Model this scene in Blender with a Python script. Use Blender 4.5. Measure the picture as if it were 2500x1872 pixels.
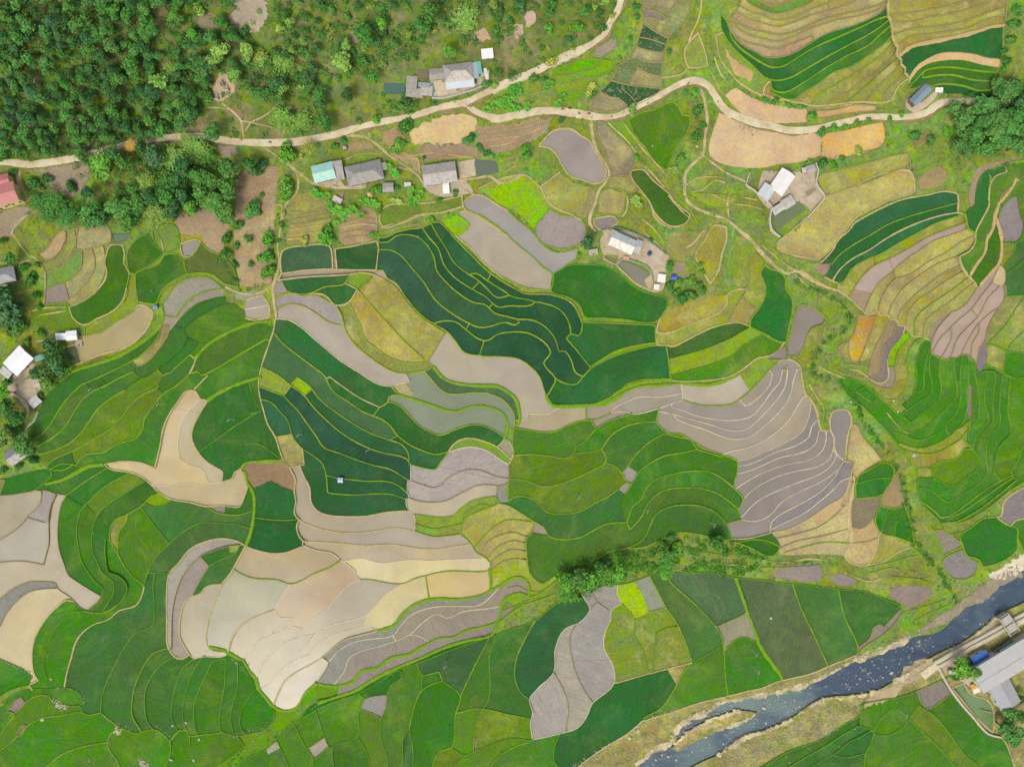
import bpy, bmesh, math, random, colorsys
import numpy as np
from mathutils import Vector, Matrix
from mathutils.geometry import delaunay_2d_cdt
from mathutils.bvhtree import BVHTree
for o in list(bpy.data.objects): bpy.data.objects.remove(o)
sc = bpy.context.scene
C = sc.collection
R_ = math.radians
# ---------------------------------------------------------------- camera: a drone hovering 347 m up, looking straight down
HC = 347.0; KP = 0.2; CU, CV = 1250.0, 936.0        # metres per survey unit at datum, survey centre
cam_d = bpy.data.cameras.new('camera'); cam = bpy.data.objects.new('camera', cam_d); C.objects.link(cam)
cam.location = (0, 0, HC); cam.rotation_euler = (0, 0, 0)
cam_d.sensor_width = 36; cam_d.lens = 36 * HC / 500.0; cam_d.clip_end = 5000; cam_d.clip_start = 1
sc.camera = cam
# ---------------------------------------------------------------- sky and sun (hazy bright day)
SUN_EL, SUN_AZ = 50, 205      # azimuth measured clockwise from +Y (north, top of the picture)
w = bpy.data.worlds.new('World'); sc.world = w; w.use_nodes = True
nt = w.node_tree; nt.nodes.clear()
sky = nt.nodes.new('ShaderNodeTexSky'); sky.sky_type = 'NISHITA'; sky.sun_disc = False
sky.sun_elevation = R_(SUN_EL); sky.sun_rotation = R_(SUN_AZ); sky.dust_density = 3.0; sky.air_density = 1.0
bg = nt.nodes.new('ShaderNodeBackground'); bg.inputs[1].default_value = 0.15
wo = nt.nodes.new('ShaderNodeOutputWorld'); hs = nt.nodes.new('ShaderNodeHueSaturation'); hs.inputs['Saturation'].default_value = .35   # a hazy, whitish sky
nt.links.new(sky.outputs[0], hs.inputs['Color']); nt.links.new(hs.outputs[0], bg.inputs[0]); nt.links.new(bg.outputs[0], wo.inputs[0])
sd = bpy.data.lights.new('sun', 'SUN'); sd.energy = 1.5; sd.angle = R_(16); sd.color = (1, .94, .82)
sun = bpy.data.objects.new('sun', sd); C.objects.link(sun)
d = Vector((math.sin(R_(SUN_AZ)) * math.cos(R_(SUN_EL)), math.cos(R_(SUN_AZ)) * math.cos(R_(SUN_EL)), math.sin(R_(SUN_EL))))
sun.rotation_euler = d.to_track_quat('Z', 'Y').to_euler()
sc.view_settings.view_transform = 'Standard'; sc.view_settings.look = 'None'; sc.view_settings.gamma = 1
sc.view_settings.exposure = 0.58
ALB = 1.75                    # photo brightness / surface albedo
rnd = random.Random(7)
# ---------------------------------------------------------------- small helpers
def lin(h):
    v = [int(h[i:i+2], 16) / 255 for i in (0, 2, 4)]
    return [(c / 12.92 if c <= .04045 else ((c + .055) / 1.055) ** 2.4) for c in v]
def alb(h, k=1.0): return tuple(min(.85, c / ALB * k) for c in lin(h)) + (1,)
def tag(o, label=None, cat=None, group=None, kind=None):
    if label: o['label'] = label
    if cat: o['category'] = cat
    if group: o['group'] = group
    if kind: o['kind'] = kind
    return o
def sstep(x): x = max(0.0, min(1.0, x)); return x * x * (3 - 2 * x)
def hz(u, v):
    """terrain height in metres: hillside to the north, river channel to the south-east"""
    z = 0.012 * (936 - v)
    z += 13 * sstep((370 - v) / 420) * (1 - .6 * sstep((u - 1150) / 500))
    z += 6 * sstep((300 - v) / 400) * sstep((u - 1600) / 300)
    d = ((u - 1900) * .44 + (v - 1690) * .898)
    z -= 2.6 * math.exp(-(d / 75) ** 2) * sstep((u - 1350) / 200)
    z += 1.2 * math.sin(u * .006 + 1) * math.sin(v * .008)
    return z
def P3(u, v, dz=0.0, z=None):
    zz = (hz(u, v) if z is None else z) + dz
    k = (HC - zz) / HC * KP
    return Vector(((u - CU) * k, -(v - CV) * k, zz))
def T(t, x, y):
    ox, oy = TO[t]; return ox + x / S, oy + y / S
def mesh_obj(name, verts, faces, mat=None, parent=None, smooth=False):
    me = bpy.data.meshes.new(name); me.from_pydata(verts, [], faces); me.update()
    if smooth: me.polygons.foreach_set('use_smooth', [True] * len(me.polygons))
    if mat: me.materials.append(mat)
    o = bpy.data.objects.new(name, me); C.objects.link(o)
    if parent: o.parent = parent
    return o
# ---------------------------------------------------------------- materials
class NB:
    def __init__(s, name, rough=.9, spec=.2):
        m = bpy.data.materials.new(name); m.use_nodes = True; s.m = m; s.t = m.node_tree
        s.b = s.t.nodes['Principled BSDF']; s.b.inputs['Roughness'].default_value = rough
        s.b.inputs['Specular IOR Level'].default_value = spec
    def n(s, ty, **kw):
        q = s.t.nodes.new(ty)
        for k, v in kw.items(): setattr(q, k, v)
        return q
    def l(s, a, b): s.t.links.new(a, b)
    def pos(s, scale=(1, 1, 1), rot=0, obj=False):
        g = s.n('ShaderNodeTexCoord') if obj else s.n('ShaderNodeNewGeometry')
        mp = s.n('ShaderNodeMapping'); mp.inputs['Scale'].default_value = scale; mp.inputs['Rotation'].default_value[2] = rot
        s.l(g.outputs['Object' if obj else 'Position'], mp.inputs['Vector']); return mp.outputs[0]
    def noise(s, scale, vec, detail=3, rough=.6, dist=0):
        q = s.n('ShaderNodeTexNoise'); q.inputs['Scale'].default_value = scale; q.inputs['Detail'].default_value = detail
        q.inputs['Roughness'].default_value = rough; q.inputs['Distortion'].default_value = dist
        s.l(vec, q.inputs['Vector']); return q.outputs['Fac']
    def rng(s, f, a, b, c, d_):
        q = s.n('ShaderNodeMapRange'); q.inputs[1].default_value = a; q.inputs[2].default_value = b
        q.inputs[3].default_value = c; q.inputs[4].default_value = d_; s.l(f, q.inputs[0]); return q.outputs[0]
    def mix(s, f, a, b, mode='MIX'):
        q = s.n('ShaderNodeMix', data_type='RGBA', blend_type=mode)
        if isinstance(f, float): q.inputs[0].default_value = f
        else: s.l(f, q.inputs[0])
        for i, x in ((6, a), (7, b)):
            if isinstance(x, tuple): q.inputs[i].default_value = x
            else: s.l(x, q.inputs[i])
        return q.outputs[2]
    def val(s, col, f):       # multiply colour by scalar
        q = s.n('ShaderNodeVectorMath', operation='SCALE'); s.l(col, q.inputs[0]); s.l(f, q.inputs['Scale']); return q.outputs[0]
    def math(s, op, a, b):
        q = s.n('ShaderNodeMath', operation=op)
        for i, x in ((0, a), (1, b)):
            if isinstance(x, (int, float)): q.inputs[i].default_value = x
            else: s.l(x, q.inputs[i])
        return q.outputs[0]
    def info(s): return s.n('ShaderNodeObjectInfo')
    def hsv(s, col, h=None, sat=None, v=None):
        q = s.n('ShaderNodeHueSaturation'); s.l(col, q.inputs['Color'])
        for k, x in (('Hue', h), ('Saturation', sat), ('Value', v)):
            if x is None: continue
            if isinstance(x, (int, float)): q.inputs[k].default_value = x
            else: s.l(x, q.inputs[k])
        return q.outputs[0]
    def bump(s, h, dist=.3, st=.6):
        q = s.n('ShaderNodeBump'); q.inputs['Distance'].default_value = dist; q.inputs['Strength'].default_value = st
        s.l(h, q.inputs['Height']); s.l(q.outputs[0], s.b.inputs['Normal'])
    def done(s, col): s.l(col, s.b.inputs['Base Color']); return s.m
def mat_field(name, fine, fine_amp, med_amp, hue_amp, sat_amp, rough=.95, spec=.1, patch=None, patch_lim=(.55, .7), rows=0, bump=.25, streak=0, big=.035, own=0):
    """ground cover whose own colour is the object's colour, broken up by noise at three scales"""
    b = NB(name, rough, spec); oi = b.info(); col = oi.outputs['Color']
    v = b.pos(); vr = v
    off = b.n('ShaderNodeVectorMath', operation='ADD'); b.l(v, off.inputs[0])
    mu = b.math('MULTIPLY', oi.outputs['Random'], 500); b.l(mu, off.inputs[1]); v = off.outputs[0]
    big_n = b.noise(big, v, 3, .55); med = b.noise(.22, v, 4, .65, .4); fi = b.noise(fine, v, 3, .75)
    col = b.hsv(col, b.rng(big_n, .3, .7, .5 - hue_amp, .5 + hue_amp), b.rng(med, .3, .7, 1 - sat_amp, 1 + sat_amp), 1.0)
    if patch: col = b.mix(b.rng(b.noise(big * 1.7, v, 5, .65, .5), patch_lim[0], patch_lim[1], 0, .8), col, patch)
    if own:     # thinner, yellower growth in patches
        pn = b.noise(big * 1.6, v, 5, .68, .8); col = b.mix(b.rng(pn, .50, .72, 0, own), col, b.val(b.hsv(col, .452, .95, 1.0), b.rng(pn, 0, 1, 1.45, 1.45)))
        pn = b.noise(big * 2.3, v, 5, .7, 1.2); col = b.mix(b.rng(pn, .60, .80, 0, own * .8), col, b.val(b.hsv(col, .53, .8, 1.0), b.rng(pn, 0, 1, .72, .72)))
    f = b.rng(med, .25, .75, 1 - med_amp, 1 + med_amp)
    f = b.math('MULTIPLY', f, b.rng(big_n, .3, .7, 1 - med_amp * .7, 1 + med_amp * .7))
    f = b.math('MULTIPLY', f, b.rng(fi, .25, .75, 1 - fine_amp, 1 + fine_amp))
    if streak:
        a = b.n('ShaderNodeVectorRotate', rotation_type='Z_AXIS'); b.l(vr, a.inputs['Vector'])
        b.l(b.math('MULTIPLY', oi.outputs['Random'], 6.28), a.inputs['Angle'])
        sm = b.n('ShaderNodeMapping'); sm.inputs['Scale'].default_value = (.12, 1.1, 1); b.l(a.outputs[0], sm.inputs[0])
        f = b.math('MULTIPLY', f, b.rng(b.noise(1.0, sm.outputs[0], 3, .6, 1.2), .3, .7, 1 - streak, 1 + streak))
    col = b.val(col, f)
    if rows:
        a = b.n('ShaderNodeVectorRotate', rotation_type='Z_AXIS'); b.l(vr, a.inputs['Vector'])
        b.l(b.math('MULTIPLY', oi.outputs['Random'], 3.14), a.inputs['Angle'])
        wv = b.n('ShaderNodeTexWave'); wv.inputs['Scale'].default_value = rows; wv.inputs['Distortion'].default_value = 1.6
        wv.inputs['Detail'].default_value = 2; b.l(a.outputs[0], wv.inputs['Vector'])
        col = b.val(col, b.rng(wv.outputs['Fac'], 0, 1, .82, 1.12))
    if bump: b.bump(fi, bump)
    return b.done(col)
M = {}
M['r'] = mat_field('rice_leaves', 1.2, .26, .17, .018, .14, streak=.12, own=.75, big=.03)
M['h'] = mat_field('rice_stubble', .9, .26, .2, .035, .22, patch=alb('c9bb78'), patch_lim=(.50, .72), streak=.10, big=.05)
M['m'] = mat_field('ploughed_mud', 1.0, .17, .12, .012, .15, rough=.55, spec=.3, streak=.14, bump=.35)
M['b'] = mat_field('dry_soil', .8, .20, .14, .015, .15, streak=.06, rows=.35)
M['s'] = mat_field('sandy_soil', .7, .16, .13, .012, .15, patch=alb('d9c294'), patch_lim=(.55, .75), big=.06)
M['g'] = mat_field('bank_grass', .9, .26, .24, .030, .18, big=.08, patch=alb('a8a254'), patch_lim=(.6, .8))
M['k'] = mat_field('river_bank_gravel', .9, .42, .30, .02, .25, big=.09, patch=alb('84963f'), patch_lim=(.50, .62))
M['F'] = mat_field('forest_floor_litter', .5, .28, .26, .035, .3, big=.05, patch=alb('9c8a68'), patch_lim=(.50, .64), own=.6)
M['0'] = mat_field('rough_grass', .6, .30, .30, .05, .25, big=.05, patch=alb('b8a470'), patch_lim=(.57, .74), own=.7)
def water_mat(name, tint_amp=.05, rough=.18, fine_amp=.03, spec=.12):
    b = NB(name, rough, spec); oi = b.info(); v = b.pos()
    n1 = b.noise(.05, v, 4, .6, .6); n2 = b.noise(.9, v, 2, .7)
    f = b.math('MULTIPLY', b.rng(n1, .3, .7, 1 - tint_amp, 1 + tint_amp), b.rng(n2, .3, .7, 1 - fine_amp, 1 + fine_amp))
    col = b.hsv(b.val(oi.outputs['Color'], f), b.rng(n1, .3, .7, .494, .506), b.rng(b.noise(.03, v, 3, .6), .3, .7, .85, 1.15), 1.0)
    pn = b.noise(.045, v, 5, .65, .9); col = b.mix(b.rng(pn, .52, .74, 0, .7), col, b.val(b.hsv(col, .515, .8, 1.0), b.rng(pn, 0, 1, .82, .82)))
    pn = b.noise(.07, v, 4, .6, .5); col = b.mix(b.rng(pn, .58, .78, 0, .7), col, b.val(b.hsv(col, .49, 1.15, 1.0), b.rng(pn, 0, 1, 1.14, 1.14)))
    b.bump(n2, .02, .3); return b.done(col)
M['w'] = water_mat('muddy_water', .11, .28, .05, .25)
M['z'] = M['w']; M['p'] = water_mat('pond_water', .07, .15, .03, .4)
b = NB('river_water', .16, .5); oi = b.info(); v = b.pos((1, 1, 1), R_(-26)); vs = b.pos((.25, 1.2, 1), R_(-26))
n1 = b.noise(.10, vs, 5, .65, 1.2); n2 = b.noise(.55, vs, 4, .75, .8)
col = b.mix(b.rng(b.noise(.022, v, 4, .6), .42, .62, 0, 1), alb('475a6e'), alb('728a88'))
col = b.mix(b.rng(n1, .54, .72, 0, .55), col, alb('323c4a'))
col = b.mix(b.rng(n2, .60, .70, 0, .75), col, alb('b4c0c2')); n3 = b.noise(1.6, v, 3, .8, .5); col = b.mix(b.rng(n3, .62, .72, 0, .6), col, alb('c4ccca'))
b.bump(n2, .15, .6); M['R'] = b.done(col)
b = NB('vegetable_rows', .9, .1); oi = b.info(); v = b.pos(); vo_ = b.n('ShaderNodeTexVoronoi'); vo_.inputs['Scale'].default_value = .9
b.l(v, vo_.inputs['Vector']); f = b.rng(vo_.outputs['Distance'], .1, .6, 1.25, .6)
col = b.mix(b.rng(vo_.outputs['Distance'], .55, .8, 0, .6), b.val(oi.outputs['Color'], f), alb('a09a6c'))
col = b.val(col, b.rng(b.noise(.15, v, 4, .6), .3, .7, .8, 1.2)); M['v'] = b.done(col)
b = NB('riser_earth', .95, .1); v = b.pos(); n1 = b.noise(.7, v, 4, .7)
M['riser'] = b.done(b.mix(b.rng(n1, .35, .65, 0, 1), alb('6f7c3c'), alb('8a7a58')))
def bund_mat(name, c1, c2, lim=(.4, .62), sc1=.35):
    b = NB(name, .95, .1); v = b.pos(); n1 = b.noise(sc1, v, 5, .75, .6); n2 = b.noise(1.4, v, 3, .7)
    col = b.mix(b.rng(n1, lim[0], lim[1], 0, 1), alb(c1), alb(c2)); col = b.val(col, b.rng(n2, .3, .7, .78, 1.22)); b.bump(n2, .15); return b.done(col)
BM = {'y': bund_mat('grassy_bund', '94ad2e', 'c3b772', (.52, .72)), 'Y': bund_mat('wide_grass_bund', '74a81e', 'a4a848', (.45, .75)),
      'p': bund_mat('dirt_bund', 'cdbb86', '9aa84a', (.5, .72)), 'P': bund_mat('bare_bund', 'cfb27c', 'a8a050', (.55, .72)),
      'b': bund_mat('dry_bund', 'a8986a', '8c9450', (.5, .7)), 'w': bund_mat('mud_bund', 'e4d6b4', 'b4a88a', (.52, .74)),
      'g': bund_mat('green_bund', '6ba230', '9ab04a', (.55, .75)), 's': bund_mat('seam_bund', '2c6a2c', '5c9030', (.5, .7))}
BM['y2'] = bund_mat('leafy_bund', '7fa82a', 'a6b24c', (.48, .72))
BW = {'y': 3.3, 'Y': 8.5, 'p': 3.6, 'P': 8, 'b': 2.5, 'w': 2.2, 'g': 2.6, 's': 1.6}
BNAME = {'y': 'grassy_bund', 'Y': 'grassy_bund', 'p': 'dirt_bund', 'P': 'dirt_bund', 'b': 'dirt_bund', 'w': 'mud_bund', 'g': 'grassy_bund', 's': 'grassy_bund'}
b = NB('road_surface', .9, .2); v = b.pos(); n1 = b.noise(.12, v, 4, .65); n2 = b.noise(.9, v, 3, .7)
M['road'] = b.done(b.val(b.mix(b.rng(n1, .4, .62, 0, 1), alb('f0e2c0'), alb('d8c49c')), b.rng(n2, .3, .7, .88, 1.1)))
b = NB('path_dirt', .95, .1); v = b.pos(); n1 = b.noise(.2, v, 4, .65); n2 = b.noise(.9, v, 3, .7)
M['path'] = b.done(b.val(b.mix(b.rng(n1, .4, .62, 0, 1), alb('dcc596'), alb('b8a67c')), b.rng(n2, .3, .7, .8, 1.15)))
b = NB('road_cut', .95, .1); v = b.pos(); n1 = b.noise(.3, v, 4, .65)
M['cut'] = b.done(b.mix(b.rng(n1, .42, .6, 0, 1), alb('a8926a'), alb('88904a')))

TO={'A':(0,0),'B':(620,0),'C':(1240,0),'D':(1860,0),'E':(0,460),'F':(620,460),'G':(1240,460),'H':(1860,460),
    'I':(0,920),'J':(620,920),'K':(1240,920),'L':(1860,920),'M':(0,1392),'N':(620,1392),'O':(1240,1392),'P':(1860,1392)}
S=3.45
def smooth(P,closed,step=9.0):
    n=len(P); out=[]
    rng=range(n) if closed else range(n-1)
    for i in rng:
        p1=P[i];p2=P[(i+1)%n]
        p0=P[(i-1)%n] if (closed or i>0) else p1
        p3=P[(i+2)%n] if (closed or i+2<n) else p2
        d=math.dist(p1,p2)
        def tang(a,b,c):
            d1=math.dist(a,b) or 1e-6; d2=math.dist(b,c) or 1e-6
            # cut tangent at sharp corners
            v1=((b[0]-a[0])/d1,(b[1]-a[1])/d1); v2=((c[0]-b[0])/d2,(c[1]-b[1])/d2)
            dot=v1[0]*v2[0]+v1[1]*v2[1]
            k=1.0 if dot>.45 else (0.0 if dot<.1 else (dot-.1)/.35)
            tx=(v1[0]+v2[0])/2*k; ty=(v1[1]+v2[1])/2*k
            return tx,ty
        t1=tang(p0,p1,p2) if p0!=p1 else ((p2[0]-p1[0])/d,(p2[1]-p1[1])/d) if d else (0,0)
        t2=tang(p1,p2,p3) if p3!=p2 else ((p2[0]-p1[0])/d,(p2[1]-p1[1])/d) if d else (0,0)
        m=max(1,int(d/step))
        for k in range(m):
            t=k/m; a=2*t**3-3*t*t+1;b=t**3-2*t*t+t;c=-2*t**3+3*t*t;e=t**3-t*t
            out.append((a*p1[0]+b*d*t1[0]+c*p2[0]+e*d*t2[0],a*p1[1]+b*d*t1[1]+c*p2[1]+e*d*t2[1]))
    if not closed: out.append(P[-1])
    return out
def parse(txt):
    L=[]
    for ln in txt.splitlines():
        ln=ln.strip()
        if not ln or ln[0]=='#': continue
        h,*r=ln.split(); k,t=h[0],h[1]; c=len(h)>2
        ox,oy=TO[t]; v=[float(q) for q in r]
        P=[(ox+v[i]/S,oy+v[i+1]/S) for i in range(0,len(v),2)]
        Q=[P[0]]
        for p in P[1:]:
            if math.dist(p,Q[-1])>.5: Q.append(p)
        L.append((k,c,smooth(Q,c)))
    return L
def seg_near(p,a,b):
    dx=b[0]-a[0];dy=b[1]-a[1];l=dx*dx+dy*dy
    t=0 if l==0 else max(0,min(1,((p[0]-a[0])*dx+(p[1]-a[1])*dy)/l))
    q=(a[0]+t*dx,a[1]+t*dy); return math.dist(p,q),q
DANG=[]
def build(lines,frame,W=2500,H=1872,grid=46,tol=20,weld=3.2):
    # frame rectangle lines
    x0,y0,x1,y1=frame
    lines=[l for l in lines]
    cell=24; G={}
    def add(li,P,closed):
        n=len(P)
        for i in range(n if closed else n-1):
            a,b=P[i],P[(i+1)%n]
            for cx in range(int(min(a[0],b[0])//cell)-0,int(max(a[0],b[0])//cell)+1):
                for cy in range(int(min(a[1],b[1])//cell),int(max(a[1],b[1])//cell)+1):
                    G.setdefault((cx,cy),[]).append((li,i,a,b))
    def near(p,skip,r):
        best=(1e9,None)
        k=int(r//cell)+1
        cx,cy=int(p[0]//cell),int(p[1]//cell)
        for ix in range(cx-k,cx+k+1):
            for iy in range(cy-k,cy+k+1):
                for (li,i,a,b) in G.get((ix,iy),()):
                    if skip(li,i): continue
                    d,q=seg_near(p,a,b)
                    if d<best[0]: best=(d,q)
        return best
    # weld vertices of later lines on to earlier lines
    out=[]
    for li,(k,c,P) in enumerate(lines):
        Q=[]
        for p in P:
            if k!='r':
                d,q=near(p,lambda l,i:False,weld)
                if d<weld: p=q
            if not Q or math.dist(p,Q[-1])>.3: Q.append(p)
        if c and len(Q)>2 and math.dist(Q[0],Q[-1])<.3: Q.pop()
        add(li,Q,c); out.append([k,c,Q])
    for li,l in enumerate(out):
        k,c,P=l
        if c or len(P)<2: continue
        for end in (0,-1):
            p=P[end]; 
            skip=lambda L,i,li=li,P=P,end=end: L==li and (i<4 if end==0 else i>len(P)-6)
            d,q=near(p,skip,70)
            m=min(abs(p[0]-x0),abs(p[0]-x1),abs(p[1]-y0),abs(p[1]-y1))
            if m<70 and not (0<p[0]<W and 0<p[1]<H) and x0<p[0]<x1 and y0<p[1]<y1:
                q=min([(x0-2,p[1]),(x1+2,p[1]),(p[0],y0-2),(p[0],y1+2)],key=lambda z:math.dist(z,p))
                if end==0: P.insert(0,q)
                else: P.append(q)
                continue
            if d>=tol and x0<p[0]<x1 and y0<p[1]<y1 and k!='r': DANG.append((k,p,d,q,P[len(P)//2]))
            if d<tol:
                if d>1e-6:
                    ux,uy=(q[0]-p[0])/max(d,1e-6),(q[1]-p[1])/max(d,1e-6)
                else:
                    r=P[1] if end==0 else P[-2]; dd=math.dist(p,r) or 1; ux,uy=(p[0]-r[0])/dd,(p[1]-r[1])/dd
                q=(q[0]+ux*.7,q[1]+uy*.7)
                if end==0: P.insert(0,q)
                else: P.append(q)
    V=[];E=[];
    for k,c,P in out:
        n0=len(V); V+= [Vector(p) for p in P]; n=len(P)
        E+=[(n0+i,n0+(i+1)%n) for i in range(n if c else n-1)]
    ne=len(E)
    n0=len(V); V+=[Vector((x0,y0)),Vector((x1,y0)),Vector((x1,y1)),Vector((x0,y1))]
    E+=[(n0,n0+1),(n0+1,n0+2),(n0+2,n0+3),(n0+3,n0)]
    y=y0+grid/2; r=0
    while y<y1:
        x=x0+grid/2*(1+r%2)*.9
        while x<x1:
            V.append(Vector((x,y))); x+=grid
        y+=grid; r+=1
    vo,eo,fo,ov,oe,of=delaunay_2d_cdt(V,E,[],0,1e-4,True)
    cons=set()
    for e,o in zip(eo,oe):
        if len(o): cons.add((min(e),max(e)))
    E2F={}
    for fi,f in enumerate(fo):
        for i in range(3):
            a,b=f[i],f[(i+1)%3]; E2F.setdefault((min(a,b),max(a,b)),[]).append(fi)
    reg=[-1]*len(fo); R=0
    for s in range(len(fo)):
        if reg[s]>=0: continue
        st=[s]; reg[s]=R
        while st:
            f=st.pop(); t=fo[f]
            for i in range(3):
                a,b=t[i],t[(i+1)%3]; kk=(min(a,b),max(a,b))
                if kk in cons: continue
                for g in E2F[kk]:
                    if reg[g]<0: reg[g]=R; st.append(g)
        R+=1
    return out,vo,fo,reg,R,E2F,cons

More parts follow.
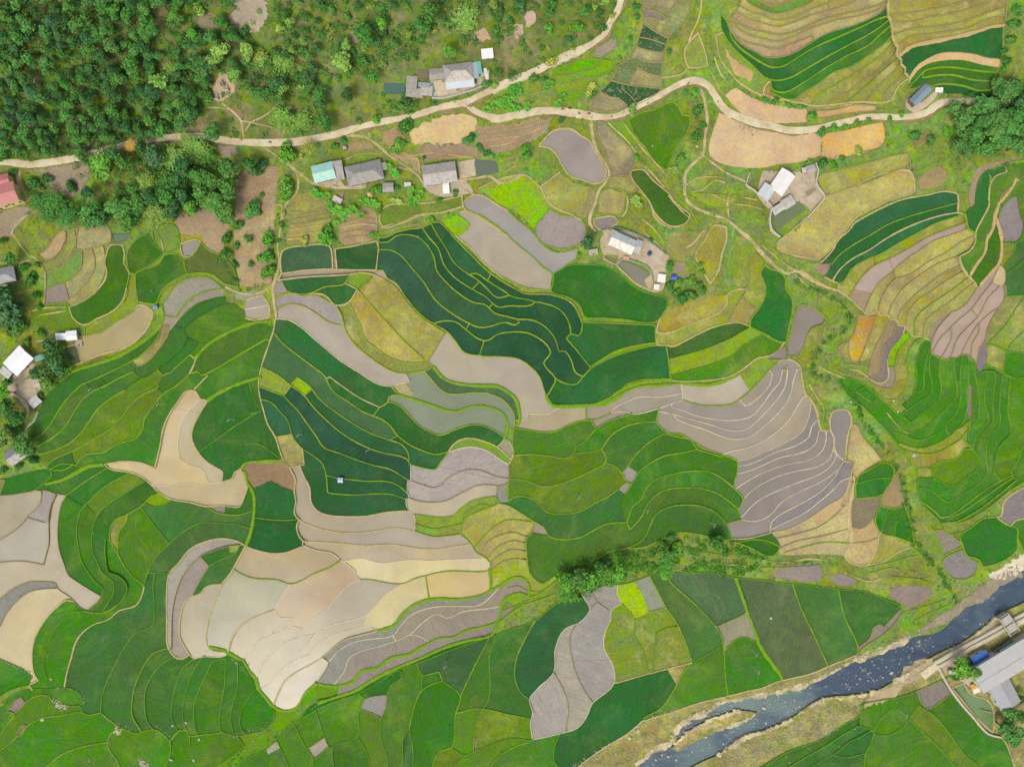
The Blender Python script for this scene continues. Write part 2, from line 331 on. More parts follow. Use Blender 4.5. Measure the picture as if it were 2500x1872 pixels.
LINES_TXT = """
rA -120 1360 100 1370 250 1385 400 1370 560 1345 700 1320 850 1275 1000 1235 1150 1195 1350 1165 1550 1150 1700 1148 1850 1175 2000 1195 2208 1203 2340 1203 2490 1195 2640 1170 2840 1130 2990 1085 3140 1045 3290 1015 3440 990 3590 945 3740 900 3920 868
rB 1780 868 1900 810 2050 740 2208 665 2290 640 2440 570 2590 495 2760 420 2880 350 2960 280 3000 190 3060 100 3090 0 3100 -300
rB 1780 868 1850 930 1950 975 2050 1000 2139 985 2290 955 2440 935 2590 940 2740 960 2900 985 3040 980 3140 945 3240 895 3390 820 3520 745 3610 700 3720 680 3820 720 3880 800 3930 880 3990 940 4090 990 4240 1040 4350 1060 4480 1095 4680 1095 4830 1060 4980 1030 5130 990 5280 985 5430 990 5580 975 5680 940 5760 880 5880 855 6080 860 6400 880 6700 880
pCc 390 1100 540 1090 610 1140 690 1190 730 1270 780 1350 830 1450 820 1510 740 1550 640 1520 520 1480 460 1400 400 1290 340 1245 260 1235 330 1150
bCc 740 1030 800 1030 870 1100 960 1180 1040 1260 1070 1340 1050 1400 1030 1470 950 1500 880 1490 860 1420 820 1300 770 1200 740 1100
gCc 830 1040 970 1020 1050 1110 1110 1200 1060 1240 980 1190 900 1110
yCc 1020 1020 1100 960 1250 920 1380 860 1440 900 1470 970 1530 980 1530 1050 1500 1130 1440 1200 1390 1310 1330 1440 1250 1380 1180 1290 1120 1200 1060 1110
pCc 1030 1450 1130 1430 1220 1520 1300 1587 1350 1627 1390 1687 1450 1747 1530 1807 1510 1867 1440 1907 1370 1907 1290 1857 1230 1787 1190 1700 1130 1620 1050 1510
bCc 870 1500 1030 1490 1080 1560 1080 1600 1000 1630 840 1580
nC 250 1240 340 1260 430 1400 440 1450
pC 440 1450 280 1570
pC -250 1590 -120 1530 60 1480 160 1480 220 1530 280 1590 320 1670 380 1740 460 1780 560 1820 620 1850
bC 620 1850 660 1700 690 1600
nC 440 1450 560 1540 700 1580 740 1640 700 1800 620 1850
bCc 1130 0 1540 0 1540 60 1500 160 1430 250 1350 330 1320 420 1300 520 1290 620 1290 750 1200 830 1000 915 850 940 700 925 710 840 780 770 870 680 930 560 1020 500 1080 400 1110 300 1140 200 1130 100
bC 1150 60 1250 70 1350 85 1440 0
bC 1140 200 1240 270 1340 325
bC 1100 315 1180 330 1330 380
bC 1080 395 1180 430 1300 450
bC 1020 510 1090 490 1150 520 1290 530
bC 1090 570 1170 620 1290 650
nC 1090 570 1050 640 1000 715
bC 870 680 1000 715 1100 730 1290 750
bC 960 750 1020 800 1070 860
bC 780 770 860 820 930 830 1000 890
bCc 1135 165 1160 90 1230 95 1325 150 1300 180 1210 155
yCc 390 600 560 530 700 500 800 510 880 520 860 600 740 660 680 720 640 800 560 850 470 860 430 820 400 740
bC 390 650 500 640 620 610 770 560 800 510
bC 400 730 550 690 690 660 740 660
bC 420 795 560 770 680 710
pCc 1490 420 1600 280 1640 380 1670 480 1680 560 1520 570 1490 500
pC 1490 420 1560 260 1610 150 1630 0 1630 -60
pC 1520 570 1480 620 1360 650
pC 1750 300 1770 430 1800 520 1860 600 1940 690 2040 760 2139 810
bD -169 -60 -190 60 -219 100 -259 160 -279 220 -230 320 -150 400 -50 450 0 485 110 495 230 470 400 370 560 280 750 220 900 160 1030 80 1065 20 1070 -60
bD -130 -60 -20 10 100 60 200 30 300 0 330 -60
bD -169 -20 -89 50 -9 90 120 125 250 90 420 20 470 -60
bD -190 60 -100 110 0 140 100 180 230 160 400 90 560 20 640 -60
bD -219 100 -120 170 0 205 120 235 280 190 450 120 650 60 800 0 850 -60
bD -259 160 -150 240 0 275 110 300 250 280 420 200 600 140 800 90 950 50 1040 0 1070 -40
bD -265 190 -150 290 0 335 130 360 260 310 420 240 620 170 820 130 950 90 1050 40
bD -250 290 -140 360 0 395 120 415 250 370 420 300
yD -279 220 -270 300 -200 400 -100 480 0 545 80 580 170 570 300 490 450 400 650 310 850 220 1000 150 1060 140
yD -279 220 -320 140 -349 130 -339 250 -289 350 -239 420 -159 500 -59 590 0 655 100 690 220 670 380 580 550 480 750 370 900 290 1020 210 1075 165
yD 60 690 80 770 180 790 320 720 500 600 700 480 900 380 1000 290 1085 215
gD 70 790 200 850 260 850 330 790 450 720 600 610 750 560 900 460 1050 350 1092 300
pD 60 690 20 740 10 800 70 820 200 860 330 880 410 900 560 895 740 870 860 865 1000 870 1080 850 1150 730 1220 670
yD 410 895 450 820 600 730 780 620 950 510 1080 390 1115 360
bD 545 895 600 840 750 760 900 640 1000 560 1133 450
gD 700 875 800 790 930 680 1050 570 1155 490
bD 870 865 950 760 1050 660 1165 545
bD 1000 870 1040 780 1120 700 1200 620
pD 1060 -60 1060 100 1090 200 1095 290 1115 360 1140 400 1130 460 1170 510 1165 545 1200 580 1190 620 1240 660 1235 710
bD 2060 -60 2060 100 2040 190 2030 300 2020 450 2000 560 1970 620 1945 700 1940 820
bD 1065 130 1250 120 1400 90 1700 10 1800 -60
bD 1090 190 1250 190 1400 150 1600 120 1800 60 1950 -10 1990 -60
bD 1098 300 1250 250 1450 230 1700 180 1900 110 2055 60
bD 1130 385 1250 310 1500 280 1750 230 1900 160 2050 130
PD 1150 480 1250 400 1400 360 1600 320 1800 270 1940 225 2035 215
nD 1240 640 1300 560 1370 510 1500 450 1620 440 1800 460 1900 490 2015 500
nD 1240 700 1310 600 1400 540 1550 510 1700 510 1850 550 1990 575
nD 1235 710 1240 750 1300 740 1390 700 1440 725
yD 1235 740 1300 670 1370 600 1500 570 1640 575 1800 600 1975 620
yD 1360 610 1350 660 1450 640 1600 635 1780 680 1950 690
yD 1440 720 1550 710 1700 730 1820 770 1940 760
nD 1440 720 1540 790 1650 790 1780 820 1940 820
nDc -309 805 -219 740 -139 790 -39 840 0 860 150 890 380 920 380 1030 200 1040 0 1030 -150 980 -240 890
nDc -359 950 -379 1010 -419 1130 -449 1250 -439 1310 -339 1380 -189 1410 0 1415 150 1385 300 1370 440 1330 490 1310 500 1160 430 1115 200 1125 0 1090 -150 1040 -270 980
nDc 510 1160 520 1130 700 1100 900 1050 1020 1030 1035 1180 980 1240 870 1270 700 1320 520 1350 495 1300
bDc 450 935 600 930 780 885 960 895 960 930 700 965 460 1005
bDc 470 1500 550 1440 700 1410 900 1370 1100 1310 1240 1300 1250 1390 1100 1450 900 1530 700 1600 540 1650 500 1600
pHc 130 460 200 400 370 250 440 150 520 100 560 70 680 20 800 -30 1000 -120 1120 -140 1240 -150 1285 -60 1280 30 1100 90 950 160 800 240 740 310 640 440 550 540 460 600 400 590 250 560 130 500
nDc 1320 1520 1500 1400 1560 1440 1540 1540 1400 1600 1330 1600
nD 2400 1300 2208 1330 2000 1360 1850 1400 1790 1460 1760 1560 1740 1680 1760 1760
nD 2400 1345 2208 1370 2020 1395 1880 1440 1820 1520 1800 1600 1790 1690
nD 1820 1520 1870 1445 1960 1430
yD 1960 1430 2040 1380 2208 1350
bD 2208 1480 2100 1570 2020 1640 1990 1720
pD 2060 1450 1960 1490 1920 1560 1910 1640 1905 1690
pH 480 640 560 560 650 440 750 330 770 300 850 250 1000 170 1200 90 1400 55 1540 25 1650 50 1655 110 1650 205 1710 220
yH 580 640 650 560 760 480 900 400 1050 310 1200 250 1400 190 1550 150 1655 120
nHc 440 670 480 640 580 640 550 720 520 742
pH 590 780 640 700 750 600 900 520 1050 420 1200 340 1400 260 1550 220 1650 205
nH 580 640 530 740
pH 520 742 590 780 650 800 640 855
yH 650 800 690 780 750 680 880 600 1000 550 1150 460 1300 380 1450 300 1600 250 1710 220 1720 290 1730 340 1790 378
bH 740 900 790 820 830 760 950 650 1100 580 1250 500 1400 410 1550 350 1720 290
nH 940 660 960 630 940 575
bH 860 1040 930 880 1000 780 1100 700 1180 620 1300 540 1450 440 1600 390 1730 340
nH 1070 590 1110 690
nH 790 850 930 880
pH 640 855 740 930 850 1040 880 1080 970 1030 1000 1070 1060 1065 1080 1100 1130 1105 1150 1150 1200 1160 1260 1240 1350 1250 1430 1290
bH 1130 760 1250 720 1400 620 1550 540 1680 450 1785 400
bH 975 1035 1010 910 1100 780 1130 760
bH 1130 760 1100 690
bH 1060 1065 1090 980 1180 850 1300 750 1450 650 1600 590 1655 578
bH 1140 1110 1160 1040 1250 930 1400 810 1550 700 1675 650
bH 1210 1170 1230 1040 1300 950 1450 850 1600 750 1700 700
gH 1280 1240 1290 1100 1400 990 1550 890 1700 780 1745 750
bH 1355 1250 1370 1130 1470 1030 1600 940 1750 820 1785 790
nH 1400 1280 1420 1180 1500 1090 1600 1040
pH 1790 378 1790 450 1740 530 1655 578 1680 670 1740 740 1820 830
nH 1800 -40 1790 130 1720 200 1715 290
pH 1915 0 1905 150 1860 240 1800 350 1790 378
nH 1905 150 1915 -60 1920 -110
PH 2140 -80 2100 0 2000 130 1960 230 1940 340 1890 430 1870 540 1800 640 1740 740
PH 1965 240 2010 370 2020 450 2000 620 1900 740 1820 830
nHc 2010 640 2050 690 2040 810 2000 820 1940 790
bH 1820 830 1700 990 1600 1050 1500 1150 1440 1260 1425 1390 1540 1440 1560 1450 1580 1420 1630 1430 1660 1410 1730 1400 1760 1450 1810 1470 1830 1350 1880 1280 1900 1180 1960 1060 2050 910 2040 810
bH 1940 790 1850 900 1760 1020 1650 1110 1570 1190 1480 1290 1430 1390
bH 1590 1180 1600 1240 1510 1425
bH 2000 830 1900 930 1820 1080 1700 1200 1650 1260 1590 1420
bH 1990 1000 1830 1130 1760 1230 1670 1400
bH 1830 1130 1830 1200 1770 1310 1760 1440
bH 1760 1020 1820 1080
nHc 1840 1340 1875 1290 1895 1310 1885 1480 1835 1550 1805 1500
gH 2025 455 2130 470 2170 440 2400 445
gH 2050 910 2208 900 2400 900
gH 2130 480 2110 560 2050 640
gH 2208 600 2150 660 2060 720
nHc 1990 250 2060 120 2150 60 2170 200 2200 330 2150 440 2050 450 2010 340
gH 1880 1480 2030 1550 2060 1370 2208 1385 2400 1390
gH 2030 1550 2110 1600 2208 1590 2400 1600
gH 2060 1370 2100 1300 2208 1200
gH 1900 1300 2060 1370
gH 1900 1300 2050 1150 2160 980 2208 930
yL 1215 -110 1215 80 1110 190 990 160 920 60
gL 1215 -110 1240 -230 1300 -310 1355 -335
gL 1300 -30 1290 -100 1310 -190 1350 -280 1410 -300
gL 1300 -30 1290 100 1250 180 1180 240
gL 1420 -295 1400 -210 1370 -100 1360 -30 1350 110 1285 130
gL 1410 -190 1410 -50 1425 130 1300 220 1190 300
gL 1500 -150 1490 -40 1505 130 1470 210 1350 300 1250 385
gL 1620 -160 1620 -50 1635 150 1580 230 1450 350 1350 440 1240 470
gL 1690 -180 1670 -50 1665 200 1620 320 1540 410 1560 470
gL 1540 430 1400 510 1300 530 1200 490 1090 460
gL 1740 -180 1740 -80 1700 350 1600 480
nLc 1725 70 1770 70 1765 360 1740 340
gL 1800 -120 1790 -50 1815 100 1810 350 1740 440 1730 540
gL 1835 -40 1900 -50 1870 200 1900 360 1790 500 1770 610
gL 1900 -60 1960 -40 1940 250 1940 370 1850 480 1820 570 1805 630
gL 2030 -30 2000 250 2000 400 1900 530 1885 640 1885 700
gL 2090 -20 2070 300 2090 470 2000 580 1940 800
gL 1410 -190 1540 -145 1630 -160 1660 -175 1730 -185 1805 -120
gL 1880 -100 2020 -30 2130 10
gL 2400 400 2208 560 2150 700 2090 800 2110 850
yL 1160 560 1300 600 1450 570 1600 480 1740 370 1740 440 1680 510 1760 600 1700 610 1640 690 1500 710 1400 760 1280 760 1240 660 1160 600
gL 1150 590 1300 640 1450 640 1600 570 1680 520
gLc 1305 775 1430 770 1430 850 1310 855
gL 1430 850 1520 890 1590 920 1680 870 1830 740 1830 690 1760 600
gL 1310 930 1400 940 1480 1000 1550 1050 1650 1000 1890 810 1880 700
yL 1330 1040 1450 1130 1490 1175 1550 1170 1700 1080 1900 930 2090 830
yL 1500 1190 1650 1150 1850 1020 2100 850
yL 1500 1230 1640 1210 1850 1090 2150 860
yL 1520 1240 1700 1210 1900 1100 2050 980 2208 880 2400 780
yL 1600 1320 1700 1300 1780 1250
pL 2400 880 2208 930 2040 1050 2010 1170 1975 1180 2090 1250 2130 1210 2208 1190 2400 1180
yLc 1665 1350 1780 1250 1880 1185 1975 1185 2090 1252 2150 1270 2150 1350 2140 1450 2000 1550 1850 1590 1820 1530 1720 1500 1690 1420
yL 2150 1350 2208 1480 2400 1440
yLc 1450 1290 1520 1290 1640 1370 1690 1420 1530 1500 1500 1400
yLc 1510 1560 1560 1510 1700 1450 1720 1510 1820 1560 1790 1656 1700 1700 1600 1690
gL 640 30 720 150 870 270 1000 400 1100 520 1160 600 1240 700 1300 800 1310 950 1330 1040 1450 1170 1500 1230
gL 640 30 700 0 880 80 980 170 1100 280 1230 380 1240 400 1220 500 1090 460
gL 880 80 790 120 930 210 980 170
bHc 810 1060 880 1080 960 1080 930 1180 880 1300 830 1430 800 1470 760 1460 730 1300 780 1210
bH 960 1080 900 1270 850 1400 810 1470 900 1450 920 1440
bH 1080 1100 1040 1200 970 1300 920 1440 890 1580
bH 1130 1150 1110 1220 1020 1340 990 1500 970 1580 900 1590
pH 1200 1165 1190 1230 1100 1340 1060 1450 1060 1600 1000 1640 890 1600
gHc 1190 1230 1240 1200 1250 1250 1180 1320 1130 1400 1120 1500 1065 1500 1070 1430 1110 1340
bL 1120 -90 1130 0 1100 90 1000 90 900 40
bH 810 1470 720 1440 640 1330 720 1280 730 1300
bH 540 1400 620 1520 740 1570 880 1600
yHc 330 980 440 1010 540 1100 520 1140 420 1180 380 1250 350 1340 300 1400 215 1410 215 1320 260 1150 280 1040
bHc 540 1110 530 1150 500 1260 430 1380 370 1480 300 1440 350 1350 400 1230 430 1180 520 1140
bHc 205 1325 213 1440 130 1440 60 1440 110 1380
yH 20 640 80 680 150 700 200 760 200 840 250 920 250 1050 220 1180 200 1290 160 1295 0 1215 -55 1190
yG 2170 640 2130 700 2170 830 2160 920 2100 1030 2040 1110 2035 1165 2084 1190
nG 2170 640 2159 630
yG 0 400 100 490 200 570 280 650 385 740 360 860 130 830 0 770 -60 740
pF 1730 200 1800 190 1900 240 2050 340 2139 410
nFc 1590 280 1720 230 1820 310 1800 350 1700 400 1640 340
pF 1700 400 1830 510 1950 640 2080 740 2208 820
nF 1730 200 1720 230
yG 0 190 100 280 200 360 280 460 400 540 590 500 570 600 500 640 450 680 385 715
pF 1790 185 1760 150 1760 130 1840 60 1920 60 2050 140 2139 190
yF 1790 180 1900 225 2050 320 2208 450
nG 0 160 -60 140 -140 80 -239 10
nG -239 10 -120 0 -40 -40 30 -57 90 -57 160 -50 230 10 275 70 290 120 355 170 220 340 120 240 0 160
yGc 360 170 430 220 560 240 620 270 655 330 655 420 600 470 440 510 330 480 270 440 222 340
gGc 380 730 520 650 650 640 820 660 930 710 1050 820 1200 890 1340 930 1340 990 1240 1120 960 1100 780 1090 650 1080 610 990 540 930 370 870
yGc 625 1125 900 1135 1240 1150 1245 1300 1140 1310 900 1370 800 1430 690 1500 560 1340 490 1260 530 1220 590 1242 620 1210
yG 640 1580 690 1520 780 1470 900 1410 1140 1340 1250 1320 1330 1320 1350 1440 1370 1610 1100 1615 980 1655
pG 1330 1030 1270 1120 1250 1250 1260 1310 1330 1310 1380 1330 1500 1280 1700 1180 1840 1140 1950 1130 2030 1160
pG 1275 1215 1320 1220 1500 1160 1650 1100 1800 1030 1850 960 1840 900 1930 850 2000 850
bG 2100 540 2030 620 2030 780 1980 910 1900 1030 1850 1140
bG 1980 930 2090 1030
nG 1330 1030 1450 980 1560 940 1700 900 1840 900
nG 1330 1320 1370 1325
yG 1360 1440 1500 1400 1700 1340 1900 1250 2030 1175
gG 1380 1580 1520 1540 1700 1490 1850 1430 2000 1310 2150 1230
yG 2034 1165 2150 1230 2139 1215
pG 1370 1610 1400 1620 1700 1612 1850 1590 1980 1520 2100 1430 2200 1410 2260 1370 2330 1300
pGc 1840 330 1740 310 1650 450 1580 560 1620 660 1700 800 1770 700 1800 560 1840 430
nGc 1920 410 2060 400 2100 540 2030 620 2020 800 1950 840 1900 790 1900 560
nGc 830 370 1100 380 1250 470 1360 580 1340 700 1300 860 1200 870 1150 770 1210 720 1080 640 940 600 810 560 780 430
pGc 950 600 1080 620 1190 680 1220 800 1210 860 1080 800 980 710 920 650
pGc 810 560 930 560 940 600 910 640 840 610 805 590
pGc 720 260 900 240 930 290 860 330 780 350 730 310
nGc 1400 620 1490 620 1500 700 1390 720
nGc 1330 470 1400 370 1500 360 1530 420 1650 350 1690 330 1560 560 1500 610 1380 580
yGc 1500 30 1700 50 1930 60 1890 150 1800 170 1650 140
yGc 760 120 780 30 860 0 990 30 990 110 960 220 760 215
pFc 235 720 240 530 300 500 450 480 560 470 640 490 665 680 450 690
pFc 685 510 850 485 1035 445 1050 500 1045 560 1030 690 700 685
nF 645 500 685 510
pF 665 680 700 685
yF 1050 415 1120 410 1200 370 1300 345 1420 330 1500 290 1560 285 1620 340 1700 430 1830 560 1950 680 2080 775 2208 850 2259 880 2499 895 2619 930 2699 990 2739 1070 2764 1120
yF 1050 415 1050 500
yF 2764 1120 2759 1215 2729 1242 2660 1220
yF 1055 455 1130 450 1200 400 1300 390 1380 410 1460 480 1520 590 1540 690 1620 790 1720 880 1850 960 1950 980 2030 1050 2139 1080 2219 1100 2349 1110 2459 1170 2539 1270 2569 1370 2619 1370 2669 1440 2709 1550 2769 1580 2829 1520
yF 2219 1100 2235 1130 2200 1150 2139 1130
yF 1420 335 1480 420 1550 500 1600 640 1680 740 1840 850 1950 910 2060 1000 2139 990 2340 980 2370 955
yF 1495 300 1550 400 1610 490 1690 630 1810 725 1870 760 1960 840 2050 920 2150 900
yF 1810 725 1870 715 1970 780 2100 860 2190 915 2300 935 2450 970 2560 1010 2640 1100 2665 1220 2625 1270 2700 1340 2835 1510
yF 2000 710 1970 775
yF 1890 795 1840 850
yF 2020 965 1985 1000
yF 1820 1130 1785 1190
yF 1940 1280 1900 1405
yF 1050 515 1150 520 1230 560 1330 670 1430 790 1530 940 1650 1040 1800 1130 1900 1170 2000 1160 2100 1130 2200 1150
yF 1520 1135 1600 1115 1700 1125 1790 1190 1900 1270 1970 1280 2050 1230 2150 1210 2300 1215 2380 1250 2460 1310 2500 1380 2440 1470 2480 1530 2540 1600 2480 1730
yF 2540 1600 2620 1640 2720 1645 2769 1580
yF 1030 690 1090 690 1120 750 1200 800 1280 920 1400 1060 1520 1145 1620 1200 1700 1290 1770 1380 1900 1410 2139 1420 2239 1440 2339 1510 2409 1590 2439 1680 2460 1740 2489 1780 2520 1830
yF 2829 1520 2769 1590
pF 235 720 200 775 400 750 800 725 900 710 1000 725 1100 770
yF 240 785 280 860 380 890 470 885 600 830 770 800 800 725
pF 770 800 870 850 800 960 690 985 600 900 470 885
gF 870 850 960 780 1000 730
yF 870 850 1000 1000 1150 1160 1300 1320 1460 1465
yF 1100 770 1190 830 1280 950 1400 1080 1520 1160 1610 1220
bF 1610 1220 1460 1465
yF 1460 1465 1300 1470 1150 1430 1020 1340 930 1260 890 1150 810 980 800 960
yF 690 985 740 1070 760 1160 830 1290 950 1400 1100 1505 1200 1550 1430 1540 1510 1500 1460 1465
nFc 170 830 200 785 240 790 275 870 190 915
yF 190 915 300 885 400 905 520 900 620 950 700 1000
yF 190 1020 280 975 400 985 520 1050 640 1130 750 1155
wF 190 1100 280 1105 370 1150 500 1260 700 1430 900 1560 1050 1650 1150 1666 1250 1640 1315 1630 1275 1550
nF 190 915 185 1010 190 1100
pF 240 140 215 400 200 500 215 620 190 740 160 820 170 950 180 1080 165 1200 120 1330 80 1450 50 1560 40 1650 50 1737 75 1837 120 1987 180 2087 220 2207 260 2307 305 2352
yF 170 1210 230 1290 380 1410 500 1500 600 1580 630 1647 680 1717 800 1797 900 1867 1000 1912 1080 1942 1150 1997 1210 2077 1300 2147 1400 2197 1540 2237 1640 2212
yF 80 1510 200 1570 310 1656 425 1742 500 1837 600 1937 700 2027 850 2127 1000 2197 1100 2227 1230 2252 1290 2277 1320 2322
YF 1510 1500 1600 1600 1700 1640 1900 1660 2050 1667 2130 1707 2208 1777 2230 1860 2240 1940 2220 1990
yF 1200 1550 1280 1555 1430 1540 1530 1647 1620 1722 1700 1732 1850 1717 2000 1732 2120 1797 2190 1897 2190 2017 2130 2037
yFc 310 1655 370 1590 480 1672 490 1687 425 1742
pF -69 940 0 920 70 900 130 1000 130 1080 0 1110 -69 1090
nF -69 940 -80 1020 -69 1090
wF -80 1020 0 1005 120 985
nFc -120 -130 0 -190 220 -180 190 0 180 200 170 400 150 600 150 800 0 830 -110 820 -150 600 -170 400 -160 150
nFc 310 60 450 40 600 100 640 250 640 330 520 450 250 470 300 300 310 190
bF 310 200 480 195 620 150
bF 300 310 450 290 640 250
nFc 720 250 800 220 900 160 1020 200 1040 290 1030 400 980 440 850 470 740 470 720 380
pFc 1060 280 1100 160 1300 130 1500 120 1750 60 1760 150 1600 200 1400 230 1250 290 1100 330
pEc 930 480 1030 480 1050 560 1045 630 1090 710 1070 830 1040 940 960 1030 820 1100 710 1150 620 1090 590 1000 720 940 820 860 900 740 890 600
yEc 1100 720 1145 720 1150 830 1165 960 1110 1040 960 1130 850 1210 720 1240 720 1160 830 1115 960 1045 1055 940 1080 830
pEc 1170 980 1250 1000 1290 1040 1280 1100 1200 1230 1080 1330 850 1400 590 1500 560 1450 520 1340 690 1290 720 1250 850 1210 960 1140 1100 1060
nE 640 1320 680 1470
bE 640 510 670 330 720 310 900 310 930 350 930 450 860 480 690 520 640 510
bEc 550 350 660 340 630 500 610 570 520 640 390 720 360 640 480 590 550 480
bEc 470 390 540 350 540 460 470 570 370 600 330 560 400 500
bE 390 840 400 725 530 650 615 570 640 515 690 520 690 650 640 730 560 790 390 840
bE 690 520 770 510 800 600 790 700 700 830 555 950 380 970 380 840
bE 550 800 580 920
bE 770 510 870 485 885 560 880 720 820 850 740 930 590 990 555 950
nE 380 970 300 1040 250 1130 500 1200 690 1150 600 1090 590 990
gEc 1075 560 1110 480 1200 400 1250 400 1300 480 1380 540 1340 590 1230 670 1140 710 1100 700 1080 620
yEc 1150 720 1350 630 1390 560 1500 560 1550 640 1580 720 1480 770 1370 860 1320 970 1160 950
pEc 1520 470 1670 430 1690 450 1600 580 1540 570
yEc 1600 590 1700 455 1760 520 1850 560 1970 680 2010 830 1890 800 1800 730 1690 710 1590 720 1550 600
nEc 1470 230 1700 150 1850 200 1930 300 1890 480 1840 550 1720 470 1700 400 1520 380 1480 300
gEc 1290 320 1470 310 1510 400 1510 500 1380 540 1300 440
yE 1480 1085 1390 1070 1370 1000 1420 900 1480 820 1590 760 1750 750 1880 845 1700 880 1580 950 1510 1040 1480 1085
nE 1880 845 1890 910 1690 955 1560 1050 1490 1140
nE 1670 905 1690 955
nEc 1970 890 2200 870 2230 900 2100 935 1990 930
nEc 940 380 1110 375 1060 440 960 455
YE 1350 980 1370 1050 1370 1110 1330 1180 1200 1290 1000 1410 800 1480 620 1540 500 1625
yE 1370 1110 1330 1250 1200 1400 1100 1460 900 1560 720 1640
bEc 1370 1150 1425 1150 1425 1210 1350 1340 1230 1470 1150 1500 1110 1460 1250 1370 1340 1260
sE 1430 1210 1490 1140 1600 1040 1700 970 1890 915 1910 970
sE 1490 1160 1560 1200 1580 1250 1530 1360 1430 1450 1330 1520 1200 1590 1130 1540 1150 1500
yE 1130 1540 1000 1600 900 1656
sE 1550 1195 1570 1160 1700 1070 1910 970 1960 970 2050 1030
sE 1585 1250 1680 1300 1600 1400 1480 1510 1380 1580 1340 1656
pE 1600 1400 1650 1440 1640 1480 1600 1560
YE 1650 1430 1750 1320 1950 1200 2150 1130 2280 1120
yE 1600 1400 1540 1470 1450 1545 1380 1580 1330 1520
yE 1480 1669 1600 1570 1670 1540 1700 1570 1800 1530 2000 1410 2240 1270
sE 1200 1590 1090 1660 1050 1700
pE 1750 1575 1640 1690
nI 500 33 400 140 340 280 300 380 240 430 245 500 300 570 330 650 340 710 430 775
yI 720 50 700 60 600 150 520 250 450 370 400 440 320 510 250 520
yI 900 69 770 130 700 190 620 310 560 410 450 510 330 580
sI 730 50 780 130
yI 1050 113 950 170 820 280 720 430 600 550 480 610 340 650
yI 1340 69 1330 90 1220 140 1110 230 1020 350 930 440 820 510 700 580 600 630 480 680 400 745
yI 1480 82 1380 140 1300 240 1220 360 1210 430 1150 515 1000 560 880 630 740 650 680 690 650 740
sI 1320 90 1385 140
sI 605 630 640 740
yI 430 775 520 730 650 740
yI 430 775 520 785 650 742 700 765
YI 390 900 540 860 650 800 750 750 880 735
pIc 1570 120 1500 210 1420 330 1380 430 1350 600 1310 765 1200 725 1060 710 880 735 920 770 1080 800 1180 830 1270 900 1350 980 1450 1030 1600 1055 1750 1090 1850 1080 2020 1090 2060 1010 2090 900 2050 820 2030 770 1980 800 1960 850 1870 880 1880 800 1820 760 1730 700 1650 600 1615 490 1650 370 1750 200 1690 185 1650 120
wI 1690 185 1620 260 1540 360 1510 450 1500 600 1520 690 1600 740 1710 780 1750 870 1765 895
wI 1285 915 1450 910 1550 890 1700 905 1870 880
YI 1750 195 1850 130 2000 60 2200 0
gI 1690 620 1850 510 2000 400 2200 280
YI 2035 765 2070 725 2208 710 2380 700
YI 2060 800 2100 900 2140 1000 2135 1200 2100 1350 2070 1420
pI 1750 -5 1640 110
gI 430 775 440 820 380 890 300 950
nI 0 860 60 850 180 820 320 780 430 775
bI -60 1000 100 990 300 960 400 955 470 980 560 995 520 1060 500 1150 490 1280 500 1430 550 1580 590 1672 640 1708 750 1778 860 1843 830 1888 770 1938 730 1968 680 1938 630 1888
yI 895 770 800 830 690 900 600 970 560 995
gI 400 930 400 955
gI 1090 810 950 880 850 950 760 1040 680 1130 650 1280 670 1450 700 1560 750 1640 800 1708 880 1788 860 1845
gI 1230 870 1050 980 900 1080 820 1170 785 1300 785 1450 830 1560 870 1640 960 1718 970 1788 930 1878 880 1958
yI 1340 975 1280 1000 1200 1080 1080 1150 970 1210 930 1300 930 1370 990 1470 1050 1580 1110 1656 1200 1738 1215 1760
gI 895 1370 890 1450 900 1560 920 1640 1000 1668 1070 1738 1075 1808 980 1928 920 1963
yI 1080 1150 1060 1220 1010 1300 1000 1480
sI 570 1000 700 1080
sI 740 1080 820 1160
gI 1450 1040 1380 1080 1300 1095 1220 1060
gI 1190 1090 1300 1240 1430 1400
gI 2110 1275 2000 1240 1850 1230 1700 1225 1550 1300 1430 1400 1330 1500 1270 1600 1250 1650 1220 1750
yI 1750 1090 1800 1130 1900 1155 2000 1160 2120 1130
nI 1900 1085 1890 1155
pI 2070 1420 2000 1380 1880 1360 1750 1380 1600 1450 1520 1550 1420 1670 1410 1748 1410 2048 1430 2288 1500 2363 1540 2368 1600 2330
bI 2050 1410 1900 1430 1780 1470 1690 1510 1600 1590 1550 1656 1500 1768 1460 1948 1450 2290
bI 1690 1510 1760 1590 1720 1656 1630 1818
gI 1920 1425 1930 1490 1990 1480 2020 1415
gI 1760 1590 1850 1540 1990 1490
pI 2070 1420 2000 1550 1940 1656 1870 1740 1830 1848 1760 2048 1745 2228 1770 2290 1930 2320
pI 1870 1743 1750 1758 1680 1828 1630 1838 1560 1898 1520 2028 1520 2188 1560 2268 1640 2378
bI 350 985 340 1060 240 1170 150 1270 0 1370 -60 1400
bI 475 980 430 1080 410 1200 410 1420 400 1460 370 1580 200 1550 0 1560 -60 1570
bI 235 1185 400 1230
bI 0 860 50 870 0 990
bM 630 260 590 220 490 150 470 105 400 95 300 90 200 110 100 160 0 240 -60 290
bM -60 560 0 470 50 370 150 250 250 180 380 155 490 150
pM 630 260 560 250 480 310 380 420 310 540 280 650 280 800 300 880 330 920 250 960 280 1000
nM -60 720 0 740 100 780 230 850 280 900 240 960 250 1000 290 995
gM 720 345 620 345 560 390 480 470 420 580 390 700 375 800 400 900
pM 1215 130 1200 200 1150 290 1000 340 920 410 800 450 700 520 640 610 610 720 570 860 550 975
gM -60 1090 0 1060 100 1000 240 960
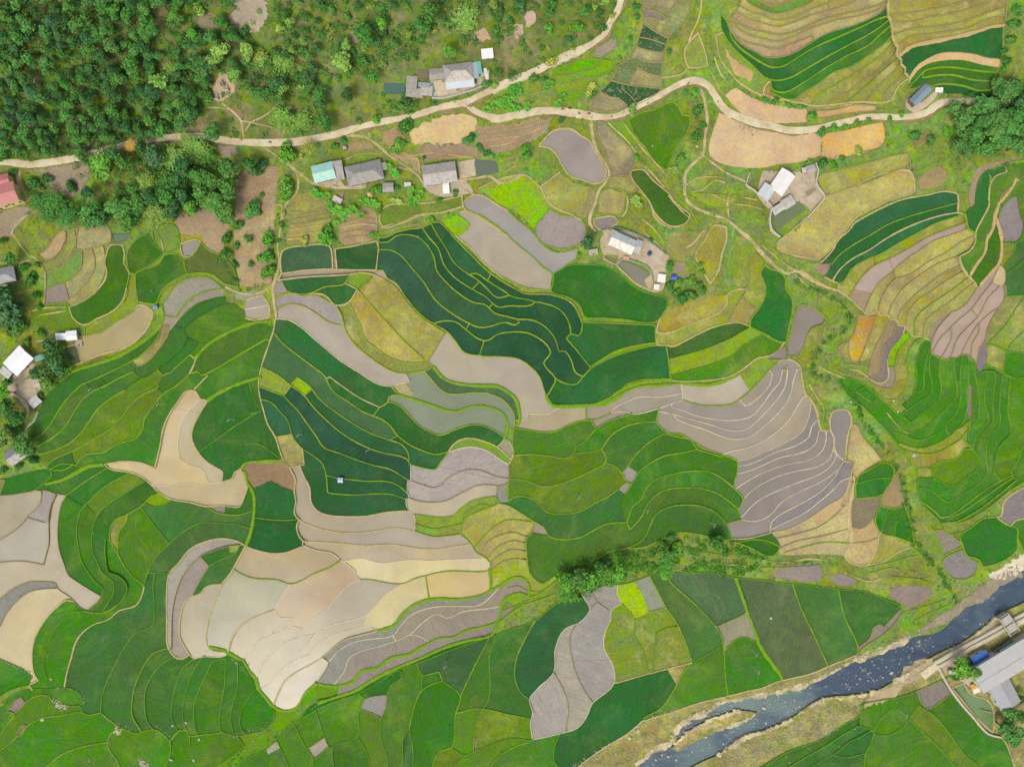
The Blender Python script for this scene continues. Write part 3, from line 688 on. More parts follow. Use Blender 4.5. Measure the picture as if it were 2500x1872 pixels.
gM -60 1180 40 1130 60 1080 150 1030 290 990 430 995 500 980 600 990 690 1050 710 1100 650 1140 580 1135 450 1110
yM 720 345 880 350 980 290
gM 1215 130 1250 20 1310 15 1430 25
gM 1310 15 1290 100 1300 300 1285 460 1150 520 1050 650 980 780 930 880 870 1040 855 1190
yM 855 1190 750 1210 700 1190 500 1220 350 1240 230 1310 100 1440 -60 1560
gM 580 1135 690 1140 700 1190
yM 1440 645 1300 690 1220 790 1160 920 1120 1080 1125 1220 1200 1345
gM 1500 715 1400 760 1290 870 1230 1000 1225 1150 1250 1270 1300 1335
gM 1640 735 1540 820 1500 920 1460 1080 1450 1220 1500 1340
gM 1710 720 1620 860 1580 980 1550 1130 1550 1270 1580 1340
gM 1900 740 1800 760 1740 870 1680 1000 1640 1130 1640 1260 1670 1385
gM 1900 730 1895 950 1870 1110 1850 1250 1870 1350 1920 1370
gM 2000 750 2000 1000 1970 1100 1950 1250 1980 1385
gM 2150 1000 2080 1090 2030 1200 2040 1330 2090 1375
yM 855 1190 940 1260 1060 1330 1150 1360 1300 1330 1380 1370 1440 1430 1520 1340 1580 1340 1600 1390 1680 1380 1870 1360
gM 1920 1370 2000 1390 2100 1370 2210 1350
gM 2000 1390 2060 1470 1960 1560 1820 1656 1760 1750
gM 1440 1430 1440 1520 1410 1620 1350 1750
gM 1600 1390 1600 1480 1570 1570 1450 1750
yM 1060 1330 970 1340 920 1400 920 1500 980 1580 1060 1750
yM 300 1750 500 1560 700 1480 915 1440
gM 650 1750 850 1560 920 1520
bMc 180 1065 215 1110 120 1200 70 1180 130 1090
bMc 200 1295 235 1305 170 1390 140 1380
yM -60 1460 0 1390 60 1300 130 1215
yM 215 1110 320 1050 420 1060 450 1110
pM 1930 670 1960 560 2050 450 2208 370 2314 330
wM 2300 510 2290 540 2189 580 2100 690 2050 750
YM 1770 640 1900 670 1980 720 2050 760 2110 850 2160 910 2180 990 2240 1060 2320 1150 2400 1180 2490 1160 2530 1110 2560 1050 2670 945
wM 1640 735 1710 725 1900 715 1920 670
wM 1710 720 1770 640
wN 150 550 220 510 290 470 410 485
wN 175 335 220 395 315 390 295 468
wN 310 105 240 210 175 335
wN 895 75 800 120 700 220 640 300 530 380 410 485 385 560
wN 20 910 70 790 150 700 240 620 385 560 530 530
wN 1250 110 1100 210 1030 290 940 380 800 420 650 460 530 530 440 620 360 740
wN 940 385 930 470
wN 360 740 430 720 550 610 700 530 850 495 930 470 990 480 1050 505
wN 45 985 120 960 200 860 360 740
pN 1040 510 900 545 770 580 680 640 580 730 460 800 350 860 260 930 210 1020 170 1120
bN 580 730 630 770 610 830 530 945
YN 1985 -10 1985 170 1900 210 1750 240 1480 245 1350 290 1250 370 1180 460 1040 510
yN 1445 45 1475 240
wN 630 770 720 670 850 600 1000 575 1170 545 1240 460 1330 370 1500 310 1700 300 1900 290 2060 150 2090 120
wN 675 960 770 830 800 740 900 680 1050 640 1200 590 1310 540 1420 440 1540 365 1630 400 1750 350 2000 315 2080 300
wN 1310 540 1400 555 1480 605
wN 1170 545 1195 590
YN 530 945 600 965 720 970 840 930 900 850 1040 820 1150 740 1300 710 1480 605 1560 570 1690 560 1780 510 1950 470 2050 430 2085 300 2130 230 2240 195 2339 225 2420 190 2500 130 2560 80
YN 540 1110 700 1060 850 1010 1000 920 1200 820 1400 740 1600 650 1800 590 2000 540 2060 450 2130 390 2280 290 2400 250 2540 200
YN 1985 170 2100 110 2190 60 2280 70 2320 150 2320 210
yN 2085 340 2240 290 2300 270 2400 250
nN 540 1110 440 1180 400 1250
gN 180 1420 330 1300 520 1170 700 1090 880 1030 1050 940 1200 840 1370 780 1600 690 1760 630 1980 560 2139 500 2369 420 2559 270 2739 200 2939 130 3139 110 3329 45 3439 20 3639 20 3889 20 4059 60 4279 80 4539 115 4609 115 4929 160 5159 180 5279 230 5439 300 5469 350
gN 520 1170 600 1400 630 1470 670 1485
gN 345 1300 420 1450 500 1590 470 1750
gN 880 1030 935 1080 890 1170 870 1390 670 1480 690 1750
bNc 600 1400 630 1470 510 1575 450 1500
gN 195 1430 300 1656 340 1750
bNc 940 1080 1120 1045 1110 1150 1070 1240 1000 1200 900 1170
gN 1200 840 1250 850 1240 900 1160 960 1120 1045
gN 1070 1240 1070 1400 1130 1600 1120 1750
gN 870 1390 950 1530 1000 1750
yN 1370 780 1420 880 1560 850 1590 925 1420 1000 1350 1150 1310 1320
gN 1420 880 1410 1000
yN 1590 925 1740 1055 1700 1200 1665 1480 1560 1520 1480 1750
gN 1310 1320 1260 1400 1250 1600 1150 1750
gN 1310 1320 1340 1500 1340 1750
yN 1985 560 1900 720 1820 880 1740 1055
gN 2035 550 1985 720 1990 1000 1970 1100 1930 1160
yN 1700 1200 1850 1160 1930 1160 2139 1205 2329 1245
gN 1930 1160 1870 1300 1850 1520
gN 1665 1490 1780 1550 1850 1520 2000 1460 2139 1410 2339 1425
gN 1780 1550 1600 1750
gN 1900 1750 2060 1570 2160 1500 2339 1430
bNc 1855 1405 1872 1410 1867 1505 1850 1500
nNc 100 1510 190 1440 215 1500 120 1550
yO 230 420 150 560 70 750 60 900 100 1010 180 1080
wO 610 185 690 330 610 430 470 500 400 650 385 850 250 990 180 1080 210 1200 190 1250 210 1420 440 1370 600 1310 670 1210 710 1120 890 950 890 820 810 650 810 550 870 400 870 335 960 280 920 200 925 110
bO 780 130 710 190 750 260 870 345
bO 750 270 690 330
bO 590 440 530 540 530 680 580 880 640 1000 715 1110
bO 390 860 470 1010 510 1150 490 1340
yO 960 280 1040 370 1070 410
nO 930 115 1060 100 1190 350 1070 405
yO 1190 350 1330 310 1190 40
yO 1330 310 1420 440 1490 590 1550 770
gO 1070 405 1070 540 1140 680 1180 865
pO 900 945 1180 865 1550 775
gO 1430 470 1320 490 1250 530 1240 620 1220 750 1220 850
yO 1550 775 1480 850 1420 960 1340 1090 1280 1160 1150 1230 1130 1260
nO 1340 830 1420 960
pO 460 1750 700 1560 850 1460 1000 1370 1130 1270 1400 1180 1600 1110 1850 1050 2000 1010 2139 980 2289 920 2539 860 2689 800 2839 740 2929 705
gO 440 1370 400 1450 390 1600 430 1656 470 1750
gO 0 1210 190 1250
yO 0 1510 210 1425
gO -60 1530 0 1510
nO -60 1215 0 1210
yO 1330 20 1350 70 1550 260 1700 410 1790 540 1820 680 1830 900 1850 1050
gO 1580 750 1800 630
nO 1550 775 1580 750
yO 1760 465 2000 350 2010 340
yO 1820 675 1890 600 1980 560 2110 610
YO 1920 60 1990 270 2090 540 2140 660 2239 800 2299 900 2290 920
yP 260 115 330 320 440 550 550 800
yP 645 160 690 380 800 640 790 705
bP 1165 320 1020 470 990 445 930 480 910 550 810 640
bP 1190 350 1130 430 1030 530 850 650 790 705
nP -1280 2000 -1000 1600 -889 1510 -749 1450 -719 1360 -639 1280 -439 1190 -359 1130 -139 1080 0 1060 200 1020 450 940 800 760 1100 650 1250 570 1500 510 1600 420 1750 290 1950 130 2208 -40 2460 -200
nP -950 2000 -739 1750 -499 1610 -339 1540 -139 1400 0 1350 200 1270 500 1080 750 1050 950 1020 1150 910 1280 830 1450 720 1700 600 1900 450 2000 370 2208 270 2460 100
nPc -749 1490 -639 1370 -439 1260 -189 1180 -39 1200 -139 1260 -339 1330 -499 1410 -619 1470 -709 1530
gP -700 2000 0 1650 200 1530 500 1420 700 1290 830 1215 840 1130 1000 1090 1130 1070 1310 1010 1510 920 1700 830
bPc 1310 1020 1510 925 1590 1040 1400 1165 1340 1110
pPc 1600 990 1700 950 1760 1040 1900 1090 1950 1180 1940 1360 1800 1230 1670 1070
pP 1475 800 1560 960 1650 1090 1780 1240 1900 1370 2010 1400 2080 1520 2140 1750
gP 1340 1110 1240 1240 1190 1310 1090 1370 1020 1385 940 1370 920 1340 830 1300 830 1215
gP 830 1300 700 1370 560 1460 380 1560 100 1720
gP 920 1340 840 1390 730 1440 620 1530 410 1656 330 1750
gP 600 1550 700 1570 870 1530 860 1656 880 1750
gP 870 1530 920 1440 940 1370
gP 1240 1240 1300 1310 1400 1400 1500 1500 1600 1620 1700 1750
gP 1330 1140 1440 1210 1600 1400 1720 1560 1850 1660 1900 1750
gP 940 1340 1000 1240 1100 1150
bPc 1100 1740 1120 1740 1120 1745
YK 320 150 330 190 380 240 500 245 650 240 750 225 850 180 980 90 1100 50 1370 25
nK 300 -50 250 -60
wK 650 250 500 258 430 262 340 310 170 310 160 360 60 370
yK 100 355 60 370 60 430 45 450 0 450
yK 60 430 400 460 480 420 580 380 660 365
yK 660 365 655 245
yK 660 365 740 360 870 305
wK 870 305 890 270 1000 210 1100 170 1280 170 1470 140
wK 870 305 950 290 1010 295 1040 310 1270 265 1380 225 1470 195
yK 1040 310 830 380 740 435 700 370
wK 1460 50 1475 195
YK 650 245 770 240 870 200 1000 120 1110 80 1300 70 1450 55 1700 65 1880 10 1950 -30
yK 1475 195 1600 235 1750 240 1880 230 2040 115 2140 10 2209 -70 2270 -120
nK 1950 -30 2040 115
yK 1270 265 1265 300 1250 380 1320 450 1350 470 1450 480 1570 550 1680 610 1800 650 1930 710 1925 820 1900 930 1930 960 1980 1025 1940 1120 1970 1200 1840 1230 1880 1360
wK 1970 215 2000 245 2080 200 2208 60 2230 -30
wK 1380 230 1380 255 1470 280 1550 315 1700 350 1900 365 2050 330 2139 240 2219 130 2299 30 2314 -60
wK 1270 290 1400 315 1520 350 1700 400 1900 455 2000 440 2100 370 2139 330 2259 200 2329 100 2354 0 2360 -90
wK 1400 315 1410 340 1500 390 1650 440 1800 500 1900 525 2020 510 2139 430 2289 290 2379 160 2409 30 2440 -60
wK 1800 650 1900 620 2000 600 2139 545 2239 480 2369 360 2469 200 2509 150
wK 1930 710 2050 680 2139 640 2339 550 2479 460 2539 330 2559 220
wK 1930 750 2030 735 2139 690 2239 640 2439 570 2539 500 2559 420 2610 360
wK 1930 815 2030 790 2139 745 2289 680 2519 620 2599 550 2620 460
wK 1910 945 2000 885 2139 810 2339 740 2559 690 2649 620 2684 520 2680 450
wK 1980 1025 2050 960 2139 900 2289 830 2439 790 2619 750 2709 690 2744 590 2749 520
wK 1970 1180 2060 1080 2139 1020 2289 950 2439 890 2619 820 2719 750 2769 660 2739 580
wK 1970 1205 2080 1215 2139 1200 2219 1150 2309 1050 2489 950 2639 880 2799 760 2829 710
wK 2205 1310 2219 1220 2289 1160 2439 1080 2639 960 2769 820 2804 750
wK 2219 1280 2339 1220 2489 1150 2619 1050 2739 950 2819 870 2884 850
pK 1880 1360 2000 1360 2139 1330 2209 1310 2359 1280 2539 1190 2699 1080 2839 990 2884 850 2914 715 2839 710 2859 500 2894 350 2859 280 2739 290 2709 360 2719 450 2639 450 2619 380 2599 280 2559 200 2509 140 2479 30 2459 -90 2420 -130 2350 -150 2270 -120
wK 2719 450 2749 520 2739 580 2760 640 2839 710
yK 45 450 40 560 50 660 200 650 350 665 490 680 560 640
nK 0 530 40 600 50 660
yK 740 435 650 540 570 600 560 640 700 630 790 605
yK 1250 375 1100 385 960 430 870 490 790 605
yK 790 605 830 680 820 720 700 790 550 860 400 910 300 920 150 870 12 855
yK 820 720 900 750 960 810 1000 880 1040 900
yK 1330 470 1200 540 1080 650 1000 760 960 810
yK 1340 480 1430 500 1550 540 1590 610 1480 635 1330 660 1200 720 1100 800 1045 900 985 985
yK 1590 610 1800 670
nKc 1010 755 1085 800 1040 895 1000 880 965 810
nK 990 890 1035 905
nK 985 985 930 945
yK 1900 930 1800 850 1700 800 1560 790 1350 825 1220 880 1150 960 1130 1020 1050 1090 1010 1200 1000 1220
yK 1940 1110 1800 1000 1650 940 1500 930 1300 960 1180 1060 1120 1180 1030 1280 1000 1220
yK 1840 1230 1750 1140 1650 1090 1530 1075 1350 1095 1240 1160 1190 1270 1130 1370 1000 1440
yK 5 870 0 1050 50 1010 150 1005 240 1050 320 1130 400 1150 600 1130 750 1050 850 1000 990 890
nK 985 985 960 1040 970 1160 1000 1220
yK -90 1060 0 1080 120 1150 220 1215 300 1260 350 1340 600 1350 700 1300 820 1240 1000 1220
nK 330 1335 200 1310
yK 220 1215 200 1310 160 1350 160 1500 190 1656 290 1735 420 1650 500 1590 700 1560 850 1470 1000 1440 1150 1430 1300 1360 1420 1310 1600 1320 1800 1370 1870 1365
yKc 1930 1395 2060 1365 2208 1385 2290 1430 2239 1500 2139 1490 2050 1440
nK 1870 1365 1930 1395
yJ 65 85 150 120 250 155 310 75
yJ 250 155 300 210 370 280 450 390 530 500 590 590 720 640 850 690 1000 740 1150 775 1230 820 1300 865 1325 865
yJ 65 185 150 215 220 290 290 370 320 480 340 520 410 600 500 660 580 730 610 820 625 970 800 990 1150 985 1280 1025
yJ 175 505 320 480
pJ 410 600 425 740 385 745 300 765
yJ 425 155 500 250 600 350 700 440 850 540 1000 610 1100 640 1230 665 1290 690 1320 730
yJ 1150 530 1250 570 1300 640 1310 700
yJ 1150 530 1210 490
pJ 640 0 750 80 900 180 1060 255
yJ 1010 320 1060 260 1130 210 1140 165 1215 150 1160 75
yJ 1130 210 1200 225 1280 290 1380 400 1480 460 1570 490 1700 440 1850 400 1960 420 2110 500
YJ 1215 150 1350 190 1500 240 1600 275 1700 290 1850 245 2000 260 2100 310 2140 420 2130 450 2110 520
nJ 1270 60 1340 140 1330 180
yJ 1320 735 1450 770 1530 775 1570 720 1640 630
pJ 1640 620 1700 550 1800 515 1900 530 2050 590 2160 690
wJ 1640 635 1750 600 1850 590 1980 630 2080 700 2145 735
pJ 2050 590 2110 525 2170 570 2185 650 2145 735
bJ 2145 735 2150 860 2150 890 2100 910 2050 920
wJ 1320 735 1325 865 1300 865 1290 950 1310 1020 1280 1025 1300 1125 1350 1160 1355 1295
bJ 1300 865 1400 900 1530 930 1650 840 1780 785 1900 785 2050 840 2150 855
bJ 1310 1020 1400 1045 1500 1055 1620 1040 1780 960 1900 910 2050 915 2040 1010
yJ 1350 1150 1400 1160 1550 1180 1680 1165 1740 1110 1830 1050 1930 1020 2040 1010 2060 1070
nJ 2110 905 2140 1050 2060 1070
yJ 620 825 700 850 800 860 950 875 1100 875 1200 900 1300 980
pJ 385 745 430 850 470 930 480 1040 530 1120 620 1160 800 1175 950 1170 1100 1140 1300 1125
pJ 300 765 350 870 340 960 355 1050 340 1140 380 1200 500 1260 650 1300 850 1315 1000 1300 1200 1270 1355 1295
yJ 1360 1240 1500 1275 1600 1270 1745 1235
yJ 1355 1295 1500 1340 1600 1340 1740 1320
yJ 2060 1070 1900 1130 1780 1190 1740 1300 1740 1320
yJ 1750 1220 1760 1180 1830 1110 1930 1070 1990 1090
pJ 380 1200 360 1270 415 1380 500 1390 700 1400 950 1420 1150 1410 1400 1445 1550 1450 1700 1425 1830 1405
wJ 415 1380 410 1410 530 1460 650 1480 730 1540 800 1590 860 1640 860 1668 895 1703
wJ 770 1550 900 1530 1080 1565 1300 1540 1500 1545 1700 1535 1940 1525
yJ 1740 1320 1830 1400 1870 1470 1950 1520 1990 1560 1985 1628 1900 1638 1640 1633 1450 1668 1350 1698 1250 1740 1100 1728 1000 1708 895 1703
nJ 140 872 40 920 5 935
nJ 140 872 230 920 340 960
yJ -5 1180 150 1200 340 1200 375 1190
pJ -69 1420 0 1450 130 1480 250 1480 410 1425
yJ 730 1540 640 1600 500 1656 390 1718 310 1743 200 1708 0 1693 -100 1660 -209 1590
gJ -69 565 30 560 240 700 300 765
gJ -60 -20 -20 120 40 250 75 270
gJ 60 280 -40 310
yJ 1870 1420 1950 1330 2050 1240 2139 1205 2330 1220
bJ 1930 1450 1950 1400 2050 1340 2180 1310 2310 1350
bJ 1980 1510 2050 1430 2180 1380 2300 1400
bJ 2000 1550 2080 1490 2180 1450 2300 1470
bJ 1995 1630 2080 1560 2180 1530 2300 1540
bLc 800 400 850 500 950 620 1010 700 900 760 790 850 770 830 785 715 715 700 725 600 760 400
yLc 800 860 900 780 1050 720 1110 770 1100 850 1020 980 790 1020 785 930
gL 800 895 950 855 1100 850
bLc 1140 790 1170 960 1190 1060 1120 1110 1000 1080 1020 980 1100 860
nLc 780 1025 990 1005 990 1090 930 1200 830 1280 760 1260 750 1100
yLc 1000 1085 1110 1110 1200 1080 1240 1180 1280 1400 1110 1340 1000 1310 950 1200
gL 1000 1290 1050 1160 1120 1110
gL 1110 1335 1140 1210 1240 1180
nL 70 1315 150 1420 140 1490 250 1500 400 1490 690 1500
nLc 430 1180 560 1090 680 1010 680 1090 600 1160 480 1260
pL 690 1500 740 1300 740 1020 780 880 770 830
pL 990 1310 960 1450 880 1580 740 1560 690 1500
pL 880 1580 1000 1560 1150 1470 1260 1430
yL 1260 1430 1340 1500 1400 1640 1440 1740 1300 1700 1100 1680
nL 1110 1340 1260 1430
nPc 90 60 120 10 480 -60 510 20 500 75 400 100 200 70
nPc 570 60 660 30 810 90 740 130 640 120
nPc 1090 150 1410 150 1430 210 1350 270 1210 315 1190 280 1070 230
nP 330 -110 90 -130 -60 -60
gE 2130 1105 2240 1140 2320 1160
yJ 490 100 560 190 700 300 850 400 1000 480 1150 530
nN 720 965 700 1065
gM 2200 1350 2290 1290 2320 1140
gN 180 1420 100 1500 -60 1580 -150 1656 -200 1750
nH 2003 605 2012 645
nG 2095 540 2150 600 2172 645
gL 1940 795 2000 865
nP 785 703 900 745
nN 2035 560 2080 500"""

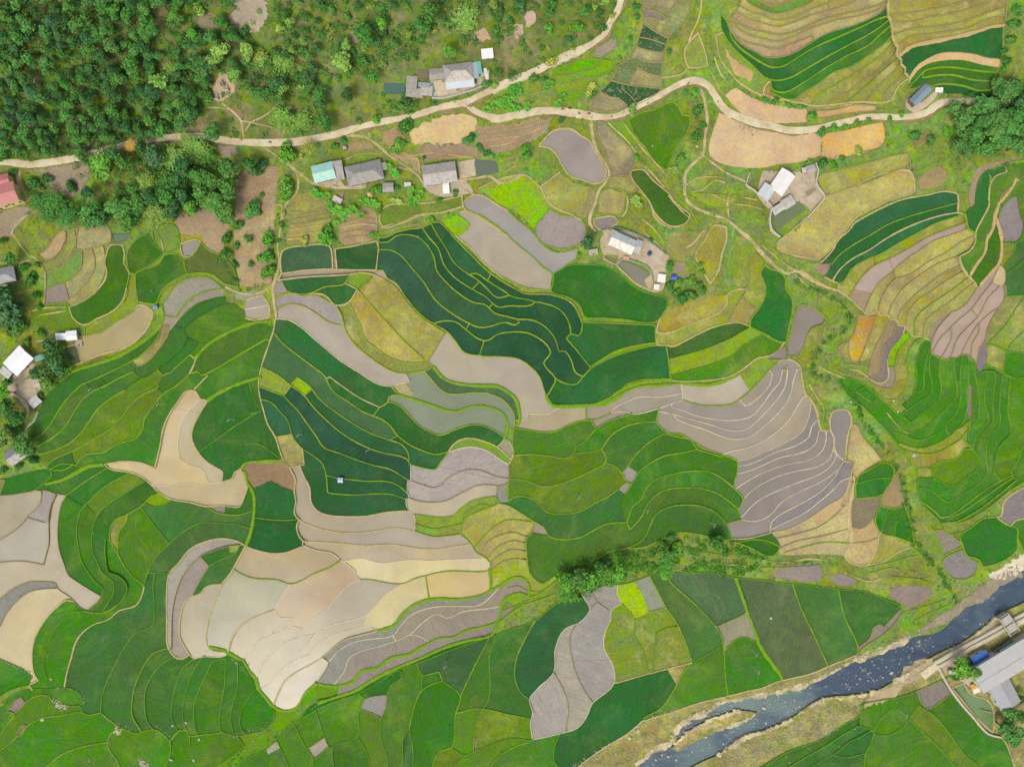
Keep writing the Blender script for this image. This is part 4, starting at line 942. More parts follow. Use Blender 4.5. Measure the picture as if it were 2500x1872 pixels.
SEEDS_TXT = """
C 560 1300 w a69b92
C 930 1300 h 9c9270
C 1010 1130 g 7da52c
C 1250 1150 r 4f8a1e
G 1250 120 r 3c7826
C 960 1550 h a5a55a
C 200 1380 h a0a548
G 480 130 h a3a254
G 680 120 h 9f9763
C 1220 150 b 948679
C 1300 200 h 8f9660
C 1300 50 h a09a72
C 1200 290 v 3d6f47
C 1250 390 v 41744a
C 1150 480 h a39b72
C 1200 560 v 7a935a
C 1150 690 h a09a68
C 900 730 v 34683f
C 1080 790 v 3a6b40
C 850 880 h a39a72
C 600 580 g 6ea41e
C 600 640 g 7ba824
C 550 690 g 84a82c
C 550 740 g 88a732
C 520 820 g 75a526
C 1590 450 g 8fa04c
D 100 20 h a7a35a
D 500 20 h a7a35a
D 200 90 g 6f9a3c
D 300 140 h a9a55c
D 300 220 h b0a16c
D 400 230 h aaa45f
D 500 240 h b3a374
D 500 290 h b8a37c
D 200 420 h b7a07a
D 400 500 r 2b7433
D 400 590 r 2c7430
D 600 610 r 3f7f30
D 600 680 h 9b9c4a
D 700 740 h 98984b
D 760 780 h 98984b
D 780 820 h 95964a
D 950 730 h 939a46
D 1000 800 h 949848
D 1120 740 h 98954e
D 1500 60 h a3984e
D 1300 160 h a39a50
D 1500 200 h a19a50
D 1700 210 h a09a4e
D 1700 250 h a0984e
D 1500 300 h a19a50
D 1700 370 r 26702e
D 1400 580 r 3c8226
D 1600 600 r 3c7d28
D 1700 690 r 33772e
D 1700 760 r 2b6e30
D 1600 470 s d9b884
D 200 980 s dcbc90
D 200 1250 s dcbd92
D 700 1200 s e2bc74
D 700 940 s c9a870
D 800 1470 h a8a554
H 900 130 h bcb068
D 1430 1500 b ab9a6c
D 1830 1440 s a8927a
D 1870 1550 r 2f7d38
D 2100 1500 r 4f8c2c
H 900 300 r 2f7040
H 1000 450 r 2e7440
H 1000 510 r 2c713c
H 520 690 b a8907c
H 1300 450 h 98a03c
H 800 780 h 9aa03c
H 1300 500 w baa595
H 1000 740 w bda89a
H 820 960 m a78f70
H 1300 600 h b3aa5c
H 1300 700 h b0a560
H 1030 860 h b0a75f
H 1300 800 h b3aa68
H 1250 890 h b0a860
H 1300 930 h aaa758
H 1400 950 h aaa458
H 1430 1020 h a5a254
H 1450 1100 h a9a95a
H 1600 1000 h aea860
H 1700 900 h aba758
H 1800 200 r 3a8a20
H 1950 150 r 458f1c
H 1800 500 r 4a9a18
H 1950 500 r 3c8420
H 1990 730 z d9bd86
H 1850 950 w c0a592
H 1600 1250 w b9a394
H 1530 1330 w bba596
H 1700 1250 w bfa796
H 1750 1320 w bca694
H 1900 1100 w c3a994
H 1850 1200 w c2a793
H 1850 1420 m 8a7e7c
H 2080 300 m 948a86
H 2130 540 r 3f7f3c
H 2130 800 r 3c7c3c
H 2100 700 r 3f7f38
H 1980 1420 h 8ea046
H 2100 1480 r 3f9018
H 2130 1280 h 8e9e48
H 2050 1050 h 8a9250
H 1950 1250 h 8b9548
H 850 1250 h c8a44c
H 960 1250 h a8a04c
H 1020 1250 b a08a6a
H 1100 1260 m 8a7b6e
H 1200 1270 g 86b418
H 1170 1450 h 93983c
H 1100 1560 m 9c8c70
H 1000 1000 h a8a65c
H 350 1150 p 9c9184
H 430 1250 h 8f9a3a
H 150 1400 p 988c82
H 130 950 r 2c7a2e
G 1980 640 h 8aa038
G 150 650 w b6aa94
F 2000 450 w b6aa94
G 200 430 w a8a19a
G 100 60 g 8fbe08
F 1720 300 g 8abf0c
G 450 350 m a3968e
G 800 950 r 2f7a2a
G 900 1240 r 2c7535
G 1000 1480 r 2b7438
G 1550 1080 h a9a04a
G 1600 1180 h 98a042
G 1930 1080 h a8a255
G 1950 600 h 96a03c
G 1650 1280 r 3c7430
G 1700 1380 g 8ca532
G 1800 1520 r 4c9020
G 1700 550 h a3a046
G 1080 740 p 93907c
G 870 590 p 9a8e80
G 800 300 m 968a82
G 1150 430 s cdb894
G 1250 620 s cfb892
G 1430 660 b a9977a
G 1430 480 h 9fa058
G 1720 100 h 9aaa42
G 860 180 h b0a868
F 450 600 r 3f6e4c
F 850 580 r 2c6838
F 1100 430 r 255c3c
F 680 600 b a8967c
F 1350 500 r 356a42
F 1500 480 r 28603f
F 1500 360 r 28603c
F 1800 640 r 2c6a42
F 1850 780 r 28633c
F 2000 860 r 275f3c
F 1950 750 r 2a6640
F 1950 880 r 2a6640
F 1700 850 r 28603c
F 2100 1040 r 27603f
F 1700 1000 r 2c633f
F 1200 700 r 33664a
F 1300 850 r 336648
F 1700 1200 r 295f40
F 1900 1150 r 285d42
F 2050 1350 r 255c3e
F 2400 1050 r 27603f
F 2500 900 r 285f3e
F 2200 1180 r 27603f
F 2300 1170 r 27603f
F 2550 1500 r 255c3e
F 2600 1600 r 2a6a34
F 600 770 r 30703a
F 650 890 r 2e7035
F 850 770 g 80a83c
F 1200 950 h a59c50
F 1050 1200 h b3a654
F 950 1350 h 8f9850
F 210 850 m a09488
F 450 950 m a29890
F 500 1120 w b6a998
F 1000 1500 w b6a998
F 600 1350 r 2c7235
F 300 1450 r 437848
F 1750 1450 w b8ac96
F 60 950 w a9a090
F 60 1050 w b0a28e
F 0 400 h b59f78
F 500 150 h a09a58
F 450 250 h 9c9c4c
F 400 350 h a29c5c
F 880 300 h b5a274
F 1300 220 r 6a9636
E 980 900 r 3c7c1e
E 1080 1000 h 8f983c
E 900 1300 w b8a878
E 600 1420 p 828a5e
E 800 400 h a59c70
E 600 480 h 92a04c
E 450 500 b bfa67c
E 600 700 g 7fa048
E 700 700 h a2a068
E 850 650 h a8a562
E 450 900 m 9c8c80
E 450 1080 g 6d9628
E 1200 580 r 3c7a24
E 1350 750 r 3a7826
E 1590 490 p a19c8c
E 1750 650 r 5c7c38
E 1700 320 b b59c7c
E 1400 400 g 7d9a44
E 1550 850 m 999280
E 1580 980 m a0957c
E 1780 890 m 98907c
E 2080 900 m 9a9a7c
E 1250 1380 h a09c5c
E 1300 1250 r 3a7c2a
E 1650 1000 r 437f2c
E 1450 1300 r 3f7e2c
E 1600 1330 r 3c7c2c
E 1400 1480 r 3c7a2c
E 1500 1550 r 427f2c
E 1800 1100 r 4a8626
E 1900 1300 r 457e2c
E 1900 1500 r 40842a
E 1000 1540 r 3a7c2c
E 800 1540 r 2f7434
E 1700 1630 r 3f7c2c
E 1560 1620 r 3f7c2c
I 650 80 r 337a33
I 700 200 r 447f2e
I 900 300 r 5a8c20
I 1250 60 r 5f9020
I 1100 350 r 5f9020
I 1450 60 r 4a8028
I 1700 30 r 3c7c2a
I 1200 600 r 33733a
I 1300 450 r 33733a
I 550 750 r 337c2c
I 700 850 r 35802a
I 800 700 r 40782f
I 1450 500 w d2bd90
I 1600 600 w c2b492
I 1700 980 w c3b088
I 2000 200 r 34772f
I 2000 500 r 35752e
I 2050 1080 r 358028
I 1900 700 r 357a2e
I 200 880 r 2f7f28
I 500 920 r 33802a
I 650 950 r 35802a
I 850 870 r 357d2c
I 600 1300 r 3b7f22
I 730 1300 r 3f8220
I 950 950 r 5a8f24
I 850 1300 r 35782a
I 970 1300 h 86883c
I 1150 1350 r 4a8620
I 1330 1040 g 7fa024
I 1450 1200 r 40803a
I 1700 1150 r 3e7f2c
I 1800 1280 r 43793a
I 1500 1400 r 437a34
I 1850 1120 m 9a8a78
I 1850 1400 m a39c8c
I 1650 1580 m 9c9080
I 1830 1500 r 357a30
I 1850 1600 r 3c7a38
I 1960 1460 h 8fa048
I 130 1100 w b0a68c
I 300 1130 m a39b92
I 200 1350 w b5ad9c
I 460 1300 w beb197
M 250 130 m 86847a
M 150 500 w cfbf98
M 350 600 r 3f8c1a
M 550 600 r 3c8c1a
M 800 650 r 3d7a38
M 1200 700 r 3f7d36
M 1050 1150 r 3c7a38
M 1170 1100 r 3e7d34
M 1300 1100 r 3c7c32
M 1500 1000 r 3c7c2c
M 1600 1000 r 3f7f28
M 1750 1100 r 3f7f22
M 1950 900 r 3a8020
M 1980 1100 r 3a8220
M 900 200 r 4a9018
M 1000 200 r 3a7f20
M 1130 220 r 3c801e
M 750 120 r 34742c
M 1440 100 m a09488
M 1550 200 m 988a82
M 1700 400 w b0a587
M 1850 690 w b0a287
M 2050 200 w aca78a
M 2100 550 w b5a988
M 2150 750 w b2a68a
M 1950 620 w b0a587
M 100 850 r 2f8a1c
M 100 1100 r 3c8c20
M 350 1200 r 4f8f20
M 600 1080 r 44881f
M 500 1400 r 409018
M 700 1600 r 4a9018
M 1250 1500 r 4a8e1c
M 1520 1500 r 3f8a1c
M 1800 1500 r 468a20
M 1050 1500 r 559020
M 130 1130 b 98887a
M 190 1340 b 8a8474
M 400 1560 r 4a9018
N 100 80 w b8a581
N 100 200 w aaa58c
N 500 200 w bba583
N 100 450 w b8ad8a
N 200 570 w b0a68e
N 100 650 w b0a68e
N 700 300 w b0a68e
N 600 500 w b2a68e
N 700 500 w b2a890
N 450 580 w b4a88a
N 200 750 w b6aa90
N 700 590 w b6ab92
N 350 830 w b4a990
N 400 950 w b8ac92
N 100 950 w b8ac92
N 1100 50 z d8c894
N 1200 300 z cdbb83
N 1700 140 z cfb678
N 1000 560 m 8c8a78
N 1500 270 m 8f8674
N 900 620 m 8a8a7c
N 1300 430 m 94886f
N 700 860 m 83837a
N 1000 720 m 8f8272
N 1600 470 m 968a74
N 1350 620 m 948676
N 1700 600 m 8f8076
N 1000 960 r 2c7a24
N 700 1250 r 4a8a1c
N 450 1350 r 4a8c1c
N 300 1500 r 4c8a20
N 1000 1350 r 548a28
N 1250 1000 r 4a852a
N 1500 1200 r 36801f
N 1500 920 r 348024
N 1500 780 r 3a6f40
N 1700 950 r 316c3c
N 1850 1000 r 44802c
N 2100 900 r 3c7c30
N 1030 1130 m 8e8c84
N 560 1480 m a39a84
N 750 1600 r 3c7c24
N 1100 1550 r 4f8826
N 1300 1500 r 3c7a38
N 1450 1450 r 33802a
N 1750 1350 r 55901c
N 2000 1300 r 5a8e1c
N 1650 1580 r 5a8c20
N 2100 1440 r 55901f
N 1900 1600 r 4f8c20
N 1860 1460 m 8a8a7c
N 150 1490 m a09a84
N 580 1600 r 44842a
O 100 150 m 9a8a78
O 15 900 r 3c802c
O 300 600 r 2f6b3c
O 470 700 m a8a08c
O 680 700 m 9f988e
O 350 1100 m a39b90
O 550 1200 m 9f978a
O 720 500 m a39c90
O 660 220 m 958c88
O 850 200 m 9c9488
O 1050 250 g a5c400
O 1200 200 m 8f947a
O 950 600 h 80963a
O 1200 500 h 82963a
O 1350 650 h 86953c
O 900 1200 r 2b7232
O 1450 1100 r 4a8a24
O 1600 200 r 4d7c50
O 1900 450 m 958f70
O 2000 800 r 3f8526
O 2150 400 r 55784c
O 300 1550 r 4a8824
O 100 1600 r 4a8c20
P 500 400 r 45803c
P 850 400 r 3d7a34
P 950 560 m 8f8672
P 1250 230 m 98877a
P 1450 1050 m 8e8478
P 1850 1150 p 7f9a68
P 1500 1550 r 4a8a24
P 1700 1200 r 3c8624
P 1200 1500 r 3f8626
P 1000 1480 r 37802e
P 1100 1250 r 4a8c20
P 700 1550 r 347a34
P 600 1400 r 3a7a2c
P 250 1600 r 38782c
P 200 50 m 98897e
P 700 80 m 968a80
P 100 1100 R 45586a
P 1800 350 R 45586a
K 150 200 w b8ac98
K 400 370 w b5a888
K 800 250 w a89c88
K 1200 220 w a59a88
K 850 350 m a3968c
K 1700 150 w beb19c
K 2030 50 g 8aa03a
K 2100 130 w a89b88
K 1700 280 w a0978c
K 1600 350 w a0968c
K 1550 370 w a0968c
K 1600 500 w aa9e8a
K 2000 660 w b3a48c
K 2000 720 w 989088
K 2000 770 w 968e86
K 2000 850 w 9a9086
K 2050 900 w 988e84
K 2080 1000 w 968e84
K 2080 1150 w 988e86
K 2050 1280 w 9a9088
K 300 550 r 4a8828
K 900 430 r 40841f
K 1050 550 r 3f8030
K 1200 620 r 3c7f28
K 1500 720 r 3f8424
K 400 780 r 55881f
K 700 950 r 5a8c26
K 1500 870 r 40852a
K 1500 1000 r 487f2c
K 1500 1200 r 3d7f30
K 1100 1100 r 447c38
K 900 1150 r 3d7d38
K 150 1120 r 357f22
K 600 1500 r 35773a
K 1020 820 m a09890
K 990 940 m a09888
K 270 1280 m a09078
K 1400 570 r 3d7f2c
K 2100 1430 r 2f7a22
L 400 500 w 968e86
L 430 550 w 968e84
L 520 560 w 968e86
L 570 600 w 9a9084
L 620 600 w 968e84
L 660 400 m 8c8382
L 400 850 w 958d84
L 400 930 w 958d84
L 400 1020 w 968e86
L 500 1080 w 9a9288
L 700 800 m 8e8684
L 820 600 h c0ad78
L 950 800 r 3a8028
L 900 930 r 2f7f2c
L 1100 1000 b a89468
L 850 1130 b 8f8468
L 1040 1150 r 2f7f2a
L 1150 1150 r 3a8428
L 1200 1280 r 2f8226
L 550 1350 h c3b080
L 550 1180 s d0b280
L 850 1450 h c3a878
L 1050 1450 h a8a854
L 850 140 r 3a8c20
L 1050 350 r 42901c
L 1200 150 g 8fa030
L 1330 0 r 3c8c20
L 1380 100 r 3c8c1f
L 1450 130 r 3c8c1f
L 1550 150 r 429020
L 1600 200 r 3c8c20
L 1650 300 r 3f8c24
L 1450 700 h 9c9c44
L 1750 200 m 8f8270
L 1850 200 r 449024
L 1900 200 r 429024
L 1980 300 r 3f8c26
L 2050 200 r 3f8c26
L 2150 300 r 4f9018
L 1370 810 h 9aa044
L 1600 780 r 579418
L 1600 970 r 729a1c
L 1500 1080 r 4c8f1c
L 2150 1050 m 8a807e
L 1900 1380 r 2f8028
L 1600 1390 m 948878
L 1680 1590 m 8c8480
L 1650 1170 r 3a8428
L 1900 1080 r 3f8828
L 1950 700 r 3f8c20
L 2150 700 r 479018
L 2180 1300 r 3f8628
J 150 60 g 90a53c
J 400 80 g 8fc400
J 300 100 r 2a5f46
J 700 250 r 566f4c
J 900 200 r 2f7233
J 800 180 r 2b6b38
J 180 350 r 33704a
J 600 450 r 29633f
J 400 450 r 2c6640
J 250 250 r 2e6a40
J 1400 550 r 2c7030
J 1400 680 r 2c6c38
J 310 650 h a0985c
J 700 700 r 2a623c
J 700 930 r 28643a
J 550 1000 r 2c683a
J 200 1000 r 2c7035
J 200 1300 r 256a30
J 150 820 b a58c68
J 1300 110 b b3a278
J 1500 150 w 8a9478
J 1300 200 w 8a9478
J 1600 380 w 86906a
J 1900 350 w 86906a
J 1850 100 r 4b7a50
J 1900 560 g 7ca03c
J 2120 610 b a09c80
J 1800 700 m a89d95
J 1600 950 m aba096
J 1500 1100 w bcae90
J 2090 990 m 8f8c80
J 1900 1050 g 8aa23c
J 1500 1220 g 86a038
J 1500 1300 g 8c9f44
J 420 1100 w b0a288
J 800 1350 w b0a28c
J 1000 1480 w bcab8a
J 1200 1600 z d6c48c
J 1900 1250 h a8a852
J 1950 1350 h b0a860
J 2100 1360 h b0a862
J 2100 1420 h aca65c
J 2100 1480 h a8a658
J 2100 1600 h 9cab3c
C 950 640 v 3a6c44
D 300 460 r 2e7a2c
H 1850 860 w b8a092
G 2100 800 h 93a03e
L 1200 1580 h b3aa68
J 700 400 r 2d6a3c
N 580 1010 g 6a9a1a
P -350 1270 k b0a560
L 1400 600 h 8f9a34
J 520 900 r 2c683a
M 2140 1200 r 3a861a
N 60 1640 r 44842a
L 1500 380 r 3f8c20
L 1633 460 r 448a28
C 2001 639 g 86a042
O 1483 361 r 47823c
O 1420 855 h 8f8f48
J 203 1613 w b3a17e
I 522 338 r 447f2e
C 60 1513 g 9aae40
E 1546 1120 r 3a7a30
N 1083 1001 r 2f7a28
L 1769 38 r 3f8f20
L 1921 935 r 3a8428
I 472 824 r 35802a
G 348 1604 r 275f3c
G 888 1389 g 86ac28
I 590 679 r 3a7c2c
I 2139 55 r 3c7c2a
E 1563 583 g 8aa040
H 1442 1176 m a0917e
E 1548 424 g a0a040
E 1024 402 p 6f8a68
J 1885 1099 g 8c9c40
H 684 1341 h a8a85c
C 2169 770 b b5945c
P 1801 1789 r 5a8c24
P 606 1890 r 347a34
P 626 1947 r 347a34
P 214 1789 r 347a34
P 900 1640 r 347a34
P 1240 1290 r 4a8c24
N 986 1947 r 3f8024
M 848 1890 r 4a8c1c
O 1300 1420 k a8a060
A 300 300 F 74883e
P 1400 850 k a9a068
G 1185 813 s cfb892
L 771 998 b b5a070
"""

PATHS = [(11, 'A', '135 1385 150 1440 160 1530 190 1620 220 1700'),
 (4.5, 'A', '1870 870 1960 940 2030 1020 2045 1100 2055 1170'), (3, 'A', '2030 1020 2120 1035 2208 1055 2300 1075'), (3, 'A', '2065 1110 2120 1030 2208 990 2320 905 2400 790'),
 (2.6, 'A', '1590 930 1700 915 1850 910 1950 930'),
 (6, 'B', '60 1225 170 1300 290 1385 370 1450 450 1510 520 1555 650 1560 760 1575 850 1570 950 1550'),
 (5, 'B', '340 1410 375 1530 350 1640 270 1720 240 1840 215 1990'),
 (6, 'B', '600 1190 700 1150 850 1145 950 1160 1050 1230 1150 1320 1280 1400 1380 1480 1430 1550'), (3, 'B', '1180 1405 1300 1430'), (3, 'B', '950 1100 985 1160'),
 (6, 'B', '1720 1520 1850 1505 2000 1490 2060 1540 2150 1530 2250 1480'), (6, 'B', '1700 1520 1780 1600 1860 1640'),
 (7, 'F', '215 620 190 740 160 820 170 950 180 1080'), (5, 'F', '160 820 90 860 0 890 -120 880 -240 830'),
 (7, 'C', '700 1020 715 1150 750 1270 820 1380 855 1460 820 1540 770 1600 735 1720 690 1830 690 1880 740 1950'),
 (8, 'C', '1600 740 1640 790 1665 900 1680 1020 1660 1150 1640 1300 1560 1380 1500 1450 1490 1550 1490 1640 1510 1690 1580 1750 1700 1800 1850 1855 1950 1940 2050 2020 2130 2120 2208 2200 2340 2300 2440 2285 2560 2360 2690 2420 2790 2450'),
 (5, 'C', '1640 1310 1720 1370 1830 1450 2000 1530'), (5, 'C', '1870 1620 1850 1700 1860 1830'),
 (4, 'E', '100 380 170 470 240 560 330 610 375 680 385 800 370 970'), (5, 'E', '300 190 180 260 110 350 95 395'),
 (12, 'L', '775 890 755 1000 738 1100 738 1250 750 1400 700 1510'), (5, 'E', '300 1290 400 1275 480 1285'),
 (4, 'I', '200 470 110 600 60 680'), (4, 'E', '0 620 120 640 260 600')]
LEDGES = """B 800 1130 1000 1080 1200 1040;B 820 1300 1000 1270 1080 1280;B 750 1350 900 1300 1050 1300 1100 1330;B 1300 1320 1500 1290 1750 1320 1900 1335;B 1400 1350 1600 1335 1850 1325;B 1880 1100 2050 1090 2200 1050;B 1890 1140 2050 1130 2208 1100;B 1900 1190 2080 1170 2208 1150;B 1950 1240 2100 1220 2208 1190;B 2060 1400 2150 1350 2208 1320;B 2060 1480 2150 1430 2208 1390;B 1150 1290 1250 1330 1380 1340 1400 1460;B 1180 1100 1300 1120 1330 1180;B 690 1200 850 1170 950 1190
C 0 1090 100 1070 250 1020 380 990;C 0 1130 150 1090 300 1040;C 0 1180 130 1140 280 1080;C 0 1230 100 1200 200 1130;C 0 1340 90 1300 160 1260;C 960 1020 1010 1090 1080 1180 1130 1250 1220 1350 1320 1460;C 1100 1240 1180 1330 1260 1420 1330 1500;C 1180 1420 1250 1500 1320 1580;C 1500 1560 1600 1500 1700 1490 1850 1500;C 1520 1620 1640 1600 1700 1550 1750 1520 1830 1540;C 1620 50 1600 150 1560 250 1490 350 1460 430 1475 540 1520 595 1680 585;C 1760 310 1770 420 1800 520 1870 620 1960 700;C 1350 640 1440 550;C 1700 600 1760 700 1800 790;C 1740 480 1780 600 1850 700;C 820 1010 900 1090 990 1170 1080 1290;C 840 1500 1000 1505 1040 1560;C 400 480 560 430 700 380 860 330;C 450 700 330 760 200 800;C 960 300 880 420 780 500;C 1000 250 940 350 860 450
G 1100 20 1180 100 1210 150 1230 230 1300 300 1380 340;G 1000 60 1010 120 990 200 960 240;G 1030 210 1100 280 1150 370 1270 480 1340 560;G 1130 260 1220 330 1290 420;G 1500 580 1560 580 1620 460 1700 330;G 1830 330 1840 430 1800 560 1780 680 1700 810;G 1870 420 1880 550 1840 640 1820 740;G 1900 330 1880 500 1850 650;G 1940 620 1900 750;G 1560 610 1640 720 1660 860;G 1650 350 1560 460 1500 500;G 1510 60 1600 100 1700 60 1800 90 1900 60;G 1600 100 1700 50 1830 100 2000 80 2100 100;G 1720 180 1850 160 1900 130;G 1900 130 2050 150 2150 180;G 1880 240 2000 300 2100 400;G 1740 300 1640 440 1580 560;G 1400 40 1480 130 1560 220 1600 300;G 1350 60 1450 180 1540 260;G 960 20 1000 60 1100 10;G 760 215 900 220 960 240
H 0 480 100 560 200 640 300 700;H 130 500 60 450 0 400;H 530 1410 620 1400 720 1290;H 560 1440 640 1500 760 1560 880 1590;H 620 1340 700 1470;H 650 1320 735 1440;H 480 1500 600 1560 700 1600;H 590 930 660 980 720 1050 730 1120 640 1220 540 1290;H 280 720 380 820 500 900 560 960;H 40 420 120 520 250 580 400 620;H 330 680 450 770 560 830 640 860;H 700 1480 800 1490 890 1500;H 740 1520 830 1540 890 1590
D 480 1470 700 1425 900 1375 1100 1315 1240 1290;D 1300 1450 1450 1380 1550 1330;D 1290 1250 1400 1180 1500 1150;D 700 1340 850 1310 1000 1260;D 1260 1380 1300 1500 1310 1656;D 980 930 1100 920 1230 900;D 430 920 600 905 760 880;D 1600 820 1750 850 1880 860
E 120 890 280 850;E 130 930 290 890;E 150 960 300 930;E 320 1070 560 1030;E 310 600 370 620;E 0 620 140 640 280 590;E 100 400 200 500 260 590;E 1290 320 1360 440 1380 530;E 620 330 640 450 560 600 400 690;E 240 1040 350 1010 560 1000
F 310 230 500 210 620 190;F 310 270 460 240 630 215;F 300 350 450 330 640 300;F 290 400 450 380 620 350;F 280 430 500 410;F 760 290 900 250 1020 260;F 740 330 900 300 1030 310;F 740 380 900 350 1000 370;F 760 420 900 400 980 410;F 1070 330 1200 290 1400 220 1600 200 1750 160;F 1060 380 1200 330 1400 300
L 150 1440 300 1380 500 1340 720 1280;L 180 1480 350 1430 550 1390 740 1400;L 760 1400 900 1380 980 1350;L 900 1600 1050 1570 1200 1530 1330 1500;P 900 20 1100 -20 1300 70 1430 50;P 690 10 800 60 900 90 1000 70;K 1100 1500 1300 1450 1500 1440 1700 1480 1900 1500;K 1450 1600 1700 1570 2000 1590;K 1300 1645 1500 1610 1650 1600;L 0 1540 200 1560 400 1530 600 1550;L 0 1600 250 1600 500 1580;P 1200 350 1400 290 1550 240;P 1280 420 1450 340 1600 270;L 1050 300 1150 420 1230 480;L 470 150 520 260 500 420;L 400 60 450 150 500 230;L 120 1360 300 1320 480 1260 600 1180 700 1080;N 2139 150 2220 130 2300 170 2400 180;N 2100 340 2250 270 2400 230"""
LEDGES = LEDGES.replace('\n', ';')

# ---------------------------------------------------------------- the parcel network
LINES = parse(LINES_TXT)
out, vo, fo, reg, NR, E2F, cons = build(LINES, (-75, -75, 2575, 1947))
V = np.array([tuple(v) for v in vo]); F = np.array(fo); reg = np.array(reg)
A_, B_, C_ = V[F[:, 0]], V[F[:, 1]], V[F[:, 2]]
AR = np.abs((B_[:, 0]-A_[:, 0])*(C_[:, 1]-A_[:, 1])-(B_[:, 1]-A_[:, 1])*(C_[:, 0]-A_[:, 0]))/2
RA = np.bincount(reg, AR, NR)
def find(p):
    def s(P, Q): return (Q[:, 0]-P[:, 0])*(p[1]-P[:, 1])-(Q[:, 1]-P[:, 1])*(p[0]-P[:, 0])
    a, b, c = s(A_, B_), s(B_, C_), s(C_, A_)
    m = ((a >= 0) & (b >= 0) & (c >= 0)) | ((a <= 0) & (b <= 0) & (c <= 0))
    i = np.nonzero(m)[0]; return int(reg[i[0]]) if len(i) else -1
style = {}
for ln in SEEDS_TXT.split('\n'):
    if not ln.strip(): continue
    t, x, y, s, h = ln.split(); r = find(T(t, float(x), float(y)))
    if r >= 0 and RA[r] < 300000 and r not in style: style[r] = (s, h)
    elif r >= 0 and s == 'F': style[r] = (s, h)
FLAT = {'r': .3, 'w': .38, 'z': .38, 'm': .32, 'h': .4, 'b': .3, 's': .2, 'v': .3, 'p': 1, 'g': .1, 'R': 0, 'k': 0, 'F': 0}
OFF = {'r': .30, 'w': -.05, 'z': -.05, 'm': 0, 'h': .02, 'p': -.45, 'R': -.8, 'g': .1, 'v': .15}
RNAME = {'r': 'rice_paddy', 'w': 'flooded_paddy', 'z': 'flooded_paddy', 'm': 'muddy_paddy', 'h': 'stubble_field', 'b': 'bare_field', 's': 'sandy_field',
         'v': 'vegetable_plot', 'g': 'grassy_bank', 'p': 'pond', 'R': 'river', 'k': 'riverbank', 'F': 'forest_floor'}
ZT = np.array([hz(u, v) for u, v in V])
bv_v, bv_f, bv_r = [], [], []
order = np.argsort(reg, kind='stable'); starts = np.searchsorted(reg[order], np.arange(NR + 1))
gv, gf = [], []
for r in range(NR):
    fi = order[starts[r]:starts[r+1]]
    if not len(fi): continue
    st = style.get(r)
    ids = sorted(set(F[fi].ravel().tolist())); ix = {q: i for i, q in enumerate(ids)}
    key = st[0] if st else '0'
    zm = float((ZT[F[fi]].mean(1) * AR[fi]).sum() / max(1e-6, AR[fi].sum()))
    fl = FLAT.get(key, 0); off = OFF.get(key, 0.0)
    vs = []
    for q in ids:
        u, v = V[q]; p = P3(u, v); z = p.z * (1 - fl) + zm * fl + off
        vs.append((p.x, p.y, z))
    fs = []
    for f in fi:
        a, b, c = [ix[int(q)] for q in F[f]]
        if (vs[b][0]-vs[a][0])*(vs[c][1]-vs[a][1])-(vs[b][1]-vs[a][1])*(vs[c][0]-vs[a][0]) < 0: b, c = c, b
        fs.append((a, b, c))
    n0 = len(bv_v); bv_v += vs; bv_f += [tuple(n0+i for i in f) for f in fs]; bv_r += [r] * len(fs)
    if not st:
        n0 = len(gv); gv += vs; gf += [tuple(n0+i for i in f) for f in fs]; continue
    # skirt: the riser below the parcel's rim
    cnt = {}
    for f in fs:
        for i in range(3):
            e = (f[i], f[(i+1) % 3]); cnt[e] = 1
    rim = [e for e in cnt if (e[1], e[0]) not in cnt]
    nv = len(vs); low = {}
    nt_ = len(fs); vv = list(vs)
    for a, b in rim:
        for q in (a, b):
            if q not in low: low[q] = len(vv); vv.append((vs[q][0], vs[q][1], vs[q][2] - 3.0))
        fs.append((b, a, low[a], low[b]))
    o = mesh_obj(RNAME[key], vv, fs, M[key]); o.data.materials.append(M['riser'])
    for i in range(nt_, len(fs)): o.data.polygons[i].material_index = 1
    cc = list(alb(st[1]))
    if key == 'r': L_ = .2*cc[0] + .7*cc[1]; cc = [cc[0]*1.16 + .04*L_, cc[1]*.90, cc[2]*.84 + .03*L_, 1]
    if key in 'wz': cc = [cc[0]*1.01, cc[1]*1.01, cc[2]*1.0, 1]
    o.color = cc; o['kind'] = 'structure'
g = mesh_obj('ground', gv, gf, M['0']); g.color = alb('829942'); g['kind'] = 'structure'
# land beyond the surveyed parcels, down to the horizon
gv, gf = [], []; us = [-20000, -9000, -4000, -2000, -1000, -500, -200, -60, 100] + list(range(300, 2301, 200)) + [2400, 2560, 2700, 3000, 3500, 4500, 7000, 12000, 22000]
vs_ = [-20000, -9000, -4000, -2000, -1000, -500, -200, -60, 100] + list(range(300, 1701, 200)) + [1772, 1932, 2072, 2400, 3000, 4500, 7000, 12000, 22000]
for v in vs_:
    for u in us:
        ins = -70 < u < 2570 and -70 < v < 1942
        z = hz(min(max(u, -400), 2900), min(max(v, -400), 2300)) - (4.5 if ins else .2)
        gv.append(((u-CU)*KP, -(v-CV)*KP, z))
nu = len(us)
for j in range(len(vs_)-1):
    for i in range(nu-1): gf.append((j*nu+i, (j+1)*nu+i, (j+1)*nu+i+1, j*nu+i+1))
g = mesh_obj('terrain', gv, gf, M['0'], smooth=True); g.color = alb('6f8c38'); g['kind'] = 'structure'
BVH = BVHTree.FromPolygons(bv_v, bv_f)
def hit(x, y):
    h = BVH.ray_cast(Vector((x, y, 200)), Vector((0, 0, -1)))
    if h[0] is None: return None, '0'
    st = style.get(bv_r[h[2]]); return h[0].z, (st[0] if st else '0')
def zat(x, y):
    z = hit(x, y)[0]; return z if z is not None else 0.0
